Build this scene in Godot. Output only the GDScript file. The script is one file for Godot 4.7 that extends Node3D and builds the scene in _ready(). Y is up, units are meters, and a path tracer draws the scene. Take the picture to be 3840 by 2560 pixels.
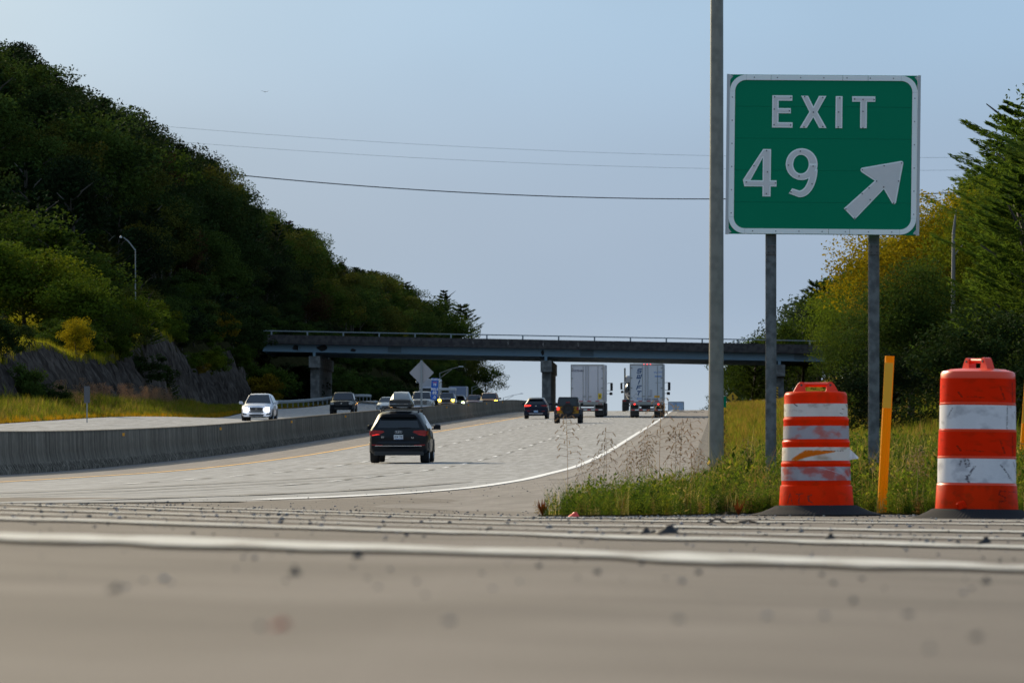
extends Node3D
# A divided highway climbing to a low overpass, seen from the gore of an exit: x to the right, -z ahead, y up, metres.

const FLAT := 0xFFFFFFFF
const CAM_H := 0.1
const SLOPE := -0.0095            # cross fall of the carriageway, per metre to the left
const SUN_TO := Vector3(-0.505, 0.375, -0.778)
const K := 2.75                  # metres per unit of distance ahead (d) and of road length (s)

var RX := [-12.99, -10.48, -7.98, -5.47, -2.99, -1.06, 0.04, 0.86, 1.76, 2.71, 3.71, 4.76, 5.83, 6.89, 7.94, 8.98, 9.99, 10.98, 11.95, 12.92, 13.92, 14.94, 15.97, 16.98, 17.97, 18.95, 19.92]
var RD := [-23.2, -13.5, -3.8, 5.88, 15.57, 25.38, 35.31, 45.28, 55.24, 65.19, 75.14, 85.09, 95.03, 104.97, 114.92, 124.86, 134.81, 144.76, 154.72, 164.67, 174.62, 184.57, 194.51, 204.46, 214.41, 224.36, 234.31]
var RY := [-0.2, -0.17, -0.14, -0.11, -0.08, 0.02, 0.21, 0.45, 0.74, 1.14, 1.62, 2.18, 2.76, 3.33, 3.88, 4.43, 4.98, 5.53, 6.08, 6.63, 7.18, 7.7, 8.1, 8.42, 8.7, 8.95, 9.2]
var PX := PackedFloat32Array()
var PD := PackedFloat32Array()
var PY := PackedFloat32Array()
var rng := RandomNumberGenerator.new()
var bumps := FastNoiseLite.new()
var mats := {}
var taken := {}

# ---------------------------------------------------------------- mesh building
class MB:
	var st := SurfaceTool.new()
	var col := Color.WHITE
	func _init() -> void:
		st.begin(Mesh.PRIMITIVE_TRIANGLES)
	func vert(p: Vector3, uv: Vector2) -> void:
		st.set_color(col)
		st.set_uv(uv)
		st.add_vertex(p)
	func tri(a: Vector3, b: Vector3, c: Vector3, g := FLAT, ua := Vector2.ZERO, ub := Vector2.ZERO, uc := Vector2.ZERO) -> void:   # counter-clockwise seen from outside
		st.set_smooth_group(g)
		vert(a, ua); vert(c, uc); vert(b, ub)
	func quad(a: Vector3, b: Vector3, c: Vector3, d: Vector3, g := FLAT, ua := Vector2(0, 0), ub := Vector2(1, 0), uc := Vector2(1, 1), ud := Vector2(0, 1)) -> void:
		tri(a, b, c, g, ua, ub, uc)
		tri(a, c, d, g, ua, uc, ud)
	func box(c: Vector3, s: Vector3, b := Basis()) -> void:
		var x := b.x * s.x / 2.0
		var y := b.y * s.y / 2.0
		var z := b.z * s.z / 2.0
		quad(c - x - y + z, c + x - y + z, c + x + y + z, c - x + y + z)
		quad(c + x - y - z, c - x - y - z, c - x + y - z, c + x + y - z)
		quad(c + x - y + z, c + x - y - z, c + x + y - z, c + x + y + z)
		quad(c - x - y - z, c - x - y + z, c - x + y + z, c - x + y - z)
		quad(c - x + y + z, c + x + y + z, c + x + y - z, c - x + y - z)
		quad(c - x - y - z, c + x - y - z, c + x - y + z, c - x - y + z)
	func soft_box(c: Vector3, s: Vector3, r: float, b := Basis()) -> void:   # a box whose upright edges and top rim are chamfered
		var p := PackedVector2Array([Vector2(-s.x / 2 + r, -s.z / 2), Vector2(s.x / 2 - r, -s.z / 2), Vector2(s.x / 2, -s.z / 2 + r), Vector2(s.x / 2, s.z / 2 - r), Vector2(s.x / 2 - r, s.z / 2), Vector2(-s.x / 2 + r, s.z / 2), Vector2(-s.x / 2, s.z / 2 - r), Vector2(-s.x / 2, -s.z / 2 + r)])
		var rings := []
		for lv in [[-s.y / 2, 1.0], [s.y / 2 - r, 1.0], [s.y / 2, 0.0]]:
			var ring := []
			for q in p:
				var k := Vector2(q.x * (1.0 if lv[1] > 0.5 else 1.0 - 2 * r / s.x), q.y * (1.0 if lv[1] > 0.5 else 1.0 - 2 * r / s.z))
				ring.append(c + b * Vector3(k.x, lv[0], k.y))
			rings.append(ring)
		for j in 2:
			for i in 8:
				var k := (i + 1) % 8
				quad(rings[j][k], rings[j][i], rings[j + 1][i], rings[j + 1][k])
		for i in range(1, 7):
			tri(rings[2][0], rings[2][i + 1], rings[2][i])
			tri(rings[0][0], rings[0][i], rings[0][i + 1])
	func tube(p0: Vector3, p1: Vector3, r0: float, r1: float, n := 10, caps := true) -> void:
		var w := (p1 - p0).normalized()
		var u := w.cross(Vector3.UP if absf(w.y) < 0.9 else Vector3.RIGHT).normalized()
		var v := w.cross(u)
		for i in n:
			var a := TAU * i / n
			var b := TAU * (i + 1) / n
			var da := u * cos(a) + v * sin(a)
			var db := u * cos(b) + v * sin(b)
			quad(p0 + da * r0, p0 + db * r0, p1 + db * r1, p1 + da * r1, 1, Vector2(float(i) / n, 0), Vector2(float(i + 1) / n, 0), Vector2(float(i + 1) / n, 1), Vector2(float(i) / n, 1))
			if caps:
				tri(p0, p0 + db * r0, p0 + da * r0)
				tri(p1, p1 + da * r1, p1 + db * r1)
	func lathe(pr: Array, n: int, o := Vector3.ZERO, b := Basis(), wob := 0.0) -> void:   # profile of (radius, height) from bottom to top round the local y axis
		var g := 1
		var len := 0.0
		var total := 0.0
		for j in range(pr.size() - 1):
			total += pr[j].distance_to(pr[j + 1])
		for j in range(pr.size() - 1):
			if j > 0:
				var d0: Vector2 = (pr[j] - pr[j - 1]).normalized()
				var d1: Vector2 = (pr[j + 1] - pr[j]).normalized()
				if d0.dot(d1) < 0.75:
					g += 1
			var l2: float = len + pr[j].distance_to(pr[j + 1])
			for i in n:
				var q := []
				for k in [[i, j], [i + 1, j], [i + 1, j + 1], [i, j + 1]]:
					var a: float = TAU * k[0] / n
					var r: float = pr[k[1]].x * (1.0 + wob * (sin(a * 3.0 + pr[k[1]].y * 9.0) + 0.6 * sin(a * 5.0 - pr[k[1]].y * 14.0)))
					q.append(o + b * Vector3(sin(a) * r, pr[k[1]].y, cos(a) * r))
				quad(q[0], q[1], q[2], q[3], g, Vector2(float(i) / n, 1.0 - len / total), Vector2(float(i + 1) / n, 1.0 - len / total), Vector2(float(i + 1) / n, 1.0 - l2 / total), Vector2(float(i) / n, 1.0 - l2 / total))
			len = l2
	func prism(poly: PackedVector2Array, z0: float, z1: float, x := Transform3D()) -> void:
		var p := poly.duplicate()
		if Geometry2D.is_polygon_clockwise(p):
			p.reverse()
		var t := Geometry2D.triangulate_polygon(p)
		for i in range(0, t.size(), 3):
			var a := p[t[i]]
			var b := p[t[i + 1]]
			var c := p[t[i + 2]]
			if (b - a).cross(c - a) < 0:
				var s := b
				b = c
				c = s
			tri(x * Vector3(a.x, a.y, z1), x * Vector3(b.x, b.y, z1), x * Vector3(c.x, c.y, z1), FLAT, a, b, c)
			tri(x * Vector3(a.x, a.y, z0), x * Vector3(c.x, c.y, z0), x * Vector3(b.x, b.y, z0), FLAT, a, c, b)
		for i in p.size():
			var a := p[i]
			var b := p[(i + 1) % p.size()]
			quad(x * Vector3(a.x, a.y, z0), x * Vector3(b.x, b.y, z0), x * Vector3(b.x, b.y, z1), x * Vector3(a.x, a.y, z1))
	func grid(rows: Array, g := 1, uvs := []) -> void:   # rows of points, each row from left to right as seen from above with the rows going away
		for j in range(rows.size() - 1):
			for i in range(rows[j].size() - 1):
				if uvs.is_empty():
					quad(rows[j][i], rows[j][i + 1], rows[j + 1][i + 1], rows[j + 1][i], g)
				else:
					quad(rows[j][i], rows[j][i + 1], rows[j + 1][i + 1], rows[j + 1][i], g, uvs[j][i], uvs[j][i + 1], uvs[j + 1][i + 1], uvs[j + 1][i])
	func done() -> ArrayMesh:
		st.generate_normals()
		return st.commit()

# ---------------------------------------------------------------- nodes, labels, materials
func numbered(called: String) -> String:
	taken[called] = taken.get(called, -1) + 1
	return called if taken[called] == 0 else "%s_%03d" % [called, taken[called]]

func tag(o: Node3D, label: String, category := "", group := "", kind := "") -> Node3D:
	if label: o.set_meta("label", label)
	if category: o.set_meta("category", category)
	if group: o.set_meta("group", group)
	if kind: o.set_meta("kind", kind)
	return o

func base(called: String, at := Vector3.ZERO, turn := Basis()) -> Node3D:
	var o := Node3D.new()
	o.name = numbered(called)
	o.transform = Transform3D(turn, at)
	add_child(o)
	return o

func build(mb, called: String, m: Material, parent: Node3D = null) -> MeshInstance3D:
	var o := MeshInstance3D.new()
	o.mesh = mb if mb is Mesh else mb.done()
	o.material_override = m
	if parent:
		o.name = called
		parent.add_child(o, true)
	else:
		o.name = numbered(called)
		add_child(o)
	return o

func put(mesh: Mesh, called: String, m: Material, parent: Node3D, x := Transform3D()) -> MeshInstance3D:
	var o := build(mesh, called, m, parent)
	o.transform = x
	return o

func srgb(r: float, g: float, b: float) -> Color:
	return Color(r, g, b).linear_to_srgb()

func mat(key: String, r: float, g: float, b: float, rough := 0.6, metal := 0.0) -> StandardMaterial3D:   # linear base colour
	if not mats.has(key):
		var m := StandardMaterial3D.new()
		m.resource_name = key
		m.albedo_color = srgb(r, g, b)
		m.roughness = rough
		m.metallic = metal
		mats[key] = m
	return mats[key]

func paint(key: String, r: float, g: float, b: float, metal := 0.0) -> StandardMaterial3D:
	var m := mat(key, r, g, b, 0.45, metal)
	m.metallic_specular = 0.2
	m.clearcoat_enabled = true
	m.clearcoat = 0.3 if r < 0.05 else 0.6
	m.clearcoat_roughness = 0.04
	return m

func glow(key: String, r: float, g: float, b: float, energy: float) -> StandardMaterial3D:
	var m := mat(key, minf(r, 0.9), minf(g, 0.9), minf(b, 0.9), 0.3)
	m.emission_enabled = true
	m.emission = srgb(r, g, b)
	m.emission_energy_multiplier = energy
	return m

func noise_tex(size: int, freq: float, octaves: int, stops: Array, sd: int, kind := FastNoiseLite.TYPE_SIMPLEX_SMOOTH, as_normal := false) -> NoiseTexture2D:
	var n := FastNoiseLite.new()
	n.seed = sd
	n.noise_type = kind
	n.frequency = freq
	n.fractal_octaves = octaves
	var t := NoiseTexture2D.new()
	t.width = size
	t.height = size
	t.seamless = true
	t.generate_mipmaps = false
	t.noise = n
	if as_normal:
		t.as_normal_map = true
		t.bump_strength = 6.0
	else:
		var g := Gradient.new()
		var offs := PackedFloat32Array()
		var cols := PackedColorArray()
		for s in stops:
			offs.append(s[0])
			cols.append(srgb(s[1], s[2], s[3]))
		g.offsets = offs
		g.colors = cols
		t.color_ramp = g
	return t

# a rough ground material: coarse tone by world position, fine grain multiplied over it
func rough_ground(key: String, tone: Array, sd: int, coarse := 0.12, fine := 1.7, grain := 0.25, rough := 0.92) -> StandardMaterial3D:
	var m := StandardMaterial3D.new()
	m.resource_name = key
	m.albedo_texture = noise_tex(512, 0.008, 5, tone, sd)
	m.uv1_triplanar = true
	m.uv1_world_triplanar = true
	m.uv1_scale = Vector3.ONE * coarse
	m.uv2_triplanar = true
	m.uv2_world_triplanar = true
	m.uv2_scale = Vector3.ONE * fine
	m.detail_enabled = true
	m.detail_blend_mode = BaseMaterial3D.BLEND_MODE_MUL
	m.detail_uv_layer = BaseMaterial3D.DETAIL_UV_2
	m.detail_albedo = noise_tex(512, 0.09, 3, [[0.2, 1 - grain * 1.6, 1 - grain * 1.6, 1 - grain * 1.6], [0.45, 1 - grain * .3, 1 - grain * .3, 1 - grain * .3], [0.7, 1, 1, 1]], sd + 7)
	m.roughness = rough
	m.metallic_specular = 0.25
	mats[key] = m
	return m

# ---------------------------------------------------------------- the lie of the land
func spline(a: Array, t: float) -> float:
	var i := clampi(int(floor(t)), 0, a.size() - 2)
	var f := t - i
	var p0: float = a[maxi(i - 1, 0)]
	var p1: float = a[i]
	var p2: float = a[i + 1]
	var p3: float = a[mini(i + 2, a.size() - 1)]
	return p1 + 0.5 * f * (p2 - p0 + f * (2 * p0 - 5 * p1 + 4 * p2 - p3 + f * (3 * (p1 - p2) + p3 - p0)))

func lay_curve() -> void:
	for k in 28:      # straight on, ever less steep, beyond the crest
		RX.append(RX[-1] + 0.97)
		RD.append(RD[-1] + 9.95)
		RY.append(RY[-1] + maxf(0.24 - 0.012 * k, 0.04))
	for s in range(-40, 501):
		var t := (s + 40) / 10.0
		PX.append(spline(RX, t))
		PD.append(spline(RD, t))
		PY.append(spline(RY, t))

func on(a: PackedFloat32Array, s: float) -> float:
	var t := clampf(s + 40.0, 0.0, a.size() - 1.001)
	var i := int(t)
	return lerpf(a[i], a[i + 1], t - i)

func heading(s: float) -> float:
	return atan2(on(PX, s + 2) - on(PX, s - 2), K * (on(PD, s + 2) - on(PD, s - 2)))

func far_edge(s: float) -> float:
	return 27.7 + 9.0 * smoothstep(95, 175, s)

func cliff_foot(s: float) -> float:      # past the far edge
	return 6.0 - 2.2 * smoothstep(105, 145, s) + 5.0 * smoothstep(172, 196, s)

func cliff_rise(s: float) -> float:
	return 3.5 * smoothstep(70, 100, s) + 1.3 * smoothstep(116, 130, s) + 0.8 * sin(s * 0.11) * smoothstep(100, 130, s)

func gore(x: float, d: float) -> float:
	return -0.088 - 0.005 * d + (0.03 * -x if x < 0 else -x * lerpf(0.03, 0.008, smoothstep(3, 10, d)))

func land(s: float, lat: float) -> float:     # height relative to the lens; lat is metres left of the right edge line
	var r := on(PY, s)
	var y: float
	var oe := far_edge(s)
	if lat >= -3.4:
		var lift := lerpf(0.89, 0.3, smoothstep(85, 125, s)) + 1.7 * smoothstep(170, 230, s)
		y = r + SLOPE * minf(lat, 15.0) + lift * clampf((lat - 15.0) / (oe - 15.0), 0, 1)
		if lat > oe:
			var v := lat - oe
			var vc := cliff_foot(s)
			y += 0.3 * smoothstep(0, vc, v) + cliff_rise(s) * smoothstep(vc, vc + 1.5, v) + 0.13 * clampf(v - vc - 1.5, 0, 12)
			var hx := maxf(0.0, lat - maxf(39.5, oe + vc + 1.5)) * smoothstep(136, 160, s)
			y += 0.95 * hx if hx < 18 else 17.1 + 9.0 * (1 - exp(-(hx - 18) / 9.0))
			y += bumps.get_noise_2d(s * 1.3, lat * 1.3) * 0.5 * smoothstep(0.5, 4, v)
	else:
		var u := -lat - 3.4
		y = r - SLOPE * -3.4 + 0.14 * smoothstep(0, 1.4, u) + 0.05 * minf(u, 8.0)
		var hx := maxf(0.0, u - 7.0) * smoothstep(45, 78, s)
		y += 0.42 * hx if hx < 24 else 10.1 + 6.0 * (1 - exp(-(hx - 24) / 14.0))
		y += bumps.get_noise_2d(s * 1.5, lat * 1.5) * 0.35 * smoothstep(1.0, 6, u)
	if s < 32 and lat < 0.5:
		var th := heading(s)
		var x := on(PX, s) - lat * cos(th)
		var d := on(PD, s) + lat * sin(th) / K
		y = lerpf(y, gore(x, d), (1 - smoothstep(16, 27, d)) * smoothstep(0.5, -2.0, lat))
	return y

func spot(s: float, lat: float, up := 0.0) -> Vector3:
	var th := heading(s)
	return Vector3(on(PX, s) - lat * cos(th), land(s, lat) + CAM_H + up, -(on(PD, s) * K + lat * sin(th)))

func along(x: float, d: float) -> Vector2:     # (s, lat) of a place x across and d ahead
	var s := d - 15.0
	var lat := 0.0
	for k in 6:
		var th := heading(s)
		var dx := x - on(PX, s)
		var dd := (d - on(PD, s)) * K
		s += (dx * sin(th) + dd * cos(th)) / K
		lat = -dx * cos(th) + dd * sin(th)
	return Vector2(s, lat)

func ground_at(x: float, d: float) -> float:     # world height of the ground
	var q := along(x, d)
	return land(q.x, q.y) + CAM_H

func facing(s: float, oncoming := false) -> Basis:
	var f := (spot(s + 2, 5.0) - spot(s - 2, 5.0)).normalized()
	return Basis.looking_at(-f if oncoming else f)

func ribbon(s0: float, s1: float, step: float, lats: Array, up: float, uvx: float, uvy: float) -> MB:
	var mb := MB.new()
	var rows := []
	var uvs := []
	var n := maxi(1, int(ceil((s1 - s0) / step)))
	for j in n + 1:
		var s := lerpf(s0, s1, float(j) / n)
		var row := []
		var ur := []
		for i in range(lats.size() - 1, -1, -1):
			var l: float = lats[i] if lats[i] < 900 else far_edge(s)
			row.append(spot(s, l, up))
			ur.append(Vector2(l * uvx, s * uvy))
		rows.append(row)
		uvs.append(ur)
	mb.grid(rows, 1, uvs)
	return mb

# ---------------------------------------------------------------- light, lens and air
func sky_panorama() -> ImageTexture:
	var w := 1440
	var h := 720
	var im := Image.create_empty(w, h, false, Image.FORMAT_RGBF)
	var n := FastNoiseLite.new()
	n.seed = 5
	n.frequency = 1.3
	n.fractal_octaves = 4
	var sun := SUN_TO.normalized()
	for j in h:
		var el := PI / 2 - (j + 0.5) / h * PI
		for i in w:
			var az := (i + 0.5) / w * TAU      # 0 is -z, a quarter turn is +x
			var d := Vector3(sin(az) * cos(el), sin(el), -cos(az) * cos(el))
			var up := clampf(rad_to_deg(el), 0, 90)
			var c := Vector3(0.41, 0.49, 0.575).lerp(Vector3(0.285, 0.375, 0.50), smoothstep(0.6, 2.0, up)).lerp(Vector3(0.315, 0.465, 0.635), smoothstep(2.6, 5.4, up)).lerp(Vector3(0.27, 0.385, 0.60), smoothstep(10, 80, up))
			var ang := rad_to_deg(acos(clampf(d.dot(sun), -1, 1)))
			var g := minf(exp(-(ang - 31.0) / 4.4), 14.0)
			c += Vector3(0.24, 0.19, 0.08) * g
			c *= 1.0 + 0.07 * n.get_noise_3d(d.x, d.y * 3.0, d.z) * (1 - smoothstep(30, 70, up)) + 0.075 * n.get_noise_3d(d.x * 7.0, d.y * 22.0, d.z * 7.0) * (1 - smoothstep(10, 30, up))
			c *= 0.93
			im.set_pixel(i, j, Color(c.x, c.y, c.z))
	return ImageTexture.create_from_image(im)

func light_and_lens() -> void:
	var cam := Camera3D.new()
	cam.name = "camera"
	cam.position = Vector3(0, CAM_H, 0)
	cam.projection = Camera3D.PROJECTION_FRUSTUM      # the lens is level and shifted upwards, so uprights stay upright
	cam.near = 0.1
	cam.far = 9000.0
	cam.size = 2.0 * 784.0 / (4573.0 * K) * 0.1
	cam.frustum_offset = Vector2(0, 349.0 / (4573.0 * K) * 0.1)
	add_child(cam)
	cam.current = true
	var env := Environment.new()
	env.background_mode = Environment.BG_SKY
	env.tonemap_mode = Environment.TONE_MAPPER_LINEAR
	env.tonemap_exposure = 1.22
	env.sdfgi_enabled = true
	env.ssao_enabled = true
	env.ssil_enabled = true
	var sm := PanoramaSkyMaterial.new()
	sm.panorama = sky_panorama()
	var sky := Sky.new()
	sky.sky_material = sm
	env.sky = sky
	var we := WorldEnvironment.new()
	we.name = "air"
	we.environment = env
	var lens := CameraAttributesPhysical.new()
	lens.frustum_focal_length = 192.0
	lens.exposure_aperture = 16.0
	lens.frustum_focus_distance = 85.0
	we.camera_attributes = lens
	add_child(we)
	var sun := DirectionalLight3D.new()
	sun.name = "sun"
	sun.light_color = Color(1.0, 0.93, 0.82)
	sun.light_energy = 1.6
	sun.light_angular_distance = 0.6
	sun.shadow_enabled = true
	sun.basis = Basis.looking_at(-SUN_TO)
	add_child(sun)

# ---------------------------------------------------------------- roads, ground, rock
func streak_tex(w: int, h: int, tone: Vector3, sd: int, spread: float) -> ImageTexture:   # wear that runs with the traffic: u across, v along
	var n := FastNoiseLite.new()
	n.seed = sd
	n.frequency = 1.0
	n.fractal_octaves = 4
	var im := Image.create_empty(w, h, false, Image.FORMAT_RGB8)
	for i in w:
		for j in h:
			var a := TAU * j / h
			var k := 1.0 + spread * (n.get_noise_3d(i * 0.11, cos(a) * 2.2, sin(a) * 2.2) + 0.5 * n.get_noise_3d(i * 0.35, cos(a) * 9.0, sin(a) * 9.0))
			var c := tone * k
			im.set_pixel(i, j, srgb(clampf(c.x, 0, 1), clampf(c.y, 0, 1), clampf(c.z, 0, 1)))
	return ImageTexture.create_from_image(im)

func road_mat(key: String, tone: Vector3, sd: int, spread: float) -> StandardMaterial3D:
	var m := StandardMaterial3D.new()
	m.resource_name = key
	m.albedo_texture = streak_tex(256, 256, tone, sd, spread)
	m.uv2_triplanar = true
	m.uv2_world_triplanar = true
	m.uv2_scale = Vector3.ONE * 0.9
	m.detail_enabled = true
	m.detail_blend_mode = BaseMaterial3D.BLEND_MODE_MUL
	m.detail_uv_layer = BaseMaterial3D.DETAIL_UV_2
	m.detail_albedo = noise_tex(256, 0.08, 3, [[0.2, 0.78, 0.78, 0.78], [0.55, 0.95, 0.95, 0.95], [0.8, 1, 1, 1]], sd + 3)
	m.roughness = 0.9
	m.metallic_specular = 0.25
	return m

func roads() -> void:
	var soil := rough_ground("soil", [[0.25, 0.014, 0.015, 0.006], [0.5, 0.024, 0.024, 0.010], [0.75, 0.038, 0.033, 0.015]], 11, 0.2, 1.1, 0.3)
	soil.metallic_specular = 0.0
	# the land under everything: one sheet out to the horizon
	var rows := []
	for s in range(-40, 500, 4):
		var oe := far_edge(s)
		var lats := [400.0, 260.0, 180.0, 130.0, 100.0, 85.0, 75.0, 68.0, 62.0, 57.0]
		for v in [19, 17, 15, 13.5, 12, 11, 10, 9.2, 8.4, 7.6, 6.8, 6, 5.2, 4.4, 3.6, 2.4, 1.2]:
			lats.append(oe + v)
		lats.append_array([oe, 26.0, 15.0, 7.0, 0.0, -3.4, -4.0, -4.6, -5.4, -6.4, -7.6, -9.0, -10.5, -12.0, -14.0, -17.0, -21.0, -26.0, -34.0, -46.0, -64.0, -100.0, -180.0, -400.0])
		var row := []
		for l in lats:
			var q := spot(s, l)
			var th := heading(s)
			var dd: float = on(PD, s) + l * sin(th) / K
			if l >= -3.5 and l <= oe + 0.1:
				q.y -= 0.07
			elif l < 0 and dd < 25:
				q.y -= 0.12
			row.append(q)
		rows.append(row)
	var last := []
	for q in rows[-1]:
		last.append(Vector3(q.x * 6.0, q.y - 12.0, -6000.0))
	rows.append(last)
	var g := MB.new()
	g.grid(rows)
	tag(build(g, "ground", soil), "grassy ground of the valley and its two wooded hillsides", "", "", "structure")

	# pavements
	var lane_m := road_mat("lane_concrete", Vector3(0.264, 0.266, 0.266), 21, 0.42)
	var side_m := road_mat("shoulder_asphalt", Vector3(0.19, 0.172, 0.158), 22, 0.3)
	var hw := tag(build(ribbon(2, 470, 3, [-0.12, 2, 4, 6, 8, 10, 11.15], 0.0, 0.11, 0.033), "highway", lane_m), "pale grey three-lane carriageway climbing to the crest", "", "", "structure")
	var rs := tag(build(ribbon(2, 470, 3, [-3.3, -2.4, -1.2, -0.12], 0.0, 0.13, 0.033), "right_shoulder", side_m), "tan paved shoulder on the exit side of the carriageway", "", "", "structure")
	tag(build(ribbon(2, 470, 3, [11.15, 12.3, 13.6, 14.62], 0.0, 0.13, 0.033), "median_shoulder", side_m), "tan paved shoulder along the foot of the median barrier", "", "", "structure")
	tag(build(ribbon(-10, 470, 3, [15.16, 18, 21, 24, 999], 0.0, 0.11, 0.033), "oncoming_road", lane_m), "pale grey oncoming carriageway beyond the median barrier", "", "", "structure")

	var gs := rough_ground("gravel_strip", [[0.3, 0.075, 0.07, 0.066], [0.5, 0.11, 0.103, 0.096], [0.7, 0.15, 0.14, 0.13]], 25, 0.6, 4.0, 0.4)
	tag(build(ribbon(11.5, 190, 1.5, [-4.05, -3.7, -3.3], 0.03, 1, 1), "gravel_strip", gs), "dark grey gravel strip between the shoulder and the grass", "", "", "structure")
	# the gore in front of the lens
	var gore_m := rough_ground("gore_asphalt", [[0.2, 0.118, 0.103, 0.091], [0.45, 0.142, 0.123, 0.108], [0.6, 0.156, 0.136, 0.119], [0.8, 0.185, 0.162, 0.143]], 31, 0.35, 6.0, 0.42, 0.9)
	var gr := MB.new()
	rows = []
	var ds := [-3.0, -1.5, -0.5]
	for k in 45:
		ds.append(0.2 + k * 0.5)
	for d in ds:
		var row := []
		for i in 61:
			var q := along(-9.0 + 0.4 * i, d)
			var x: float = -9.0 + 0.4 * i
			row.append(Vector3(x, (land(q.x, q.y) if q.y < -0.14 else land(q.x, -0.14) - 0.02) + CAM_H + 0.004, -d * K))
		rows.append(row)
	gr.grid(rows)
	var gp := tag(build(gr, "gore_pavement", gore_m), "tan asphalt of the gore crossed by worn white stripes, close to the lens", "", "", "structure")

	# markings
	var worn := func_worn("white_paint", 0.47, 0.47, 0.44, 0.17, 0.15, 0.125)
	var white := mat("white_line", 0.66, 0.66, 0.65, 0.7)
	var amber := mat("amber_line", 0.72, 0.37, 0.05, 0.7)
	var tar := mat("tar_seal", 0.05, 0.05, 0.052, 0.75)
	build(ribbon(3, 470, 2.5, [-0.1, 0.1], 0.010, 1, 1), "edge_line", white, hw)
	build(ribbon(3, 470, 2.5, [10.9, 11.06], 0.010, 1, 1), "median_line", amber, hw)
	build(ribbon(22, 470, 3, [-0.75, -0.42], 0.006, 1, 1), "rumble_strip", mat("rumble", 0.12, 0.11, 0.105, 0.9), rs)
	for lat in [3.66, 7.32]:
		var s: float = 14.0 + lat
		while s < 190.0:
			build(ribbon(s, s + 1.1, 0.55, [lat - 0.06, lat + 0.06], 0.010, 1, 1), "lane_dash", white, hw)
			build(ribbon(s + 1.6, s + 2.55, 0.5, [lat - 0.055, lat + 0.055], 0.010, 1, 1), "dark_dash", tar, hw)
			s += 4.44
	# black drag marks across the lanes at the left
	for k in [[7.4, 3.9, 34.0, 0.12], [6.0, 3.45, 30.0, 0.08], [5.0, 3.2, 22.0, 0.06], [2.0, 0.75, 20.0, 0.16]]:
		var mb := MB.new()
		var rr := []
		for j in 15:
			var f := j / 14.0
			var s: float = lerpf(4.0, k[2], f)
			var l: float = lerpf(k[0], k[1], f)
			var w: float = k[3] * (1.0 - 0.75 * f) * (0.7 + 0.5 * absf(sin(j * 2.3 + k[0])))
			rr.append([spot(s, l + w, 0.013), spot(s, l - w, 0.013)])
		mb.grid(rr)
		build(mb, "skid_mark", tar, hw)
	# stripes across the gore
	for k in [[3.27, 0.25, 0], [5.2, 0.20, 1], [6.3, 0.09, 2], [7.6, 0.17, 3], [9.7, 0.20, 4], [11.7, 0.22, 5]]:
		var mb := MB.new()
		var near := []
		var far := []
		for i in 150:
			var x := -5.4 + i * 0.076
			var d: float = k[0] - 0.05 * x + 0.02 * k[0] * 0.2 * (sin(x * 5 + k[2] * 3.0) + 0.7 * sin(x * 11.0 + k[2]) + bumps.get_noise_2d(x * 40.0, k[0] * 90.0) * 3.0)
			var q := along(x, d)
			if q.y > -0.3:
				continue
			if x > 0.05 and d > 11.4 + x * 0.9:
				continue
			var w0: float = k[1] * clampf(0.9 + 0.9 * bumps.get_noise_2d(x * 60.0, k[0] * 31.0), 0.25, 1.3)
			var w1: float = k[1] * clampf(0.9 + 0.9 * bumps.get_noise_2d(x * 60.0 + 500, k[0] * 31.0), 0.25, 1.3)
			near.append(Vector3(x, ground_at(x, d - w0) + 0.010, -(d - w0) * K))
			far.append(Vector3(x, ground_at(x, d + w1) + 0.010, -(d + w1) * K))
		mb.grid([near, far])
		build(mb, "gore_stripe", worn, gp)

func func_worn(key: String, r: float, g: float, b: float, r2: float, g2: float, b2: float) -> StandardMaterial3D:
	var m := StandardMaterial3D.new()
	m.resource_name = key
	m.albedo_texture = noise_tex(256, 0.035, 5, [[0.26, r2, g2, b2], [0.42, r * .75, g * .75, b * .75], [0.62, r, g, b]], 41)
	m.uv1_triplanar = true
	m.uv1_world_triplanar = true
	m.uv1_scale = Vector3.ONE * 0.8
	m.roughness = 0.8
	mats[key] = m
	return m

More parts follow.
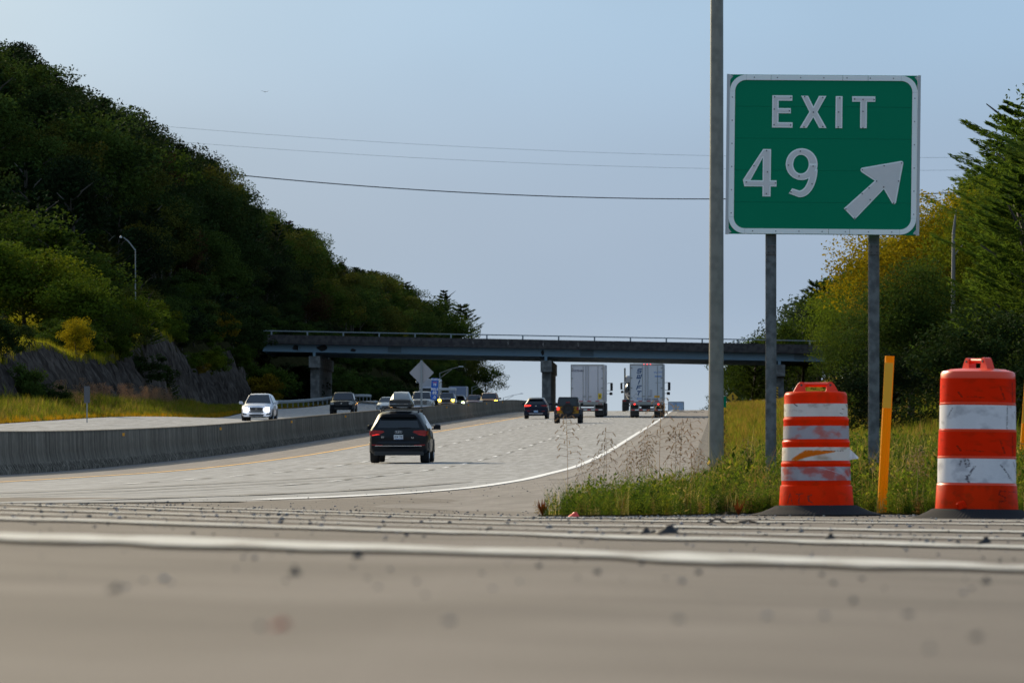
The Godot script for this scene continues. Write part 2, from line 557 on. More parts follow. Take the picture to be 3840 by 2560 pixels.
func rock() -> void:
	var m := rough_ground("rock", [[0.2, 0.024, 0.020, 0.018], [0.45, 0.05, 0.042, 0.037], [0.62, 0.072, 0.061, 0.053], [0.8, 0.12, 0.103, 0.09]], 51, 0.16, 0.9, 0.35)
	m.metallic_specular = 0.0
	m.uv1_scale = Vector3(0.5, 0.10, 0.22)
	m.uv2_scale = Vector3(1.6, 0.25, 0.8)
	var crack := FastNoiseLite.new()
	crack.seed = 9
	crack.frequency = 0.5
	crack.fractal_octaves = 4
	var mb := MB.new()
	var rows := []
	var ns := 560
	for j in range(0, 23):
		var f := j / 22.0
		var row := []
		for i in ns + 1:
			var s := 60.0 + i * 0.245
			var vc := cliff_foot(s)
			var rise := cliff_rise(s)
			var v := vc - 0.45 + f * 2.0
			var oe := far_edge(s)
			var y := land(s, oe + vc - 0.45) + rise * (f * 1.06 - 0.03) + 0.1 * f
			# upright joints and slabs, leaning a little with height
			var q := s * K + y * 0.12
			var slab := absf(fposmod(q * 0.31 + 0.6 * sin(q * 0.17), 1.0) - 0.5)
			var bump := 0.85 * crack.get_noise_2d(q * 1.1, y * 0.5) + 0.25 * (slab - 0.25) + 0.35 * crack.get_noise_2d(q * 4.0, y * 1.1)
			bump *= 0.8
			bump *= 1.0 - 0.75 * absf(f * 2 - 1) ** 3
			var th := heading(s)
			var lat := oe + v - bump * 0.8
			row.append(Vector3(on(PX, s) - lat * cos(th), y + CAM_H, -(on(PD, s) * K + lat * sin(th))))
		rows.append(row)
	mb.grid(rows, 1)
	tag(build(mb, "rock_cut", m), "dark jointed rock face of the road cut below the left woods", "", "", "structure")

# ---------------------------------------------------------------- the median barrier, its reflectors and signs
func barrier_tex() -> ImageTexture:
	var w := 1024
	var h := 128
	var n := FastNoiseLite.new()
	n.seed = 61
	n.frequency = 1.0
	n.fractal_octaves = 4
	var im := Image.create_empty(w, h, false, Image.FORMAT_RGB8)
	for i in w:
		var a := TAU * i / w
		var run := n.get_noise_2d(cos(a) * 9.0, sin(a) * 9.0)
		var run2 := n.get_noise_2d(cos(a) * 34.0 + 50, sin(a) * 34.0)
		for j in h:
			var t := float(j) / h       # 0 at the top
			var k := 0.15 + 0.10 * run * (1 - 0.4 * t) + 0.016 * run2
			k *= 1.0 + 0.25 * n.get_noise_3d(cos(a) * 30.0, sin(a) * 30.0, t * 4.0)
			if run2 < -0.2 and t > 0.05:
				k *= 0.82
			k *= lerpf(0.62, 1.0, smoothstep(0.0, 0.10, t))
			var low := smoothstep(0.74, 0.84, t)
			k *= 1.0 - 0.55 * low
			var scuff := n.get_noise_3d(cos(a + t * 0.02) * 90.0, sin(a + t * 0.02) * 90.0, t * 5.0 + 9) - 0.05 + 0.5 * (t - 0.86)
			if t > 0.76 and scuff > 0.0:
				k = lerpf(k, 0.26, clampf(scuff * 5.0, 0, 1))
			k = clampf(k, 0.015, 0.5)
			im.set_pixel(i, j, srgb(k, k * 0.87, k * 0.70))
	return ImageTexture.create_from_image(im)

func median() -> void:
	var m := StandardMaterial3D.new()
	m.resource_name = "barrier_concrete"
	m.albedo_texture = barrier_tex()
	m.roughness = 0.95
	m.metallic_specular = 0.1
	var top := 1.13
	var pr := [[0.30, 0.0, 1.0], [0.30, 0.08, 0.93], [0.17, 0.30, 0.76], [0.115, 0.55, 0.52], [0.10, top - 0.03, 0.04], [0.075, top, 0.0]]   # half width, height, v
	var mb := MB.new()
	var rows := []
	var uvs := []
	for side in [1, -1]:
		rows = []
		uvs = []
		for j in 165:
			var s := -6.0 + j * 2.5
			var c := spot(s, 14.9)
			var th := heading(s)
			var lv := Vector3(-cos(th), 0, -sin(th))
			var foot := land(s, 14.6 if side == 1 else 15.2) + CAM_H - 0.03
			var row := []
			var ur := []
			for p in pr:
				row.append(Vector3(c.x, foot + p[1] + 0.03 * (1 if p[1] > 0 else 0), c.z) - lv * p[0] * side)
				ur.append(Vector2(s * K / 46.0, p[2]))
			row.append(Vector3(c.x, land(s, 14.6) + CAM_H + top, c.z))
			ur.append(Vector2(s * K / 46.0, 0.0))
			if side == 1:
				row.reverse()
				ur.reverse()
			rows.append(row)
			uvs.append(ur)
		mb.grid(rows, 1 + (side + 1) / 2, uvs)
	var bar := base("median_barrier")
	tag(bar, "long dark stained concrete barrier dividing the two carriageways", "barrier")
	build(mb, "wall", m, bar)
	var ref := MB.new()
	ref.box(Vector3(0, 0, 0), Vector3(0.03, 0.10, 0.115))
	ref.box(Vector3(-0.045, -0.01, 0), Vector3(0.07, 0.035, 0.07))
	var rm := ref.done()
	var orange := mat("amber_reflector", 0.85, 0.36, 0.02, 0.25)
	for s in [22.5, 35.2, 47.5, 60.0, 72.5, 85.0, 97.5, 110, 122.5, 135, 147.5, 160]:
		var th := heading(s)
		var p := spot(s, 14.78)
		p.y = land(s, 14.6) + CAM_H + top - 0.16
		put(rm, "reflector", orange, bar, Transform3D(Basis(Vector3.UP, -th - 1.3), p))
	# a blue plastic cup left on the top
	var cup := MB.new()
	cup.lathe([Vector2(0.02, 0), Vector2(0.035, 0.0), Vector2(0.10, 0.085), Vector2(0.105, 0.10), Vector2(0.09, 0.095), Vector2(0.03, 0.012), Vector2(0.0, 0.01)], 18)
	var s0 := 18.4
	var cp := spot(s0, 14.9)
	cp.y = land(s0, 14.6) + CAM_H + top - 0.004
	var co := build(cup, "plastic_bowl", mat("blue_plastic", 0.01, 0.06, 0.42, 0.4))
	co.position = cp
	tag(co, "small blue plastic bowl standing on top of the median barrier", "bowl")

# ---------------------------------------------------------------- the overpass
func overpass() -> void:
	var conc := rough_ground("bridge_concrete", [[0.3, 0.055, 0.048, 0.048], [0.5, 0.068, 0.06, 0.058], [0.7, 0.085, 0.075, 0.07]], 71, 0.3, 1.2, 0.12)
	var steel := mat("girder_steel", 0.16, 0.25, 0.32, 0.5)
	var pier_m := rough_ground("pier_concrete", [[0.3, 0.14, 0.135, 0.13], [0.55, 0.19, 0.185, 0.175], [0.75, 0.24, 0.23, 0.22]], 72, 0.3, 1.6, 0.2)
	var rust := mat("bare_patch", 0.025, 0.022, 0.02, 0.9)
	var o := base("overpass")
	tag(o, "concrete and steel girder overpass spanning both carriageways ahead", "bridge")
	var d0 := 220.0 * K
	var x0 := -27.6
	var x1 := 50.0
	var drop := -0.0185
	var yb := 15.15 + CAM_H - 3.5 * drop     # girder foot at x = 0
	var lean := Basis(Vector3(0, 0, 1), atan(drop))
	var mid := (x0 + x1) / 2
	var L := x1 - x0
	var yc := yb + drop * mid
	# parapet, as cast panels side by side
	var np := 20
	for f in [d0, d0 + 24.0]:
		for i in np:
			var mb := MB.new()
			var x: float = x0 + (i + 0.5) * L / np
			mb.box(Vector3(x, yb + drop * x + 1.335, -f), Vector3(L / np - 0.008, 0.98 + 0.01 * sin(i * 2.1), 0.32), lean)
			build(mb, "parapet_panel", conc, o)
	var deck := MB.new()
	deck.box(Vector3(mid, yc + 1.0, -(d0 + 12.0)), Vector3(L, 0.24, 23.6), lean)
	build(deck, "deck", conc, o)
	for k in 9:
		var g := MB.new()
		var z := -(d0 + 0.75 + k * 2.8)
		g.box(Vector3(mid, yc + 0.44, z), Vector3(L, 0.80, 0.03), lean)
		g.box(Vector3(mid, yc + 0.02, z), Vector3(L, 0.05, 0.46), lean)
		for i in 14:
			if k == 0 and i % 2 == 0:
				var x: float = x0 + 4 + i * 6.0
				g.box(Vector3(x, yb + drop * x + 0.44, z + 0.09), Vector3(0.14, 0.74, 0.15), lean)
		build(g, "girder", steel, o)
	# splice plates and dark bare patches on the near girder
	for x in [-13.0, 8.3, 32.0]:
		var sp := MB.new()
		sp.box(Vector3(x, yb + drop * x + 0.44, -(d0 + 0.72)), Vector3(1.5, 0.66, 0.02), lean)
		build(sp, "splice_plate", mat("splice_steel", 0.10, 0.145, 0.175, 0.6), o)
	for p in [[-23.9, 0.46, 0.5, 0.34], [-21.0, 0.48, 0.75, 0.38], [-17.6, 0.3, 0.35, 0.22], [3.4, 0.42, 0.2, 0.36]]:
		var pm := MB.new()
		var poly := PackedVector2Array()
		for k in 11:
			var a := TAU * k / 11.0
			var r := 0.85 + 0.13 * sin(k * 2.0 + p[0])
			poly.append(Vector2(cos(a) * p[2] * r, sin(a) * p[3] * r))
		pm.prism(poly, 0.0, 0.012, Transform3D(Basis(), Vector3(p[0], yb + drop * p[0] + p[1], -(d0 + 0.728))))
		build(pm, "rust_patch", rust, o)
	# railing on the near parapet
	for f in [d0, d0 + 24.0]:
		for i in 21:
			var x := x0 + 1.0 + i * 3.97
			var pm := MB.new()
			pm.box(Vector3(x, yb + drop * x + 2.03, -f), Vector3(0.16, 0.44, 0.12))
			build(pm, "rail_post", mat("rail_metal", 0.20, 0.23, 0.25, 0.5), o)
		var r := MB.new()
		r.box(Vector3(mid, yc + 2.26, -f), Vector3(L, 0.11, 0.14), lean)
		build(r, "hand_rail", mat("rail_metal", 0.20, 0.23, 0.25, 0.5), o)
	# three wall piers, drawn out along the road
	for x in [-21.9, 3.75, 29.6]:
		var pb := MB.new()
		var foot := ground_at(x, d0 / K) - 0.6
		var top: float = yb + drop * x - 0.45
		var th := heading(206.0)
		var b := Basis(Vector3.UP, -th)
		var fwd := -b.z
		var c: Vector3 = Vector3(x, 0, -d0) + fwd * 11.6
		pb.box(Vector3(c.x, (foot + top - 1.25) / 2, c.z), Vector3(0.98, top - 1.25 - foot, 20.5), b)
		pb.box(Vector3(c.x, top - 0.62, c.z), Vector3(1.22, 1.26, 22.4), b)
		build(pb, "pier", pier_m, o)
		for k in 9:
			var br := MB.new()
			var z := -(d0 + 0.75 + k * 2.8)
			br.box(Vector3(x + 0.09 * k, top + 0.23, z), Vector3(0.3, 0.46, 0.4))
			build(br, "bearing", steel, o)
	# striped marker on the right pier
	var sg := base("hazard_marker", Vector3(29.25, ground_at(29.3, d0 / K) + 0.75, -(d0 + 0.30)))
	tag(sg, "black and yellow diagonally striped marker on the right bridge pier", "marker")
	var pn := MB.new()
	pn.box(Vector3(0, 0.8, 0), Vector3(0.42, 1.6, 0.02))
	build(pn, "panel", mat("sign_yellow", 0.75, 0.42, 0.02, 0.5), sg)
	for k in 5:
		var st := MB.new()
		var y := 0.08 + k * 0.31
		st.prism(PackedVector2Array([Vector2(-0.205, y + 0.12), Vector2(0.205, y - 0.06), Vector2(0.205, y + 0.10), Vector2(-0.205, y + 0.28)]), 0.011, 0.014)
		build(st, "black_stripe", mat("black_print", 0.012, 0.012, 0.012, 0.6), sg)
	build_leg(sg)

func build_leg(sg: Node3D) -> void:
	var m := MB.new()
	m.box(Vector3(0, -0.5, -0.04), Vector3(0.06, 1.3, 0.05))
	build(m, "post", mat("galvanised", 0.26, 0.28, 0.29, 0.45, 0.4), sg)

# ---------------------------------------------------------------- the exit sign and its posts
func shape(pts: Array, k := 1.0 / 774.6) -> PackedVector2Array:
	var p := PackedVector2Array()
	for q in pts:
		p.append(Vector2((q[0] - 952.0) * k, (744.0 - q[1]) * k))
	return p

func raised(parent: Node3D, called: String, polys: Array, rim: Material, face: Material, z: float) -> void:
	var a := MB.new()
	var b := MB.new()
	var k := 0.0
	for p in polys:
		a.prism(p, z, z + 0.006 + k)
		for q in Geometry2D.offset_polygon(p, -0.0115):
			b.prism(q, z + 0.004, z + 0.0085 + k)
		k += 0.0008
	var o := build(a, called, rim, parent)
	build(b, "face", face, o)

func arc(c: Vector2, rx: float, ry: float, a0: float, a1: float, n: int) -> Array:
	var out := []
	for i in n + 1:
		var a := lerpf(a0, a1, float(i) / n)
		out.append([c.x + cos(a) * rx, c.y + sin(a) * ry])
	return out

func exit_sign() -> void:
	var turn := Basis(Vector3(0, 0, 1), deg_to_rad(-0.64)) * Basis(Vector3.UP, deg_to_rad(-3.0))
	var o := base("exit_sign", Vector3(2.955, 3.315, -18.9 * K), turn)
	tag(o, "large green EXIT 49 sign with white arrow pointing up to the right", "sign")
	var green := mat("sign_green", 0.0, 0.20, 0.098, 0.5)
	green.metallic_specular = 0.2
	var alu := mat("sign_aluminium", 0.42, 0.43, 0.43, 0.42, 0.35)
	var rim := mat("letter_rim", 0.83, 0.86, 0.83, 0.45)
	var face := func_sheet("letter_sheet", Vector3(0.66, 0.64, 0.62), 81)
	var w := 1.84
	var h := 1.515
	# five extruded planks
	for i in 5:
		var mb := MB.new()
		var ph := h / 5.0
		mb.box(Vector3(0, -h / 2 + (i + 0.5) * ph, -0.03), Vector3(w - 0.06, ph - 0.0018, 0.05))
		build(mb, "plank", green, o)
	var bk := MB.new()
	bk.box(Vector3(0, 0, -0.050), Vector3(w - 0.07, h - 0.02, 0.012))
	build(bk, "backing", green, o)
	for s in [-1, 1]:
		var mb := MB.new()
		mb.box(Vector3(s * (w / 2 - 0.014), 0, -0.028), Vector3(0.028, h + 0.004, 0.075))
		build(mb, "edge_trim", alu, o)
	# white border: straight strips and quarter rounds, butted
	var t := 0.049
	var x1 := w / 2 - 0.030
	var y1 := h / 2 - 0.004
	var r := 0.155
	for s in [-1, 1]:
		var cuts := [-x1 + r, -0.50, 0.18, 0.42, x1 - r] if s > 0 else [-x1 + r, 0.06, 0.26, x1 - r]
		for k in range(cuts.size() - 1):
			var mb := MB.new()
			mb.box(Vector3((cuts[k] + cuts[k + 1]) / 2, s * (y1 - t / 2), -0.0005), Vector3(cuts[k + 1] - cuts[k] - 0.003, t, 0.009))
			build(mb, "border_strip", rim, o)
		var side := MB.new()
		side.box(Vector3(s * (x1 - t / 2), 0, -0.0005), Vector3(t, 2 * (y1 - r) - 0.003, 0.009))
		build(side, "border_strip", rim, o)
		for s2 in [-1, 1]:
			var poly := PackedVector2Array()
			var c := Vector2(s * (x1 - r), s2 * (y1 - r))
			for i in 13:
				var a := PI / 2 * i / 12
				poly.append(c + Vector2(s * cos(a), s2 * sin(a)) * r)
			for i in 13:
				var a := PI / 2 * (12 - i) / 12
				poly.append(c + Vector2(s * cos(a), s2 * sin(a)) * (r - t))
			var cm := MB.new()
			cm.prism(poly, -0.005, 0.004)
			build(cm, "border_corner", rim, o)
			# the planks' corner ends show grey and green outside the rounded border
			var gm := MB.new()
			gm.prism(PackedVector2Array([Vector2(s * x1, s2 * y1), Vector2(s * x1, s2 * (y1 - 0.05)), Vector2(s * (x1 - 0.03), s2 * (y1 - 0.012))]), -0.005, -0.002)
			build(gm, "corner_patch", alu, o)
	var E := [[575, 310], [722, 310], [722, 349], [622, 349], [622, 404], [712, 404], [712, 442], [622, 442], [622, 508], [726, 508], [726, 547], [575, 547]]
	var X := [[787, 312], [838, 312], [878, 391], [918, 312], [972, 312], [908, 430], [976, 548], [922, 548], [878, 470], [830, 548], [779, 548], [848, 430]]
	var I := [[1041, 313], [1091, 313], [1091, 548], [1041, 548]]
	var T := [[1162, 313], [1332, 313], [1332, 353], [1271, 353], [1271, 547], [1222, 547], [1222, 353], [1162, 353]]
	for q in [E, X, I, T]:
		raised(o, "letter", [shape(q)], rim, face, -0.004)
	# 4: the outline opened by a hair where the counter meets it
	var four := [[512, 706], [570, 706], [570, 936], [613, 936], [613, 981], [570, 981], [570, 1054], [510, 1054], [510, 981], [377, 981], [365, 934], [422.5, 936.2], [510, 936.2], [510, 768], [422, 935.6], [365, 933.2]]
	raised(o, "numeral", [shape(four)], rim, face, -0.004)
	var ring := arc(Vector2(796, 815), 117, 117, 0.0, TAU, 40)
	var hole := arc(Vector2(791, 815), 57, 69, TAU, 0.0, 40)
	var nine := []
	nine.append_array(ring)
	hole[0][1] -= 0.2
	ring[-1][1] += 0.2
	nine.append_array(hole)
	var tail := arc(Vector2(788, 850), 125, 208, 0.0, 1.68, 22)
	tail.append_array([[704, 1031], [728, 993]])
	var inner := arc(Vector2(776, 862), 78, 148, 1.50, 0.05, 20)
	tail.append_array(inner)
	raised(o, "numeral", [shape(nine), shape(tail)], rim, face, -0.004)
	var arrow := [[1238, 838], [1524, 786], [1536, 788], [1543, 798], [1492, 1092], [1485, 1101], [1475, 1103], [1464, 1098], [1402, 993], [1190, 1219], [1110, 1138], [1334, 933], [1236, 869], [1229, 858], [1231, 846]]
	raised(o, "arrow", [shape(arrow)], rim, face, -0.004)
	# rivets, too small to tell apart: one part
	var rv := MB.new()
	for q in [[592, 322], [712, 326], [590, 412], [702, 424], [590, 527], [712, 528], [813, 318], [945, 324], [878, 432], [810, 540], [948, 538], [1070, 326], [1064, 430], [1062, 540], [1180, 333], [1242, 337], [1323, 337], [1242, 424], [1243, 545], [537, 718], [445, 829], [545, 874], [391, 950], [605, 955], [539, 1034], [785, 720], [699, 823], [880, 829], [778, 903], [874, 960], [719, 1020], [1530, 800], [1402, 822], [1241, 852], [1348, 936], [1400, 978], [1510, 934], [1474, 1096], [1293, 986], [1243, 1028], [1302, 1072], [1124, 1143], [1190, 1210]]:
		var p := shape([q])[0]
		rv.box(Vector3(p.x, p.y, 0.006), Vector3(0.011, 0.011, 0.003))
	for k in 7:
		for s in [-1, 1]:
			rv.box(Vector3(-0.66 + k * 0.22, s * (y1 - t / 2), 0.005), Vector3(0.009, 0.009, 0.003))
			if k < 6:
				rv.box(Vector3(s * (x1 - t / 2), -0.56 + k * 0.22, 0.005), Vector3(0.009, 0.009, 0.003))
	tag(build(rv, "rivets", mat("rivet", 0.08, 0.08, 0.08, 0.5), o), "", "", "", "stuff")
	# posts
	var gal := rough_ground("post_steel", [[0.3, 0.095, 0.10, 0.10], [0.5, 0.13, 0.138, 0.137], [0.7, 0.17, 0.178, 0.178]], 83, 1.5, 9.0, 0.25, 0.55)
	for x in [2.467, 3.447]:
		var p := base("sign_post", Vector3(x, ground_at(x, 19.05) - 0.15, -18.9 * K - 0.15))
		tag(p, "grey steel post under the %s end of the exit sign" % ("left" if x < 3 else "right"), "post", "posts of the exit sign")
		var hgt := 3.9 - p.position.y
		var mb := MB.new()
		mb.box(Vector3(0, hgt / 2, 0.055), Vector3(0.099, hgt, 0.008))
		mb.box(Vector3(0, hgt / 2, -0.055), Vector3(0.099, hgt, 0.008))
		mb.box(Vector3(0, hgt / 2, 0), Vector3(0.008, hgt, 0.102))
		build(mb, "beam", gal, p)
		var y := 2.42 - p.position.y
		var fp := MB.new()
		fp.soft_box(Vector3(0, y, 0.064), Vector3(0.095, 0.10, 0.01), 0.003)
		build(fp, "fuse_plate", mat("fuse_plate", 0.10, 0.10, 0.095, 0.5, 0.3), p)
		for k in 4:
			var bo := MB.new()
			bo.tube(Vector3(-0.026 + 0.052 * (k % 2), y - 0.028 + 0.056 * (k / 2), 0.068), Vector3(-0.026 + 0.052 * (k % 2), y - 0.028 + 0.056 * (k / 2), 0.08), 0.009, 0.009, 6)
			build(bo, "bolt", mat("bolt_steel", 0.06, 0.06, 0.06, 0.5, 0.4), p)
		var br := MB.new()
		br.box(Vector3(0, 3.915 - p.position.y - 0.0, 0.04), Vector3(0.12, 0.05, 0.05))
		br.box(Vector3(0, 2.60 - p.position.y, 0.06), Vector3(0.12, 0.03, 0.02))
		build(br, "bracket", alu, p)

func func_sheet(key: String, c: Vector3, sd: int) -> StandardMaterial3D:
	var m := StandardMaterial3D.new()
	m.resource_name = key
	m.albedo_texture = noise_tex(256, 0.02, 4, [[0.25, c.x * .975, c.y * .975, c.z * .975], [0.7, c.x, c.y, c.z]], sd)
	m.uv1_triplanar = true
	m.uv1_scale = Vector3.ONE * 2.0
	m.roughness = 0.5
	return m

func lamp_post() -> void:
	var m := rough_ground("pole_steel", [[0.3, 0.135, 0.125, 0.098], [0.5, 0.165, 0.154, 0.122], [0.7, 0.195, 0.182, 0.145]], 85, 1.2, 7.0, 0.10, 0.32)
	m.metallic_specular = 0.6
	var x := 2.462
	var y0 := ground_at(x, 24.0)
	var o := base("lamp_post", Vector3(x, y0, -24.0 * K))
	tag(o, "tall round grey lamp post rising out of frame left of the exit sign", "lamp post")
	var mb := MB.new()
	mb.tube(Vector3(0, 0.06, 0), Vector3(0.02, 12.0, 0), 0.0935, 0.062, 40)
	build(mb, "pole", m, o)
	var bp := MB.new()
	bp.soft_box(Vector3(0, 0.04, 0), Vector3(0.30, 0.05, 0.30), 0.01)
	build(bp, "base_plate", m, o)
	for s in [[-1, -1], [-1, 1], [1, -1], [1, 1]]:
		var b := MB.new()
		b.tube(Vector3(s[0] * 0.115, 0.05, s[1] * 0.115), Vector3(s[0] * 0.115, 0.15, s[1] * 0.115), 0.016, 0.016, 6)
		b.tube(Vector3(s[0] * 0.115, 0.065, s[1] * 0.115), Vector3(s[0] * 0.115, 0.10, s[1] * 0.115), 0.03, 0.03, 6)
		build(b, "anchor_bolt", mat("bolt_steel", 0.06, 0.06, 0.06, 0.5, 0.4), o)
	var plinth := MB.new()
	plinth.lathe([Vector2(0.0, -0.5), Vector2(0.32, -0.5), Vector2(0.32, 0.0), Vector2(0.30, 0.015), Vector2(0.0, 0.016)], 24)
	build(plinth, "footing", mats["pier_concrete"], o)
	var arm := MB.new()
	arm.tube(Vector3(0.02, 11.8, 0), Vector3(-1.6, 12.5, -0.3), 0.04, 0.03, 10)
	build(arm, "arm", m, o)
	var hd := MB.new()
	hd.soft_box(Vector3(-1.9, 12.52, -0.36), Vector3(0.75, 0.16, 0.3), 0.05)
	build(hd, "lamp_head", m, o)

# ---------------------------------------------------------------- traffic drums and flexible posts
func stroke(im: Image, a: Vector2, b: Vector2, wd: float, c: Color, gaps := 0.0, sd := 0) -> void:
	var n := FastNoiseLite.new()
	n.seed = sd
	n.frequency = 0.12
	var lo := Vector2(minf(a.x, b.x) - wd, minf(a.y, b.y) - wd)
	var hi := Vector2(maxf(a.x, b.x) + wd, maxf(a.y, b.y) + wd)
	for y in range(maxi(0, int(lo.y)), mini(im.get_height(), int(hi.y) + 1)):
		for x in range(maxi(0, int(lo.x)), mini(im.get_width(), int(hi.x) + 1)):
			var p := Vector2(x, y)
			var q := Geometry2D.get_closest_point_to_segment(p, a, b)
			var d := p.distance_to(q)
			if d < wd and n.get_noise_2d(x, y) > gaps - 0.4:
				im.set_pixel(x, y, im.get_pixel(x, y).lerp(c, clampf((wd - d) / (wd * 0.5), 0, 1) * c.a))

func band_img(w: int, h: int, c: Vector3, wear: Vector3, level: float, dirt: float, sd: int) -> Image:
	var n := FastNoiseLite.new()
	n.seed = sd
	n.frequency = 0.012
	n.fractal_octaves = 5
	var im := Image.create_empty(w, h, false, Image.FORMAT_RGB8)
	for i in w:
		for j in h:
			var k := n.get_noise_2d(i * 1.2, j * 0.8)
			var k2 := n.get_noise_2d(i * 0.5 + 900, j * 0.12)
			var t := smoothstep(level - 0.28, level + 0.30, k)
			var q := c.lerp(wear, t)
			q *= 1.0 - 0.6 * dirt * smoothstep(0.02, 0.4, k2) - 0.06 * absf(n.get_noise_2d(i * 6.0, j * 6.0))
			im.set_pixel(i, j, srgb(clampf(q.x, 0, 1), clampf(q.y, 0, 1), clampf(q.z, 0, 1)))
	return im

func tex_mat(key: String, im: Image, rough: float, through := 0.0, back := Vector3.ZERO) -> StandardMaterial3D:
	var m := StandardMaterial3D.new()
	m.resource_name = key
	m.albedo_texture = ImageTexture.create_from_image(im)
	m.roughness = rough
	m.metallic_specular = 0.15
	if through > 0:
		m.backlight_enabled = true
		m.backlight = srgb(back.x * through, back.y * through, back.z * through)
	return m

func handle(o: Node3D, y: float, turn: float, k: float, m: Material) -> void:
	var mb := MB.new()
	var b := Basis(Vector3.UP, turn)
	for s in [-1, 1]:
		mb.prism(PackedVector2Array([Vector2(s * 0.20 * k, -0.012), Vector2(s * 0.155 * k, 0.062), Vector2(s * 0.137 * k, 0.082), Vector2(s * 0.118 * k, 0.086), Vector2(s * 0.098 * k, 0.078), Vector2(s * 0.09 * k, 0.055), Vector2(s * 0.088 * k, 0.02), Vector2(s * 0.075 * k, -0.012)]), -0.032, 0.032, Transform3D(b, Vector3(0, y, 0)))
	var rg := 8
	for i in rg:
		var a := TAU * i / rg
		var c := TAU * (i + 1) / rg
		var pa := Vector3(0, 0.063 + 0.018 * cos(a), 0.024 * sin(a))
		var pc := Vector3(0, 0.063 + 0.018 * cos(c), 0.024 * sin(c))
		var e := Vector3(0.11 * k, 0, 0)
		mb.quad(Vector3(0, y, 0) + b * (pa - e), Vector3(0, y, 0) + b * (pa + e), Vector3(0, y, 0) + b * (pc + e), Vector3(0, y, 0) + b * (pc - e), 3)
	build(mb, "handle", m, o)
	for s in [-1, 1]:
		var bo := MB.new()
		var c := Vector3(0, y, 0) + b * Vector3(s * 0.122 * k, 0.058, 0)
		bo.tube(c - b.z * 0.037, c + b.z * 0.037, 0.009, 0.009, 8)
		build(bo, "bolt", mat("bolt_steel", 0.06, 0.06, 0.06, 0.5, 0.4), o)

func rubber_base(o: Node3D, r0: float, r1: float, h: float) -> void:
	var m := StandardMaterial3D.new()
	m.albedo_color = srgb(0.026, 0.026, 0.028)
	m.roughness = 0.85
	m.metallic_specular = 0.15
	var im := Image.create_empty(512, 64, false, Image.FORMAT_L8)
	for i in 512:
		for j in 64:
			var v := 0.5 + 0.5 * sin(i * TAU * 96.0 / 512.0 + j * 0.25)
			im.set_pixel(i, j, Color(v, v, v))
	m.heightmap_enabled = true
	m.heightmap_texture = ImageTexture.create_from_image(im)
	m.heightmap_scale = 0.2
	var mb := MB.new()
	mb.lathe([Vector2(r1 * 0.6, 0.0), Vector2(r1, 0.002), Vector2(r1 + 0.008, 0.012), Vector2(r1 - 0.01, 0.022), Vector2(lerpf(r1, r0, 0.35), h * 0.42), Vector2(lerpf(r1, r0, 0.75), h * 0.82), Vector2(r0 + 0.02, h), Vector2(r0 - 0.03, h + 0.003), Vector2(r0 - 0.05, h * 0.4)], 72, Vector3.ZERO, Basis(), 0.004)
	build(mb, "rubber_base", m, o)

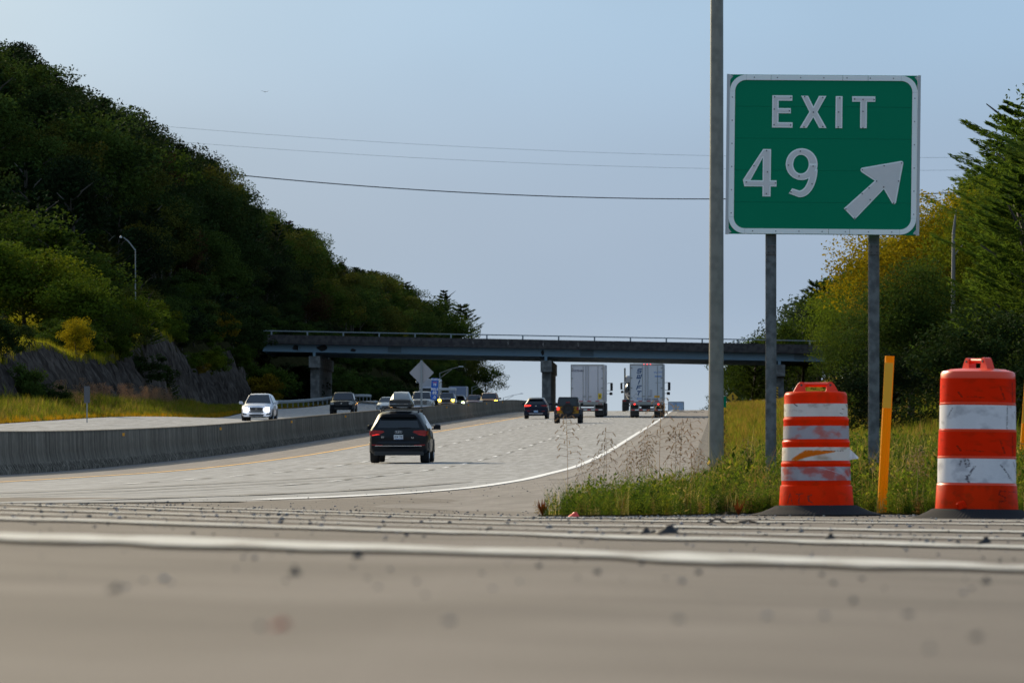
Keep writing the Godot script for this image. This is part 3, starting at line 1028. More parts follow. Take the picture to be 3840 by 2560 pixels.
func drums() -> void:
	# first drum: narrow worn bands between step ridges
	var org := Vector3(0.92, 0.036, 0.001)
	var oim := band_img(512, 512, org, Vector3(0.74, 0.04, 0.003), 0.30, 0.2, 91)
	var om := tex_mat("drum_orange", oim, 0.36, 0.5, Vector3(1, 1, 1))
	var lim := band_img(1024, 192, org, Vector3(0.76, 0.04, 0.003), 0.30, 0.2, 92)
	var grey := Color(0.30, 0.27, 0.28, 0.85)
	var x0 := 0.352 * 1024      # stencilled letters A T C, half rubbed off
	stroke(lim, Vector2(x0, 150), Vector2(x0 + 14, 62), 4.5, grey, 0.42, 3)
	stroke(lim, Vector2(x0 + 30, 150), Vector2(x0 + 16, 66), 4.0, grey, 0.52, 4)
	stroke(lim, Vector2(x0 + 48, 68), Vector2(x0 + 78, 66), 5.0, grey, 0.3, 5)
	stroke(lim, Vector2(x0 + 63, 72), Vector2(x0 + 63, 150), 5.0, grey, 0.35, 6)
	stroke(lim, Vector2(x0 + 122, 72), Vector2(x0 + 106, 88), 5.0, grey, 0.4, 7)
	stroke(lim, Vector2(x0 + 106, 88), Vector2(x0 + 110, 128), 5.0, grey, 0.4, 8)
	stroke(lim, Vector2(x0 + 110, 128), Vector2(x0 + 128, 142), 5.0, grey, 0.5, 9)
	var lm := tex_mat("drum_orange_lettered", lim, 0.36, 0.5, Vector3(1, 1, 1))
	var d1 := base("traffic_drum", Vector3(2.455, ground_at(2.455, 16.05) + 0.004, -16.05 * K), Basis(Vector3(0, 0, 1), 0.004) * Basis(Vector3.UP, PI))
	tag(d1, "orange traffic drum with four narrow worn bands, nearer the sign posts", "traffic drum", "orange traffic drums at the gore")
	rubber_base(d1, 0.305, 0.515, 0.088)
	var low := MB.new()
	low.lathe([Vector2(0.303, 0.06), Vector2(0.300, 0.10), Vector2(0.2915, 0.235), Vector2(0.289, 0.245)], 64, Vector3.ZERO, Basis(), 0.006)
	build(low, "lower_body", lm, d1)
	var sh := MB.new()
	sh.lathe([Vector2(0.289, 0.245), Vector2(0.279, 0.252), Vector2(0.2785, 0.30), Vector2(0.2775, 0.405), Vector2(0.281, 0.412), Vector2(0.280, 0.432), Vector2(0.272, 0.442), Vector2(0.2705, 0.578), Vector2(0.274, 0.586), Vector2(0.2735, 0.602), Vector2(0.2635, 0.613), Vector2(0.262, 0.76), Vector2(0.265, 0.768), Vector2(0.2645, 0.785), Vector2(0.2545, 0.797), Vector2(0.2535, 0.965), Vector2(0.250, 0.985), Vector2(0.236, 1.0), Vector2(0.20, 1.004), Vector2(0.0, 1.0)], 64, Vector3.ZERO, Basis(), 0.004)
	build(sh, "body", om, d1)
	var cream := band_img(512, 96, Vector3(0.78, 0.74, 0.66), Vector3(0.45, 0.38, 0.31), 0.42, 0.12, 93)
	for j in range(0, 96, 12):
		for i in 512:
			cream.set_pixel(i, j, cream.get_pixel(i, j).darkened(0.04))
	for k in [[330, 40, 338, 43], [322, 70, 330, 74], [190, 5, 200, 20], [352, 10, 362, 30]]:
		stroke(cream, Vector2(k[0], k[1]), Vector2(k[2], k[3]), 3.0, Color(0.3, 0.26, 0.22, 0.8))
	var torn := band_img(512, 96, Vector3(0.78, 0.72, 0.62), Vector3(0.55, 0.42, 0.30), 0.30, 0.15, 94)
	for k in 9:       # sheeting torn away, the orange shows through
		stroke(torn, Vector2(196 + k * 4, 84 - k * 7), Vector2(222 + k * 9, 40 - k * 3.5 + 20), 13.0 - k * 0.7, Color(0.88, 0.44, 0.09, 0.9), 0.1, k)
	for k in 7:
		stroke(torn, Vector2(270 + k * 9, 26 + (k % 2) * 4), Vector2(273 + k * 9, 28), 2.2, Color(0.25, 0.2, 0.17, 0.9))
	var worn_a := band_img(512, 96, Vector3(0.44, 0.42, 0.44), Vector3(0.55, 0.19, 0.16), 0.10, 0.10, 95)
	var worn_b := band_img(512, 96, Vector3(0.44, 0.42, 0.44), Vector3(0.52, 0.14, 0.12), 0.02, 0.18, 96)
	for k in [[300, 4, 345, 90], [305, 2, 352, 88], [260, 10, 330, 60]]:
		stroke(worn_b, Vector2(k[0], k[1]), Vector2(k[2], k[3]), 2.5, Color(0.80, 0.76, 0.77, 0.8))
	for q in [[0.802, 0.905, 0.2545, 0.2540, cream, "cream"], [0.620, 0.727, 0.2640, 0.2628, worn_a, "worn a"], [0.447, 0.555, 0.2727, 0.2714, torn, "torn"], [0.288, 0.398, 0.2792, 0.2786, worn_b, "worn b"]]:
		var b := MB.new()
		b.lathe([Vector2(q[2] - 0.003, q[0] - 0.0005), Vector2(q[2] + 0.0018, q[0]), Vector2(q[3] + 0.0018, q[1]), Vector2(q[3] - 0.003, q[1] + 0.0005)], 64, Vector3.ZERO, Basis(), 0.004)
		build(b, "reflective_band", tex_mat("band " + q[5], q[4], 0.4, 0.25, Vector3(1, 1, 1)), d1)
	handle(d1, 0.998, PI, 0.96, mat("drum_handle", 0.78, 0.035, 0.002, 0.35))
	var fl := MB.new()
	var rows := []
	for i in 6:
		var f := i / 5.0
		rows.append([Vector3(-0.268 - 0.075 * f, 0.545 - 0.055 * f - 0.02 * f * f, 0.02 * sin(f * 4)), Vector3(-0.268 - 0.07 * f, 0.452 + 0.012 * f, -0.03 + 0.03 * sin(f * 5))])
	fl.grid(rows)
	build(fl, "loose_sheeting", mat("loose_sheeting", 0.75, 0.7, 0.66, 0.5), d1)

	# second drum: two broad white bands, domed lid
	var d2 := base("traffic_drum", Vector3(3.385, ground_at(3.385, 14.5) - 0.022, -14.5 * K), Basis(Vector3(0, 0, 1), -0.012) * Basis(Vector3.UP, PI))
	tag(d2, "orange traffic drum with two broad white bands and domed lid, at the frame's edge", "traffic drum", "orange traffic drums at the gore")
	rubber_base(d2, 0.305, 0.50, 0.095)
	var b2 := band_img(1024, 192, Vector3(0.80, 0.034, 0.001), Vector3(0.60, 0.035, 0.003), 0.22, 0.3, 101)
	x0 = 0.575 * 1024
	var dk := Color(0.13, 0.10, 0.14, 0.75)
	for k in [[36, 40, 8, 36], [8, 36, 4, 62], [4, 62, 34, 84], [34, 84, 34, 108], [34, 108, 4, 112]]:
		stroke(b2, Vector2(x0 + k[0], k[1]), Vector2(x0 + k[2], k[3]), 5.5, dk, 0.42, int(k[0]))
	for k in 4:
		stroke(b2, Vector2(x0 + 58 + k * 16, 42), Vector2(x0 + 66 + k * 16, 44), 5.0, dk, 0.45, k)
	for k in [[172, 44, 146, 40], [146, 40, 136, 70], [136, 70, 146, 108], [160, 112, 176, 100]]:
		stroke(b2, Vector2(x0 + k[0], k[1]), Vector2(x0 + k[2], k[3]), 5.5, dk, 0.42, int(k[1]))
	var low2 := MB.new()
	low2.lathe([Vector2(0.306, 0.07), Vector2(0.302, 0.11), Vector2(0.293, 0.262), Vector2(0.290, 0.268)], 64, Vector3.ZERO, Basis(), 0.006)
	build(low2, "lower_body", tex_mat("drum_two_low", b2, 0.36, 0.5, Vector3(1, 1, 1)), d2)
	var or2 := band_img(512, 256, Vector3(0.93, 0.027, 0.001), Vector3(0.74, 0.026, 0.002), 0.30, 0.25, 102)
	for k in [[205, 150, 214, 200], [225, 196, 262, 204], [240, 188, 256, 206], [340, 30, 342, 240], [300, 90, 312, 220]]:
		stroke(or2, Vector2(k[0], k[1]), Vector2(k[2], k[3]), 3.5, Color(0.42, 0.17, 0.12, 0.8), 0.4, int(k[0]))
	var om2 := tex_mat("drum_two_orange", or2, 0.36, 0.5, Vector3(1, 1, 1))
	var wim := band_img(512, 128, Vector3(0.80, 0.79, 0.80), Vector3(0.58, 0.57, 0.58), 0.30, 0.12, 103)
	for k in [[320, 0, 320, 127], [350, 30, 368, 60], [365, 60, 380, 126], [190, 20, 178, 60]]:
		stroke(wim, Vector2(k[0], k[1]), Vector2(k[2], k[3]), 2.6, Color(0.48, 0.46, 0.47, 0.7), 0.3, int(k[1]))
	var wim2 := band_img(512, 128, Vector3(0.80, 0.79, 0.80), Vector3(0.56, 0.55, 0.57), 0.24, 0.2, 104)
	for k in [[222, 5, 226, 45], [230, 8, 232, 42], [244, 40, 226, 110], [226, 90, 232, 122], [345, 20, 385, 120], [395, 10, 430, 110], [375, 5, 398, 70], [300, 30, 330, 100], [215, 15, 210, 40]]:
		stroke(wim2, Vector2(k[0], k[1]), Vector2(k[2], k[3]), 3.4, Color(0.33, 0.31, 0.33, 0.75), 0.32, int(k[1]))
	# rolled beads part the bands
	var sh2 := MB.new()
	sh2.lathe([Vector2(0.289, 0.266), Vector2(0.292, 0.270), Vector2(0.288, 0.280), Vector2(0.284, 0.282), Vector2(0.283, 0.464), Vector2(0.287, 0.468), Vector2(0.287, 0.474), Vector2(0.2825, 0.478), Vector2(0.2815, 0.658), Vector2(0.285, 0.662), Vector2(0.285, 0.668), Vector2(0.2765, 0.672), Vector2(0.2755, 0.852), Vector2(0.279, 0.856), Vector2(0.279, 0.862), Vector2(0.2735, 0.866), Vector2(0.272, 1.045), Vector2(0.2715, 1.075), Vector2(0.262, 1.094), Vector2(0.20, 1.112), Vector2(0.12, 1.118), Vector2(0.0, 1.118)], 64, Vector3.ZERO, Basis(), 0.005)
	build(sh2, "body", mat("drum_two_shell", 0.80, 0.045, 0.002, 0.3), d2)
	for q in [[0.872, 1.043, 0.2736, 0.2722, om2], [0.676, 0.850, 0.2768, 0.2758, tex_mat("band white upper", wim, 0.38, 0.25, Vector3(1, 1, 1))], [0.482, 0.656, 0.2828, 0.2818, om2], [0.286, 0.462, 0.2843, 0.2833, tex_mat("band white lower", wim2, 0.38, 0.25, Vector3(1, 1, 1))]]:
		var b := MB.new()
		b.lathe([Vector2(q[2] - 0.003, q[0] - 0.0005), Vector2(q[2] + 0.0018, q[0]), Vector2(q[3] + 0.0018, q[1]), Vector2(q[3] - 0.003, q[1] + 0.0005)], 64, Vector3.ZERO, Basis(), 0.005)
		build(b, "reflective_band", q[4], d2)
	handle(d2, 1.112, PI - 1.05, 0.85, mat("drum_handle", 0.78, 0.035, 0.002, 0.35))
	var lug := MB.new()
	lug.soft_box(Vector3(0.135, 0.125, -0.272), Vector3(0.07, 0.055, 0.05), 0.012, Basis(Vector3(0, 0, 1), -0.35))
	build(lug, "foot_lug", om2, d2)

func flexible_post(x: float, d: float, top: float, lean: float, label: String) -> void:
	var y0 := ground_at(x, d) - 0.1
	var o := base("delineator_post", Vector3(x, y0, -d * K), Basis(Vector3(0, 0, 1), -lean) * Basis(Vector3.UP, -0.15))
	tag(o, label, "marker post", "yellow flexible posts by the drums")
	var h := top - y0
	var ym := mat("post_yellow", 0.90, 0.36, 0.0, 0.42)
	ym.backlight_enabled = true
	ym.backlight = srgb(0.5, 0.20, 0.0)
	ym.metallic_specular = 0.2
	var mb := MB.new()
	mb.prism(PackedVector2Array([Vector2(-0.042, -0.008), Vector2(-0.030, 0.012), Vector2(-0.012, 0.014), Vector2(-0.008, 0.019), Vector2(0.008, 0.019), Vector2(0.012, 0.014), Vector2(0.030, 0.012), Vector2(0.042, -0.008), Vector2(0.039, -0.010), Vector2(0.028, 0.006), Vector2(0, 0.006), Vector2(-0.028, 0.006), Vector2(-0.039, -0.010)]), 0.0, h, Transform3D(Basis(Vector3.RIGHT, -PI / 2) , Vector3.ZERO) * Transform3D(Basis(Vector3(0, 0, 1), PI), Vector3.ZERO))
	build(mb, "shaft", ym, o)
	var st := MB.new()
	st.box(Vector3(0, h - 0.26, 0.021), Vector3(0.076, 0.40, 0.003))
	build(st, "reflective_sheet", mat("sheet_amber", 0.92, 0.42, 0.004, 0.35), o)

# ---------------------------------------------------------------- signs, lamps and wires farther up the road
func text(parent: Node3D, called: String, s: String, h: float, at: Vector3, m: Material, b := Basis(), slant := 0.0, wide := 1.0, bold := 0.0) -> void:
	var t := TextMesh.new()
	var f := SystemFont.new()
	f.font_names = PackedStringArray(["Droid Sans"])
	f.font_weight = 700
	var fv := FontVariation.new()
	fv.base_font = f
	fv.variation_embolden = bold
	t.font = fv
	t.font_size = 32
	t.pixel_size = h / 32.0 * 1.36
	t.depth = 0.006
	t.text = s
	t.material = m
	var sk := Basis(Vector3(wide, 0, 0), Vector3(slant, 1, 0), Vector3(0, 0, 1))
	put(t, called, m, parent, Transform3D(b * sk, at))

func small_signs() -> void:
	var gal := mat("galvanised", 0.26, 0.28, 0.29, 0.45, 0.4)
	# back of a diamond sign on the median
	var s := 111.5
	var p := spot(s, 14.9)
	p.y = land(s, 14.6) + CAM_H
	var o := base("diamond_sign", p, Basis(Vector3.UP, -heading(s)))
	tag(o, "grey back of a diamond sign on a post atop the median barrier", "sign")
	var pl := MB.new()
	var r := 0.76
	pl.prism(PackedVector2Array([Vector2(0.03, -r), Vector2(r, -0.03), Vector2(r, 0.03), Vector2(0.03, r), Vector2(-0.03, r), Vector2(-r, 0.03), Vector2(-r, -0.03), Vector2(-0.03, -r)]), -0.004, 0.0, Transform3D(Basis(), Vector3(0, 3.30, -0.05)))
	build(pl, "plate", mat("sign_back", 0.36, 0.34, 0.35, 0.55, 0.2), o)
	var po := MB.new()
	po.box(Vector3(0, 2.59, 0.02), Vector3(0.12, 3.0, 0.06))
	build(po, "post", gal, o)
	# blue mile marker
	s = 115.5
	p = spot(s, 14.75)
	p.y = land(s, 14.6) + CAM_H
	o = base("mile_marker", p - Vector3(0, 0.15, 0), (Basis(Vector3.UP, -heading(s)) * Basis(Vector3(0, 0, 1), -0.05)).scaled(Vector3.ONE * 1.31))
	tag(o, "tall narrow blue mile marker reading 49.0 above the median barrier", "sign")
	var blue := mat("sign_blue", 0.006, 0.10, 0.46, 0.45)
	pl = MB.new()
	pl.box(Vector3(0, 1.98, 0), Vector3(0.35, 0.80, 0.006))
	build(pl, "plate", blue, o)
	pl = MB.new()
	pl.box(Vector3(-0.012, 1.42, 0), Vector3(0.33, 0.27, 0.006))
	build(pl, "plate", blue, o)
	po = MB.new()
	po.box(Vector3(0.0, 1.6, -0.03), Vector3(0.045, 1.3, 0.04))
	build(po, "post", gal, o)
	var ink := mat("white_print", 0.85, 0.85, 0.85, 0.5)
	text(o, "lettering", "NORTH", 0.085, Vector3(0, 2.315, 0.008), ink)
	text(o, "lettering", "MILE", 0.115, Vector3(0, 1.83, 0.008), ink)
	text(o, "lettering", "49", 0.15, Vector3(0, 1.655, 0.008), ink)
	text(o, "lettering", ".0", 0.15, Vector3(0, 1.42, 0.008), ink)
	var sd := MB.new()
	sd.prism(PackedVector2Array([Vector2(-0.10, 0.03), Vector2(0.10, 0.03), Vector2(0.105, -0.04), Vector2(0.07, -0.11), Vector2(0, -0.16), Vector2(-0.07, -0.11), Vector2(-0.105, -0.04)]), 0.004, 0.007, Transform3D(Basis(), Vector3(0, 2.12, 0)))
	build(sd, "shield", mat("shield_blue", 0.02, 0.14, 0.48, 0.45), o)
	sd = MB.new()
	sd.prism(PackedVector2Array([Vector2(-0.10, 0.075), Vector2(-0.05, 0.06), Vector2(0, 0.075), Vector2(0.05, 0.06), Vector2(0.10, 0.075), Vector2(0.103, 0.03), Vector2(-0.103, 0.03)]), 0.004, 0.008, Transform3D(Basis(), Vector3(0, 2.12, 0)))
	build(sd, "shield_top", mat("shield_red", 0.55, 0.07, 0.06, 0.5), o)
	text(o, "lettering", "75", 0.11, Vector3(0, 2.055, 0.010), ink)
	# narrow plate seen from behind, in the left verge
	p = Vector3(-20.3, ground_at(-20.3, 95.0), -95.0 * K)
	o = base("verge_sign", p)
	tag(o, "narrow grey back of a small sign in the grass below the rock face", "sign")
	pl = MB.new()
	pl.box(Vector3(0, 1.35, 0), Vector3(0.28, 0.80, 0.004))
	build(pl, "plate", mat("sign_back_dull", 0.10, 0.10, 0.105, 0.6), o)
	po = MB.new()
	po.box(Vector3(0, 0.7, -0.03), Vector3(0.05, 2.0, 0.03))
	build(po, "post", gal, o)
	# yellow merge sign beyond the overpass
	p = Vector3(26.75, ground_at(26.75, 241.0), -241.0 * K)
	o = base("merge_sign", p)
	tag(o, "yellow diamond merge sign in the grass beneath the overpass", "sign")
	r = 0.66
	var cy := 11.62 + CAM_H - p.y
	pl = MB.new()
	pl.prism(PackedVector2Array([Vector2(0, -r), Vector2(r, 0), Vector2(0, r), Vector2(-r, 0)]), -0.004, 0.0, Transform3D(Basis(), Vector3(0, cy, 0)))
	build(pl, "plate", mat("sign_yellow", 0.75, 0.42, 0.02, 0.5), o)
	var ar := MB.new()
	ar.prism(PackedVector2Array([Vector2(-0.06, -0.36), Vector2(0.06, -0.36), Vector2(0.06, -0.17), Vector2(0.17, -0.30), Vector2(0.25, -0.22), Vector2(0.06, -0.02), Vector2(0.06, 0.14), Vector2(0.16, 0.14), Vector2(0.0, 0.40), Vector2(-0.16, 0.14), Vector2(-0.06, 0.14)]), 0.003, 0.007, Transform3D(Basis(), Vector3(0, cy, 0)))
	build(ar, "arrow", mat("black_print", 0.012, 0.012, 0.012, 0.6), o)
	po = MB.new()
	po.box(Vector3(0, cy / 2 - 0.2, -0.05), Vector3(0.08, cy + 0.8, 0.05))
	build(po, "post", gal, o)
	# green plate just right of the lamp post, far off
	p = Vector3(14.62, ground_at(14.62, 136.0), -136.0 * K)
	o = base("green_sign", p)
	tag(o, "small green roadside sign peeping out behind the lamp post", "sign")
	pl = MB.new()
	pl.box(Vector3(-0.22, 6.25 + CAM_H - p.y, 0), Vector3(0.5, 0.75, 0.01))
	build(pl, "plate", mat("sign_green", 0.004, 0.19, 0.095, 0.42), o)
	po = MB.new()
	po.box(Vector3(-0.3, (6.25 - p.y) / 2, -0.04), Vector3(0.06, 6.9 - p.y, 0.04))
	build(po, "post", gal, o)

func street_lamp(x: float, d: float, top: float, reach: float, label: String, group := "") -> void:
	var y0 := ground_at(x, d) - 0.3
	var o := base("street_lamp", Vector3(x, y0, -d * K))
	tag(o, label, "street lamp", group)
	var m := mat("lamp_metal", 0.20, 0.21, 0.21, 0.6)
	var h := top + CAM_H - y0
	var mb := MB.new()
	var slim := 0.48 if d < 200 else 1.0
	mb.tube(Vector3(0, 0, 0), Vector3(0, h - 0.9, 0), 0.11 * slim, 0.075 * slim, 10)
	build(mb, "pole", m, o)
	var ar := MB.new()
	var k := signf(reach)
	ar.tube(Vector3(0, h - 1.0, 0), Vector3(reach * 0.55, h - 0.35, 0), 0.045, 0.045, 8)
	ar.tube(Vector3(reach * 0.55, h - 0.35, 0), Vector3(reach, h - 0.02, 0), 0.045, 0.04, 8)
	if absf(reach) > 1.5:
		ar.tube(Vector3(0, h - 1.75, 0), Vector3(reach * 0.6, h - 0.42, 0), 0.04, 0.04, 8)
	build(ar, "arm", m, o)
	var hd := MB.new()
	hd.soft_box(Vector3(reach + 0.2 * k, h + 0.02, 0), Vector3(0.75 * slim * slim, 0.15, 0.30), 0.05)
	build(hd, "lamp_head", mat("lamp_head", 0.42, 0.43, 0.44, 0.4), o)

func wires() -> void:
	var m := mat("cable_black", 0.03, 0.034, 0.04, 0.6)
	var k := 0
	for w in [[19.545, -0.0427, 0.00165, 0.075, "thick lowest cable strung across the valley above the overpass"], [21.66, -0.0427, 0.00087, 0.016, "thin middle wire strung across the sky"], [22.53, -0.045, 0.0009, 0.016, "thin topmost wire strung across the sky"]]:
		var mb := MB.new()
		var z := (-270.0 - k * 2.0) * K
		var sc := -z / 130.0 / K
		var prev := Vector3.ZERO
		for i in 45:
			var x := -30.0 + i * 1.72
			var q := Vector3(x * sc, (w[0] + w[1] * x + w[2] * x * x) * sc, z)
			if i > 0:
				mb.tube(prev, q, w[3], w[3], 6, false)
			prev = q
		tag(build(mb, "power_cable", m), w[4], "cable", "overhead cables")
		k += 1

func litter() -> void:
	var blk := mat("tyre_rubber", 0.016, 0.016, 0.017, 0.75)
	# scraps of tyre on the far shoulder
	var k := 0
	for q in [[147.0, -1.6, 1.6, "long black strip of tyre tread on the shoulder past the trucks"], [147.5, -2.6, 0.9, "short black scrap of tyre tread beside the longer strip"], [73.0, -2.3, 0.62, "curled black scrap of tyre on the shoulder behind the seed heads"], [118.0, -2.7, 0.8, "flat black scrap of tyre at the shoulder's outer edge"]]:
		var mb := MB.new()
		var rows := []
		for i in 9:
			var f := i / 8.0 - 0.5
			var y := 0.05 + 0.09 * sin(f * 7 + k) ** 2
			rows.append([Vector3(f * q[2], y, 0.09 + 0.05 * sin(f * 9)), Vector3(f * q[2], y + 0.05, -0.09 + 0.04 * sin(f * 11))])
		mb.grid(rows)
		var o := build(mb, "tyre_scrap", blk)
		o.position = spot(q[0], q[1], 0.01)
		tag(o, q[3], "tyre scrap", "scraps of tyre on the shoulder")
		k += 1
	# lumps on the gore
	for q in [[0.45, 5.75, 0.050, 0.026, "tyre_lump", "larger black lump of rubber lying on the gore stripes", blk], [0.385, 5.7, 0.028, 0.017, "tyre_lump", "smaller black lump of rubber left of the larger one", blk], [1.27, 5.35, 0.030, 0.02, "tyre_lump", "black lump of rubber on the gore stripes below the left drum", blk], [0.88, 5.5, 0.024, 0.016, "tyre_lump", "dark lump midway along the gore stripes", blk],
			[0.375, 12.0, 0.05, 0.03, "red_scrap", "small red scrap of plastic at the tip of the weeds", mat("red_plastic", 0.75, 0.05, 0.03, 0.4)], [-0.137, 1.18, 0.009, 0.005, "red_crumb", "blurred red crumb on the asphalt close to the lens", mat("red_crumb", 0.30, 0.03, 0.02, 1.0)],
			[-0.215, 1.98, 0.011, 0.009, "dark_stone", "blurred dark stone on the asphalt left of the middle", mat("dark_stone", 0.05, 0.046, 0.042, 0.8)], [-0.31, 1.55, 0.009, 0.006, "dark_stone", "blurred dark stone on the asphalt at lower left", mat("dark_stone", 0.05, 0.046, 0.042, 0.8)], [-0.2, 2.6, 0.012, 0.01, "dark_stone", "blurred dark stone just short of the nearest stripe", mat("dark_stone", 0.05, 0.046, 0.042, 0.8)], [0.56, 2.35, 0.010, 0.008, "dark_stone", "blurred dark stone short of the nearest stripe at right", mat("dark_stone", 0.05, 0.046, 0.042, 0.8)]]:
		var mb := MB.new()
		var a: float = q[2]
		mb.lathe([Vector2(0.0, 0.0), Vector2(a * 0.62, 0.001), Vector2(a * 0.40, q[3] * 0.5), Vector2(a * 0.26, q[3] * 0.62), Vector2(a * 0.16, q[3]), Vector2(0, q[3] * 0.8)], 7, Vector3.ZERO, Basis(Vector3(1.2, 0.1, 0), Vector3(0.35 * sin(a * 900), 1, 0), Vector3(0.2, 0, 0.6)), 0.32)
		var o := build(mb, q[4], q[6])
		o.position = Vector3(q[0], ground_at(q[0], q[1]) + 0.010, -q[1] * K)
		tag(o, q[5], "rubber lump" if q[4] == "tyre_lump" else "scrap" if q[4].begins_with("red") else "stone", "lumps of rubber on the gore" if q[4] == "tyre_lump" else "dark stones on the gore" if q[4] == "dark_stone" else "")
	# a dry twig, and the strip of wire beside it
	var tw := MB.new()
	var pts := [[0.80, 8.15, 0.012], [0.84, 8.2, 0.03], [0.885, 8.2, 0.012], [0.93, 8.1, 0.016], [0.97, 8.15, 0.022], [1.01, 8.1, 0.012]]
	var bark := mat("bark_dry", 0.06, 0.045, 0.035, 0.9)
	var mid := Vector3(0.9, 0, -8.15 * K)
	mid.y = ground_at(0.9, 8.15) + 0.012
	for i in range(pts.size() - 1):
		tw.tube(Vector3(pts[i][0] - 0.9, pts[i][2] - 0.006, -pts[i][1] + 8.15), Vector3(pts[i + 1][0] - 0.9, pts[i + 1][2] - 0.006, -pts[i + 1][1] + 8.15), 0.005, 0.004, 6)
	tw.tube(Vector3(-0.05, 0.02, -0.05), Vector3(-0.02, 0.05, 0.02), 0.003, 0.002, 5)
	tw.tube(Vector3(-0.06, 0.02, -0.02), Vector3(-0.09, 0.045, 0.02), 0.003, 0.002, 5)
	var t := build(tw, "twig", bark)
	t.position = mid
	tag(t, "dry forked twig lying on the gore before the weeds", "twig")
	# grit
	var pm := MB.new()
	pm.lathe([Vector2(0, 0), Vector2(0.45, 0.05), Vector2(0.5, 0.3), Vector2(0.3, 0.6), Vector2(0, 0.68)], 7, Vector3.ZERO, Basis(), 0.12)
	var gm := mat("grit", 1, 1, 1, 0.9)
	gm.vertex_color_use_as_albedo = true
	var mm := MultiMesh.new()
	mm.transform_format = MultiMesh.TRANSFORM_3D
	mm.use_colors = true
	mm.mesh = pm.done()
	var n := 6400
	mm.instance_count = n
	for i in n:
		var d: float
		var x: float
		var size: float
		if i < 3600:
			d = 1.2 + 13.5 * pow(rng.randf(), 0.8)
			x = rng.randf_range(-0.33, 0.33) * (d + 1.0)
			size = (0.002 + 0.010 * pow(rng.randf(), 4.0)) * (0.8 + 1.0 * smoothstep(3.5, 7.0, d))
		elif i < 5600:     # washed up along the weeds
			x = rng.randf_range(0.1, 6.5)
			d = weed_front(x) - 0.15 - absf(rng.randfn(0.0, 0.55))
			size = 0.004 + 0.018 * pow(rng.randf(), 2.2)
		else:
			d = rng.randf_range(12, 34)
			var q := along(0, d)
			x = rng.randfn(on(PX, q.x) + 2.2, 1.6)
			size = 0.006 + 0.016 * pow(rng.randf(), 3.0)
		var g := rng.randf_range(0.06, 0.24)
		mm.set_instance_transform(i, Transform3D(Basis(Vector3.UP, rng.randf() * TAU).scaled(Vector3(size, size * rng.randf_range(0.6, 1.0), size)), Vector3(x, ground_at(x, d) + 0.004, -d * K)))
		mm.set_instance_color(i, Color(g, g * 0.95, g * rng.randf_range(0.85, 1.0)))
	var o := MultiMeshInstance3D.new()
	o.name = "gravel"
	o.multimesh = mm
	o.material_override = gm
	add_child(o)
	tag(o, "loose grey gravel strewn over the gore and along the weeds", "gravel", "", "stuff")

func weed_front(x: float) -> float:       # where the weeds begin, as a distance ahead
	var k := [[-0.6, 13.2], [0.15, 12.1], [0.5, 12.4], [1.0, 13.7], [1.75, 16.7], [2.6, 17.3], [3.2, 17.2], [4.0, 16.6], [6.0, 15.4], [14.0, 15.0]]
	for i in range(k.size() - 1):
		if x <= k[i + 1][0]:
			return lerpf(k[i][1], k[i + 1][1], clampf((x - k[i][0]) / (k[i + 1][0] - k[i][0]), 0, 1))
	return 15.0

# ---------------------------------------------------------------- trees
func leaf_mat(key: String, r: float, g: float, b: float, through := 0.45) -> StandardMaterial3D:
	var m := mat("leaf " + key, r, g, b, 0.62)
	m.vertex_color_use_as_albedo = true
	m.metallic_specular = 0.08
	m.roughness = 0.8
	m.backlight_enabled = true
	m.backlight = srgb(through, through, through * 0.7)
	return m

class Leaves:
	var v := PackedVector3Array()
	var c := PackedColorArray()
	var ix := PackedInt32Array()
	func leaf(p: Vector3, along: Vector3, across: Vector3, tone: Color) -> void:
		var n := v.size()
		var fold := along.cross(across).normalized() * across.length() * 0.35
		v.append(p - along); v.append(p + across + fold); v.append(p + along); v.append(p - across + fold)
		for k in 4: c.append(tone)
		ix.append(n); ix.append(n + 1); ix.append(n + 2)
		ix.append(n); ix.append(n + 2); ix.append(n + 3)
	func blade(p: Vector3, tip: Vector3, side: Vector3, bend: Vector3, tone: Color) -> void:
		var n := v.size()
		var mid := (p + tip) / 2 + bend
		v.append(p - side); v.append(p + side); v.append(mid + side * 0.75); v.append(mid - side * 0.75); v.append(tip)
		for k in 5: c.append(tone)
		for k in [0, 1, 2, 0, 2, 3, 3, 2, 4]: ix.append(n + k)
	func done() -> ArrayMesh:
		var a := []
		a.resize(Mesh.ARRAY_MAX)
		a[Mesh.ARRAY_VERTEX] = v
		a[Mesh.ARRAY_COLOR] = c
		a[Mesh.ARRAY_INDEX] = ix
		var m := ArrayMesh.new()
		m.add_surface_from_arrays(Mesh.PRIMITIVE_TRIANGLES, a)
		return m

func rdir() -> Vector3:
	var z := rng.randf_range(-1, 1)
	var a := rng.randf() * TAU
	var r := sqrt(1 - z * z)
	return Vector3(r * cos(a), z, r * sin(a))

func tone(lo: float, hi: float) -> Color:
	var k := rng.randf_range(lo, hi)
	return Color(k * rng.randf_range(0.88, 1.12), k, k * rng.randf_range(0.8, 1.1))

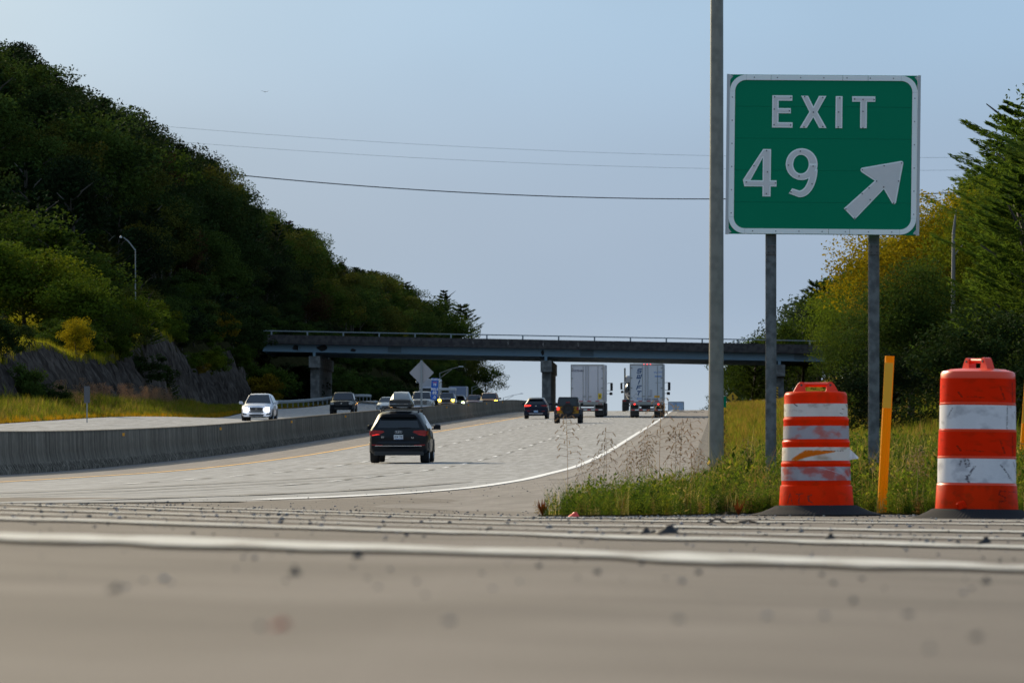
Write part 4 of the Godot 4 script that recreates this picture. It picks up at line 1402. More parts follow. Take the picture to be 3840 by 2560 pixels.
# a broad crown of height 1 and half width r, in leafy clumps with gaps between
func broad_crown(r: float, low: float, clumps: int, per: int, leaf: float, ragged: float) -> ArrayMesh:
	var L := Leaves.new()
	for k in clumps:
		var d := rdir()
		d.y = absf(d.y) * (1 if rng.randf() < 0.72 else -1)
		var q := pow(rng.randf(), 0.45)
		var y := lerpf(low, 0.93, 0.5 + 0.5 * d.y * q)
		var wide := sqrt(maxf(0.05, 1.0 - pow((y - (low * 0.6 + 0.35)) / 0.66, 2.0)))
		var c := Vector3(d.x * q * r * wide, y, d.z * q * r * wide) * 1.0
		c += rdir() * ragged * 0.07
		var cr := rng.randf_range(0.06, 0.13) * (1 + ragged * 0.2)
		var shade := rng.randf_range(0.5, 1.4)
		for j in per:
			var e := rdir() * Vector3(1.2, 0.75, 1.2)
			var p := c + e * cr * pow(rng.randf(), 0.33)
			var u := (rdir() + Vector3(0, -0.25, 0)).normalized()
			var w := u.cross(rdir()).normalized()
			var s := leaf * rng.randf_range(0.6, 1.25)
			L.leaf(p, u * s, w * s * 0.55, tone(0.75 * shade, 1.2 * shade))
	return L.done()

# a pine of height 1: whorls of boughs carrying flat plumes of needles
func pine_crown(r: float, low: float, whorls: int, per_bough: int, leaf: float, taper: float, droop: float) -> ArrayMesh:
	var L := Leaves.new()
	for k in whorls:
		var f := float(k) / whorls
		var y := lerpf(low, 0.97, f)
		var reach := r * pow(1.0 - f, taper) * rng.randf_range(0.75, 1.15) + 0.012
		var nb := 5 + (k % 2)
		var a0 := rng.randf() * TAU
		for b in nb:
			if rng.randf() < 0.1:
				continue
			var a := a0 + TAU * b / nb + rng.randf_range(-0.3, 0.3)
			var ln := reach * rng.randf_range(0.65, 1.15)
			var out := Vector3(cos(a), 0, sin(a))
			var side := Vector3(-sin(a), 0, cos(a))
			var shade := rng.randf_range(0.75, 1.2)
			for j in per_bough:
				var t := lerpf(0.18, 1.0, pow(rng.randf(), 0.7))
				var p := Vector3(0, y, 0) + out * ln * t + Vector3.UP * ln * (droop * t + 0.35 * t * t * (1 - droop))
				p += side * rng.randf_range(-1, 1) * ln * 0.26 * (1.15 - t * 0.6) + Vector3.UP * rng.randf_range(-0.2, 1) * leaf * 0.7
				var u := (out * 0.9 + side * rng.randf_range(-0.8, 0.8) + Vector3.UP * rng.randf_range(0.0, 0.7)).normalized()
				var w := u.cross(Vector3.UP + rdir() * 0.7).normalized()
				var s := leaf * rng.randf_range(0.6, 1.2)
				L.leaf(p, u * s, w * s * 0.30, tone(0.75 * shade, 1.2 * shade))
	return L.done()

func tree_trunk(limbs: int, spread: float, top: float, sd: int) -> ArrayMesh:
	var mb := MB.new()
	var p := Vector3(0, -0.06, 0)
	var q := Vector3.ZERO
	for k in 4:
		q = Vector3(0.02 * sin(sd + k * 2.0), top * (k + 1) / 4.0, 0.02 * cos(sd * 2.0 + k))
		mb.tube(p, q, 0.020 * (1 - k * 0.22), 0.020 * (1 - (k + 1) * 0.22), 7, false)
		p = q
	for k in limbs:
		var a := k * 2.4 + sd
		var y := lerpf(0.25, top * 0.9, float(k) / limbs)
		var b := Vector3(0, y, 0)
		var e := b + Vector3(cos(a) * spread, 0.16, sin(a) * spread) * rng.randf_range(0.7, 1.1)
		mb.tube(b, (b + e) / 2 + Vector3(0, 0.02, 0), 0.009, 0.006, 5, false)
		mb.tube((b + e) / 2 + Vector3(0, 0.02, 0), e, 0.006, 0.002, 5, false)
	return mb.done()

var crowns := {}
var trunks := {}

func grow_protos() -> void:
	crowns = {
		"broad": [broad_crown(0.34, 0.22, 64, 120, 0.0165, 1.2), broad_crown(0.42, 0.18, 74, 110, 0.017, 1.6), broad_crown(0.28, 0.2, 56, 120, 0.016, 1.0), broad_crown(0.36, 0.12, 60, 110, 0.0165, 2.2)],
		"pine": [pine_crown(0.24, 0.2, 18, 62, 0.021, 0.75, 0.10), pine_crown(0.30, 0.15, 15, 70, 0.022, 0.6, 0.16), pine_crown(0.27, 0.3, 14, 64, 0.022, 0.45, 0.2)],
		"bush": [broad_crown(0.55, 0.05, 46, 110, 0.030, 1.8), broad_crown(0.70, 0.05, 52, 110, 0.030, 2.4)],
		"near_pine": [pine_crown(0.42, 0.08, 26, 200, 0.0125, 0.55, 0.04), pine_crown(0.32, 0.06, 32, 170, 0.012, 0.6, 0.10)],
		"near_broad": [broad_crown(0.38, 0.12, 120, 300, 0.0082, 1.7), broad_crown(0.30, 0.1, 110, 300, 0.0082, 1.4)],
		"near_bush": [broad_crown(0.6, 0.02, 60, 200, 0.017, 1.8)],
	}
	trunks = {"broad": tree_trunk(7, 0.2, 0.8, 1), "pine": tree_trunk(9, 0.14, 0.95, 2), "bush": tree_trunk(6, 0.3, 0.5, 3)}
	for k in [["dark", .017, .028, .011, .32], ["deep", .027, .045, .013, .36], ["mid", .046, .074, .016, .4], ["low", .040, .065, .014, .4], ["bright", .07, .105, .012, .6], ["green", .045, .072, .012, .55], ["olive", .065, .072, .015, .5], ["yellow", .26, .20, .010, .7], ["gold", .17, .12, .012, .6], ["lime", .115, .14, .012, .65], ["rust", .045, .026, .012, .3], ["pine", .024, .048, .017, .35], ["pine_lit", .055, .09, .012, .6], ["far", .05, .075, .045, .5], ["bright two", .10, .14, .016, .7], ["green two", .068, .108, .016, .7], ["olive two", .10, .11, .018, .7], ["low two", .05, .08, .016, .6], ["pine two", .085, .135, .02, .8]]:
		leaf_mat(k[0], k[1], k[2], k[3], k[4])

func tree(kind: String, colour: String, x: float, d: float, h: float, label: String, called: String, category: String, group: String, squash := 1.0) -> void:
	var o := base(called, Vector3(x, ground_at(x, d) - 0.1, -d * K), Basis(Vector3.UP, rng.randf() * TAU))
	tag(o, label, category, group)
	var list: Array = crowns[kind]
	var sc := Transform3D(Basis().scaled(Vector3(h * squash, h, h * squash)), Vector3.ZERO)
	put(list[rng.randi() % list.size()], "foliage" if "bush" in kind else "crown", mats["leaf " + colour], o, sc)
	var tk := "pine" if "pine" in kind else "bush" if "bush" in kind else "broad"
	put(trunks[tk], "stem" if "bush" in kind else "trunk", mat("bark", 0.055, 0.045, 0.036, 0.9), o, sc)

# how high the two wooded ridges stand: slope across (x over d) against slope up (height over d), as surveyed from the gore
const LEFT_SKY := [[-0.30, 0.245], [-0.257, 0.235], [-0.235, 0.230], [-0.207, 0.209], [-0.185, 0.200], [-0.165, 0.187], [-0.139, 0.167], [-0.117, 0.144], [-0.093, 0.132], [-0.084, 0.119], [-0.067, 0.114], [-0.047, 0.108], [-0.0385, 0.1056], [-0.023, 0.095], [-0.017, 0.082]]
const RIGHT_SKY := [[0.1146, 0.078], [0.128, 0.087], [0.136, 0.110], [0.15, 0.113], [0.171, 0.124], [0.193, 0.145], [0.2047, 0.161], [0.211, 0.164], [0.2196, 0.182], [0.23, 0.2], [0.257, 0.214], [0.30, 0.235]]

func under_skyline(ridge: Array, x: float, d: float, half: float) -> float:
	var a := (x + half) / d
	var top: float = ridge[-1][1] if a > ridge[-1][0] else ridge[0][1]
	for i in range(ridge.size() - 1):
		if a >= ridge[i][0] and a <= ridge[i + 1][0]:
			top = lerpf(ridge[i][1], ridge[i + 1][1], (a - ridge[i][0]) / (ridge[i + 1][0] - ridge[i][0]))
	return top * d + CAM_H - ground_at(x, d)

func woods() -> void:
	grow_protos()
	# the dark hillside at the left: rows up the slope, facing us with its shaded side
	var g := "trees massed on the left hillside"
	var s := 141.0
	while s < 440.0:
		var step := 3.6 + (s - 140) * 0.018
		for k in 6:
			var lat: float = maxf(38.5, far_edge(s) + cliff_foot(s) + 3.6) + k * 3.9 + rng.randf_range(-1.2, 1.2)
			var ss := s + rng.randf_range(-0.4, 0.4) * step + (k % 2) * step * 0.5
			if k == 5 and s > 215 and int(s) % 2 == 0:
				continue
			var p := spot(ss, lat)
			var pine := rng.randf() < (0.5 if k > 1 else 0.35)
			var h := rng.randf_range(8.0, 12.0) * (0.42 if k == 0 else 0.75 if k == 1 else 1.0)
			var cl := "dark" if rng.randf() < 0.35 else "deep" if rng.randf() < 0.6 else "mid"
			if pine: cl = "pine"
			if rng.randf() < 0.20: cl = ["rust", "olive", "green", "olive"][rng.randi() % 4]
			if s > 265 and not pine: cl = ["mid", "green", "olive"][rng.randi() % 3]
			var row: String = ["at the foot", "low on the slope", "in the lower middle", "in the upper middle", "high on the slope", "along the crest"][k]
			var far: String = "at its near end" if s < 165 else "left of the overpass" if s < 205 else "above the overpass rail" if s < 265 else "behind the overpass rail" if s < 340 else "toward its far end"
			h = minf(h, under_skyline(LEFT_SKY, p.x, -p.z / K, 0.36 * h) * rng.randf_range(0.92, 1.06))
			if h < 2.0: continue
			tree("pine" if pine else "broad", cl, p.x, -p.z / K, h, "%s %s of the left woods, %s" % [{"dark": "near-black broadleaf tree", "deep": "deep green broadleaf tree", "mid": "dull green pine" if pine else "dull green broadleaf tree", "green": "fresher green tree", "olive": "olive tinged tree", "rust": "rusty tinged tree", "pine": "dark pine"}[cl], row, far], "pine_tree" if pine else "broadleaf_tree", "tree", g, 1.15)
		s += step
	s = 142.0
	var turn := 0
	while s < 330.0:
		for lat in [maxf(41.0, far_edge(s) + cliff_foot(s) + 4.0), maxf(46.0, far_edge(s) + cliff_foot(s) + 9.0)]:
			var p := spot(s + rng.randf_range(-2, 2), lat + rng.randf_range(-1.5, 1.5))
			tree("bush", ["deep", "dark", "low"][turn % 3], p.x, -p.z / K, rng.randf_range(2.6, 4.2), "%s undergrowth shrub among the trunks of the left woods, %s" % [["deep green", "near-black", "dark green"][turn % 3], "near end" if s < 165 else "left of the overpass" if s < 205 else "above the overpass" if s < 265 else "toward the far end"], "shrub", "shrub", "undergrowth shrubs of the left hillside", 1.3)
			turn += 1
		s += 5.0
	for q in [[-18.0, 450, 14.0, "broad", "mid", "round dark tree above the overpass rail before the last pines"], [-14.5, 462, 14.0, "broad", "green", "large green tree over the overpass rail, second from the woods' far end"], [-12.0, 478, 17.0, "pine", "mid", "feathery pine leaning out at the far end of the left woods"], [-9.5, 474, 10.0, "broad", "green", "lower green tree at the very end of the left woods"], [-6.2, 476, 9.0, "broad", "low", "dark tree overhanging the road beneath the overpass"], [-16.0, 470, 17.0, "pine", "low", "tall dark pine behind the overpass rail near the woods' end"]]:
		tree(q[3], q[4], q[0], q[1], q[2], q[5], "pine_tree" if q[3] == "pine" else "broadleaf_tree", "tree", "", 1.2)
	# sunlit trees on the bench before it
	g = "sunlit trees on the bench above the rock face"
	for q in [[-34.6, 133, 7.6, "broad", "bright", "broad bright green tree at the frame's left edge above the bench"], [-33.0, 135, 6.9, "broad", "bright", "rounded bright green tree second from the left on the bench"], [-31.2, 134, 6.6, "broad", "lime", "lighter yellow-green tree beside the rounded one on the bench"], [-31.6, 138, 7.6, "pine", "pine_lit", "small sunlit pine with tiered boughs at the middle of the bench"], [-28.6, 131, 5.6, "broad", "bright", "bright green tree left of the far lamp post"], [-27.3, 133, 4.0, "broad", "green", "mid green tree in front of the far lamp post"], [-25.9, 141, 5.0, "pine", "pine_lit", "taller sunlit pine right of the far lamp post"], [-24.9, 144, 3.4, "pine", "pine_lit", "shorter sunlit pine right of the far lamp post"], [-35.4, 139, 8.6, "broad", "green", "mid green tree behind the bright ones at left"], [-29.6, 137, 6.6, "broad", "green", "mid green tree just behind the bench pine"], [-31.2, 127, 2.0, "bush", "green", "small green shrub low at the left end of the bench"], [-27.7, 126, 2.6, "bush", "green", "rounded green shrub behind the yellow sapling"], [-26.4, 137, 3.8, "broad", "bright", "bright green tree right of the far lamp post"], [-25.6, 137, 2.4, "bush", "deep", "dark shrub below the two pines on the bench"]]:
		tree(q[3], q[4], q[0], q[1], q[2], q[5], "shrub" if q[3] == "bush" else "pine_tree" if q[3] == "pine" else "broadleaf_tree", "shrub" if q[3] == "bush" else "tree", g, 1.35)
	tree("broad", "yellow", -26.75, 122.0, 3.0, "small golden yellow sapling at the brink of the rock face", "sapling", "tree", "", 0.75)
	tree("bush", "mid", -26.3, 108.0, 3.2, "green shrub at the foot of the bank at far left", "shrub", "shrub", "shrubs by the rock face", 0.7)
	tree("bush", "deep", -27.9, 108.5, 2.6, "darker shrub at the foot of the bank at the frame's edge", "shrub", "shrub", "shrubs by the rock face", 0.9)
	tree("bush", "deep", -25.4, 109.0, 1.9, "low dark shrub right of the green one below the bank", "shrub", "shrub", "shrubs by the rock face", 0.9)
	# shrubs hanging over the rock
	s = 112.0
	var i := 0
	while s < 205.0:
		var lat := far_edge(s) + cliff_foot(s) + rng.randf_range(0.9, 3.6)
		var p := spot(s, lat)
		var cl: String = ["green", "lime", "bright", "olive", "bright", "gold", "green"][i % 7]
		tree("bush", cl, p.x, -p.z / K, rng.randf_range(1.5, 3.2), "%s shrub growing along the top of the rock face" % {"green": "mid green", "lime": "yellow-green", "olive": "olive", "bright": "bright green", "gold": "golden brown"}[cl], "shrub", "shrub", "shrubs along the top of the rock face", 1.0)
		s += rng.randf_range(2.0, 4.2)
		i += 1
	# the bank under and past the overpass is grown over
	s = 196.0
	i = 0
	while s < 345.0:
		for v in [-2.6, -0.4, 2.2]:
			var p := spot(s + rng.randf_range(-1, 1), far_edge(s) + cliff_foot(s) + v + rng.randf_range(-0.6, 0.6))
			var cl: String = ["deep", "mid", "low", "green", "deep", "dark"][rng.randi() % 6]
			if p.x / (-p.z / K) > -0.094 and s < 214 and v < 0: continue
			tree("bush", cl, p.x, -p.z / K, rng.randf_range(2.6, 4.4), "%s shrub on the bank %s" % [{"deep": "deep green", "mid": "dull green", "low": "dark green", "green": "fresher green", "dark": "near-black"}[cl], "behind the left bridge pier" if s < 232 else "farther up the oncoming road"], "shrub", "shrub", "shrubs on the bank under the overpass", 1.1)
			i += 1
		s += 3.4 + (s - 196) * 0.03
	for q in [[-27.0, 208, 4.6, "green", "fresh green shrub over the overpass's left end"], [-29.0, 206, 5.4, "deep", "dark shrub at the overpass's left end"], [-25.6, 204, 3.4, "gold", "brownish shrub beside the overpass's left end"]]:
		tree("bush", q[3], q[0], q[1], q[2], q[4], "shrub", "shrub", "", 1.0)
	# the right hillside
	g = "trees massed on the right hillside"
	s = 66.0
	i = 0
	while s < 262.0:
		var n := 4
		for k in n:
			var lat: float = -[12.5, 17.5, 23.0, 29.5][k] + rng.randf_range(-1.6, 1.6)
			if s > 170: lat += 2.0 + (s - 170) * 0.03
			var p := spot(s + rng.randf_range(-2, 2), lat)
			if k == 0 and s < 82: continue
			if p.x / (-p.z / K) < 0.176 and -p.z / K < 226: continue      # the overpass shows here
			if p.x / (-p.z / K) < 0.108: continue
			var pine := rng.randf() < 0.42
			var h := rng.randf_range(8.5, 12.5) * (0.72 if k == 0 else 1.0)
			if s > 205: h *= 1.25
			var near := s < 120
			var cl: String = ["bright two", "green two", "olive two", "lime", "green two", "low two", "bright two"][i % 7]
			if pine: cl = "pine two" if i % 4 else "pine_lit"
			if s > 205: cl = "far" if s > 230 else "green"
			var kd: String = ("near_" if near else "") + ("pine" if pine else "broad")
			h = minf(h, under_skyline(RIGHT_SKY, p.x, -p.z / K, -0.34 * h) * rng.randf_range(0.92, 1.05))
			if h < 2.5: continue
			tree(kd, cl, p.x, -p.z / K, h, "%s %s of the right woods, %s" % [{"bright two": "bright green", "green two": "mid green", "green": "dull green", "olive two": "olive green", "lime": "yellow-green", "low two": "dark green", "pine two": "sunlit", "pine_lit": "dark", "far": "bluish distant"}[cl], "pine" if pine else "broadleaf tree", ["front row", "second row", "third row", "crest row"][k] + (" past the overpass" if s > 205 else " at the overpass end" if s > 180 else " between the sign posts" if s > 150 else " behind the sign's right post" if s > 115 else " right of the sign" if s > 85 else " at the right edge")], "pine_tree" if pine else "broadleaf_tree", "tree", g, 1.1)
			i += 1
		s += 5.6 if s < 120 else 7.0
	# those that stand out there
	for q in [[27.0, 104, 15.5, "near_pine", "pine two", "tallest pine at the right edge of the frame, high on the slope"], [25.0, 107, 13.6, "near_pine", "pine_lit", "second tallest pine near the right edge, left of the tallest"], [23.2, 110, 12.2, "near_broad", "green two", "green tree stepping down the skyline right of the exit sign"], [26.2, 97, 11.5, "near_pine", "pine two", "sunlit pine at the right edge below the tallest one"], [20.6, 95, 9.3, "near_broad", "yellow", "golden yellow tree high on the slope right of the exit sign"], [19.2, 93, 6.2, "near_broad", "gold", "ochre tree below the golden yellow one right of the exit sign"], [22.6, 92, 8.4, "near_broad", "lime", "yellow-green tree at the right edge beside the golden one"], [24.4, 135, 6.6, "near_broad", "lime", "yellowish tree on the skyline under the sign's right post"], [26.0, 141, 7.0, "near_broad", "bright two", "bright green tree beside the yellowish one under the sign"], [18.6, 72, 9.5, "near_pine", "pine two", "large pine with sweeping boughs at the right edge"], [15.6, 78, 6.5, "near_broad", "low two", "dark bushy tree behind the yellow marker post"], [21.5, 79, 11.5, "near_pine", "pine two", "tall pine rising behind the large one at the right edge"], [15.4, 86, 5.2, "near_broad", "low two", "small dark tree behind the sign's right post"], [36.0, 232, 13.0, "pine", "low two", "dark pine behind the overpass rail between the two sign posts"], [33.2, 240, 14.0, "pine", "low two", "taller dark pine behind the overpass rail by the left sign post"], [30.2, 244, 10.0, "broad", "green two", "lower green tree over the overpass rail by the left sign post"], [17.0, 69, 4.5, "near_bush", "deep", "dark shrub under the pine boughs at right"], [14.4, 76, 3.4, "near_bush", "dark", "dark shrub in the shade behind the yellow marker post"], [40.5, 216, 11.0, "pine", "pine_lit", "tall pine above the right end of the overpass"], [38.9, 214, 4.0, "bush", "gold", "thin ochre shrub before the right end of the overpass"]]:
		tree(q[3], q[4], q[0], q[1], clampf(under_skyline(RIGHT_SKY, q[0], q[1], -0.2 * q[2]) * 1.02, 2.5, q[2]), q[5], "shrub" if "bush" in q[3] else "pine_tree" if "pine" in q[3] else "broadleaf_tree", "shrub" if "bush" in q[3] else "tree", "", 1.25)
	# a few beyond the crest at the right
	for q in [[36.0, 330, 7.0, "small bushy tree beyond the crest left of the lamp post"], [41.0, 300, 8.0, "far tree beyond the crest behind the merge sign"], [37.5, 285, 7.0, "far tree right of the merge sign"], [44.0, 310, 9.0, "taller far tree behind the merge sign"]]:
		tree("broad", "far", q[0], q[1], q[2], q[3], "broadleaf_tree", "tree", "", 1.3)
	# a bare pale snag
	var sn := MB.new()
	sn.tube(Vector3(0, -0.2, 0), Vector3(0.05, 7.0, 0), 0.13, 0.07, 8)
	sn.tube(Vector3(0.05, 7.0, 0), Vector3(0.16, 8.0, 0), 0.07, 0.03, 8)
	sn.tube(Vector3(0.04, 6.0, 0), Vector3(0.5, 6.6, 0.2), 0.03, 0.012, 6)
	var so := build(sn, "dead_tree", mat("bare_wood", 0.20, 0.19, 0.18, 0.85))
	so.position = Vector3(18.6, ground_at(18.6, 84.0), -84.0 * K)
	tag(so, "pale bare dead trunk among the trees right of the exit sign", "tree")

# ---------------------------------------------------------------- grass and weeds
func tuft(n: int, h: float, spread: float, wd: float, lean: float) -> ArrayMesh:
	var L := Leaves.new()
	for k in n:
		var a := rng.randf() * TAU
		var r := spread * sqrt(rng.randf())
		var p := Vector3(cos(a) * r, 0, sin(a) * r)
		var b := rng.randf() * TAU
		var hh := h * rng.randf_range(0.45, 1.1)
		var d := Vector3(cos(b), 0, sin(b)) * hh * lean * rng.randf_range(0.2, 1.2)
		var tip := p + d + Vector3(0, hh, 0)
		L.blade(p, tip, Vector3(-sin(b), 0, cos(b)) * wd * rng.randf_range(0.6, 1.2), -d * 0.22 + Vector3(0, hh * 0.08, 0), tone(0.7, 1.25))
	return L.done()

func weed(stems: int, h: float, leaf: float) -> ArrayMesh:       # upright stems with leaves all the way up
	var L := Leaves.new()
	for k in stems:
		var a := rng.randf() * TAU
		var p := Vector3(cos(a), 0, sin(a)) * 0.07 * sqrt(rng.randf())
		var hh := h * rng.randf_range(0.6, 1.1)
		var top := p + Vector3(cos(a) * 0.22 * hh * rng.randf(), hh, sin(a) * 0.22 * hh * rng.randf())
		L.blade(p, top, Vector3(-sin(a), 0, cos(a)) * 0.0022, Vector3.ZERO, Color(0.8, 0.6, 0.5))
		var n := int(hh / leaf * 1.5)
		for j in n:
			var f := (j + 0.6) / n
			var c := p.lerp(top, f)
			var b := j * 2.4 + a
			var out := Vector3(cos(b), rng.randf_range(0.1, 0.9), sin(b)).normalized()
			var s := leaf * lerpf(1.1, 0.55, f) * rng.randf_range(0.7, 1.2)
			L.leaf(c + out * s * 0.8, out * s * 0.8, out.cross(Vector3.UP).normalized() * s * 0.27, tone(0.7, 1.3))
	return L.done()

func seed_stalk(h: float, sprays: int, nod: float) -> ArrayMesh:     # a dry stalk with a loose nodding head
	var mb := MB.new()
	var p := Vector3.ZERO
	var bend := rng.randf_range(-1, 1) * 0.12
	var pts := []
	for k in 7:
		var f := k / 6.0
		pts.append(Vector3(bend * h * f * f, h * f, 0.05 * h * sin(f * 2.0) * bend))
	for k in 6:
		mb.tube(pts[k], pts[k + 1], 0.0028 * (1 - k * 0.11), 0.0028 * (1 - (k + 1) * 0.11), 4, false)
	for k in sprays:
		var f := lerpf(0.55, 1.0, pow(float(k) / sprays, 0.8))
		var q: Vector3 = pts[5].lerp(pts[6], (f - 0.83) / 0.17) if f > 0.83 else pts[3].lerp(pts[5], clampf((f - 0.5) / 0.33, 0, 1))
		var a := k * 2.4 + rng.randf()
		var ln := h * lerpf(0.17, 0.07, f) * rng.randf_range(0.6, 1.3)
		var e := q + Vector3(cos(a), 0.55 - nod, sin(a) * 0.8).normalized() * ln
		var e2 := e + Vector3(cos(a) * 0.7, -nod * 1.4, sin(a) * 0.6) * ln * 0.45
		mb.tube(q, e, 0.0017, 0.0013, 3, false)
		mb.tube(e, e2, 0.0013, 0.001, 3, false)
		for j in 3:
			var c := e.lerp(e2, j / 2.0)
			mb.tube(c, c + Vector3(cos(a + j) * 0.006, -0.018, sin(a + j) * 0.007), 0.0036, 0.0006, 4, false)
	return mb.done()

func scatter(called: String, label: String, group_kind: String, mesh: Mesh, m: Material, spots: Array) -> void:
	var mm := MultiMesh.new()
	mm.transform_format = MultiMesh.TRANSFORM_3D
	mm.use_colors = true
	mm.mesh = mesh
	mm.instance_count = spots.size()
	for i in spots.size():
		mm.set_instance_transform(i, spots[i][0])
		mm.set_instance_color(i, spots[i][1])
	var o := MultiMeshInstance3D.new()
	o.name = numbered(called)
	o.multimesh = mm
	o.material_override = m
	add_child(o)
	tag(o, label, group_kind, "", "stuff")

func up_at(x: float, d: float, sc: float, y := 0.0) -> Transform3D:
	return Transform3D(Basis(Vector3.UP, rng.randf() * TAU).rotated(Vector3(1, 0, 0), rng.randfn(0, 0.1)).scaled(Vector3(sc, sc, sc)), Vector3(x, ground_at(x, d) + y, -d * K))

func hue(list: Array) -> Color:
	var a: Array = list[rng.randi() % list.size()]
	var k := rng.randf_range(0.6, 1.3)
	return Color(a[0] * k, a[1] * k, a[2] * k)

func weeds() -> void:
	var gm := leaf_mat("grass", 1, 1, 1, 0.9)
	var greens := [[.10, .15, .014], [.14, .19, .018], [.07, .11, .014], [.20, .21, .025], [.05, .09, .010], [.03, .06, .008]]
	var dry := [[.36, .26, .09], [.28, .20, .07], [.44, .34, .14], [.24, .13, .05]]
	# soil under the near weeds, raised a little above the pavement
	var mb := MB.new()
	var rows := []
	for j in 30:
		var row := []
		for i in 34:
			var x := -0.9 + i * 0.42
			var d: float = weed_front(x) + 0.10 + j * 0.62 * (0.5 + j / 58.0)
			var q := along(x, d)
			var rise := 0.006 + 0.05 * smoothstep(0.0, 0.8, j * 0.3) + 0.03 * bumps.get_noise_2d(x * 9, d * 9)
			if q.y > -3.5 or x < 0.08 + (d - 12.2) * 0.16: rise = -0.06
			row.append(Vector3(x, land(q.x, q.y) + CAM_H + rise, -d * K))
		rows.append(row)
	mb.grid(rows)
	tag(build(mb, "verge_ground", mats["soil"]), "bare soil under the roadside weeds in the gore", "", "", "structure")
	var tall := tuft(18, 0.62, 0.11, 0.0040, 0.5)
	var short := tuft(22, 0.20, 0.10, 0.0036, 0.7)
	var leafy := weed(6, 0.50, 0.085)
	var bushy := weed(12, 0.36, 0.055)
	var lists := [[], [], [], []]
	for i in 14000:
		var x := rng.randf_range(-0.5, 9.5)
		var dep := pow(rng.randf(), 1.35)
		var f := weed_front(x)
		var d := f + 0.08 + dep * 10.5
		var q := along(x, d)
		if q.y > -3.55 - 0.25 * rng.randf() or x < 0.12 + (d - 12.2) * 0.16 + 0.12 * rng.randf():
			continue
		var edge := smoothstep(0.0, 1.6, d - f) * smoothstep(-3.5, -4.5, q.y)
		var r := rng.randf()
		var sc := lerpf(0.45, 1.0, edge) * rng.randf_range(0.7, 1.2)
		if x < 2.2: sc *= 0.66 + 0.26 * x / 2.2
		var k := 0 if r < 0.24 else 1 if r < 0.44 else 2 if r < 0.72 else 3
		lists[k].append([up_at(x, d, sc, 0.02), hue(dry) if rng.randf() < (0.30 if k < 2 else 0.06) else hue(greens)])
	scatter("roadside_grass", "tangled green and dry grass filling the gore behind the drums", "grass", tall, gm, lists[0])
	scatter("low_grass", "short green grass at the foot of the roadside weeds", "grass", short, gm, lists[1])
	scatter("leafy_weeds", "leafy upright weeds mixed into the gore grass", "weeds", leafy, gm, lists[2])
	scatter("bushy_weeds", "low bushy weeds along the front of the gore grass", "weeds", bushy, gm, lists[3])
	# tall dry stalks, one by one
	var sm := mat("dry_stalk", 0.24, 0.155, 0.075, 0.8)
	sm.backlight_enabled = true
	sm.backlight = srgb(0.30, 0.2, 0.1)
	var protos := [seed_stalk(0.85, 26, 0.35), seed_stalk(0.7, 30, 0.2), seed_stalk(0.6, 20, 0.5), seed_stalk(0.78, 16, 0.6)]
	var st := 0
	for q in [[1.17, 15.8, 1.1], [1.28, 15.6, 0.98], [1.05, 15.5, 0.86], [1.36, 16.2, 1.02], [1.48, 16.4, 0.94], [0.98, 15.0, 0.80], [0.84, 14.6, 0.72], [0.66, 14.4, 0.84], [0.40, 14.2, 0.86], [0.58, 14.2, 0.62], [0.50, 14.0, 0.66], [0.92, 15.8, 0.78], [1.14, 16.6, 0.84], [1.55, 16.9, 0.80], [1.68, 17.4, 0.86], [2.2, 18.6, 0.9], [2.75, 17.6, 0.8], [3.5, 17.2, 0.85], [3.62, 18.0, 0.9], [3.05, 18.3, 0.75], [0.72, 15.2, 0.70], [1.0, 16.1, 0.75]]:
		var o := build(protos[st % 4], "seed_grass", sm)
		o.transform = up_at(q[0], q[1], q[2])
		tag(o, "tall dry stalk of seeding grass standing above the weeds %s the lamp post" % ("left of" if q[0] < 2.2 else "right of"), "grass stalk", "dry seed stalks left of the lamp post" if q[0] < 2.2 else "dry seed stalks right of the lamp post")
		st += 1
	# tufts of rust-red dock leaves
	for q in [[0.19, 12.35, "rust-red plant at the left tip of the weeds", 0.5], [1.72, 15.1, "rust-red dock leaves at the weeds' edge below the lamp post", 0.6]]:
		var L := Leaves.new()
		for k in 11:
			var a := k * 2.4
			var b := Vector3(cos(a) * 0.4, 0.9, sin(a) * 0.4).normalized() * 0.13 * rng.randf_range(0.6, 1.2)
			L.leaf(b * 0.9, b * 0.9, Vector3(-sin(a), 0, cos(a)) * 0.016, tone(0.8, 1.3))
		var o := build(L.done(), "red_plant", leaf_mat("red", .14, .04, .012))
		o.transform = up_at(q[0], q[1], q[3], 0.01)
		tag(o, q[2], "plant", "")
	# the field climbing beside the road
	var a_list := []
	var b_list := []
	var fm := tuft(18, 0.62, 0.32, 0.012, 0.5)
	for i in 13000:
		var s := 8.0 + 190.0 * pow(rng.randf(), 1.25)
		var lat := -3.95 - 11.5 * rng.randf()
		var p := spot(s, lat)
		if -p.z < 21 * K: continue
		var sc := (0.45 + s / 260.0) * rng.randf_range(0.6, 1.2) * smoothstep(-3.75, -5.2, lat)
		var c := hue([[.25, .18, .035], [.22, .19, .026], [.29, .19, .05]]) if rng.randf() < 0.35 + s / 300.0 else hue([[.15, .19, .018], [.18, .21, .02], [.13, .17, .018]])
		a_list.append([Transform3D(Basis(Vector3.UP, rng.randf() * TAU).scaled(Vector3.ONE * sc), p), c])
	scatter("field_grass", "sunlit grass climbing beside the exit side shoulder", "grass", fm, gm, a_list)
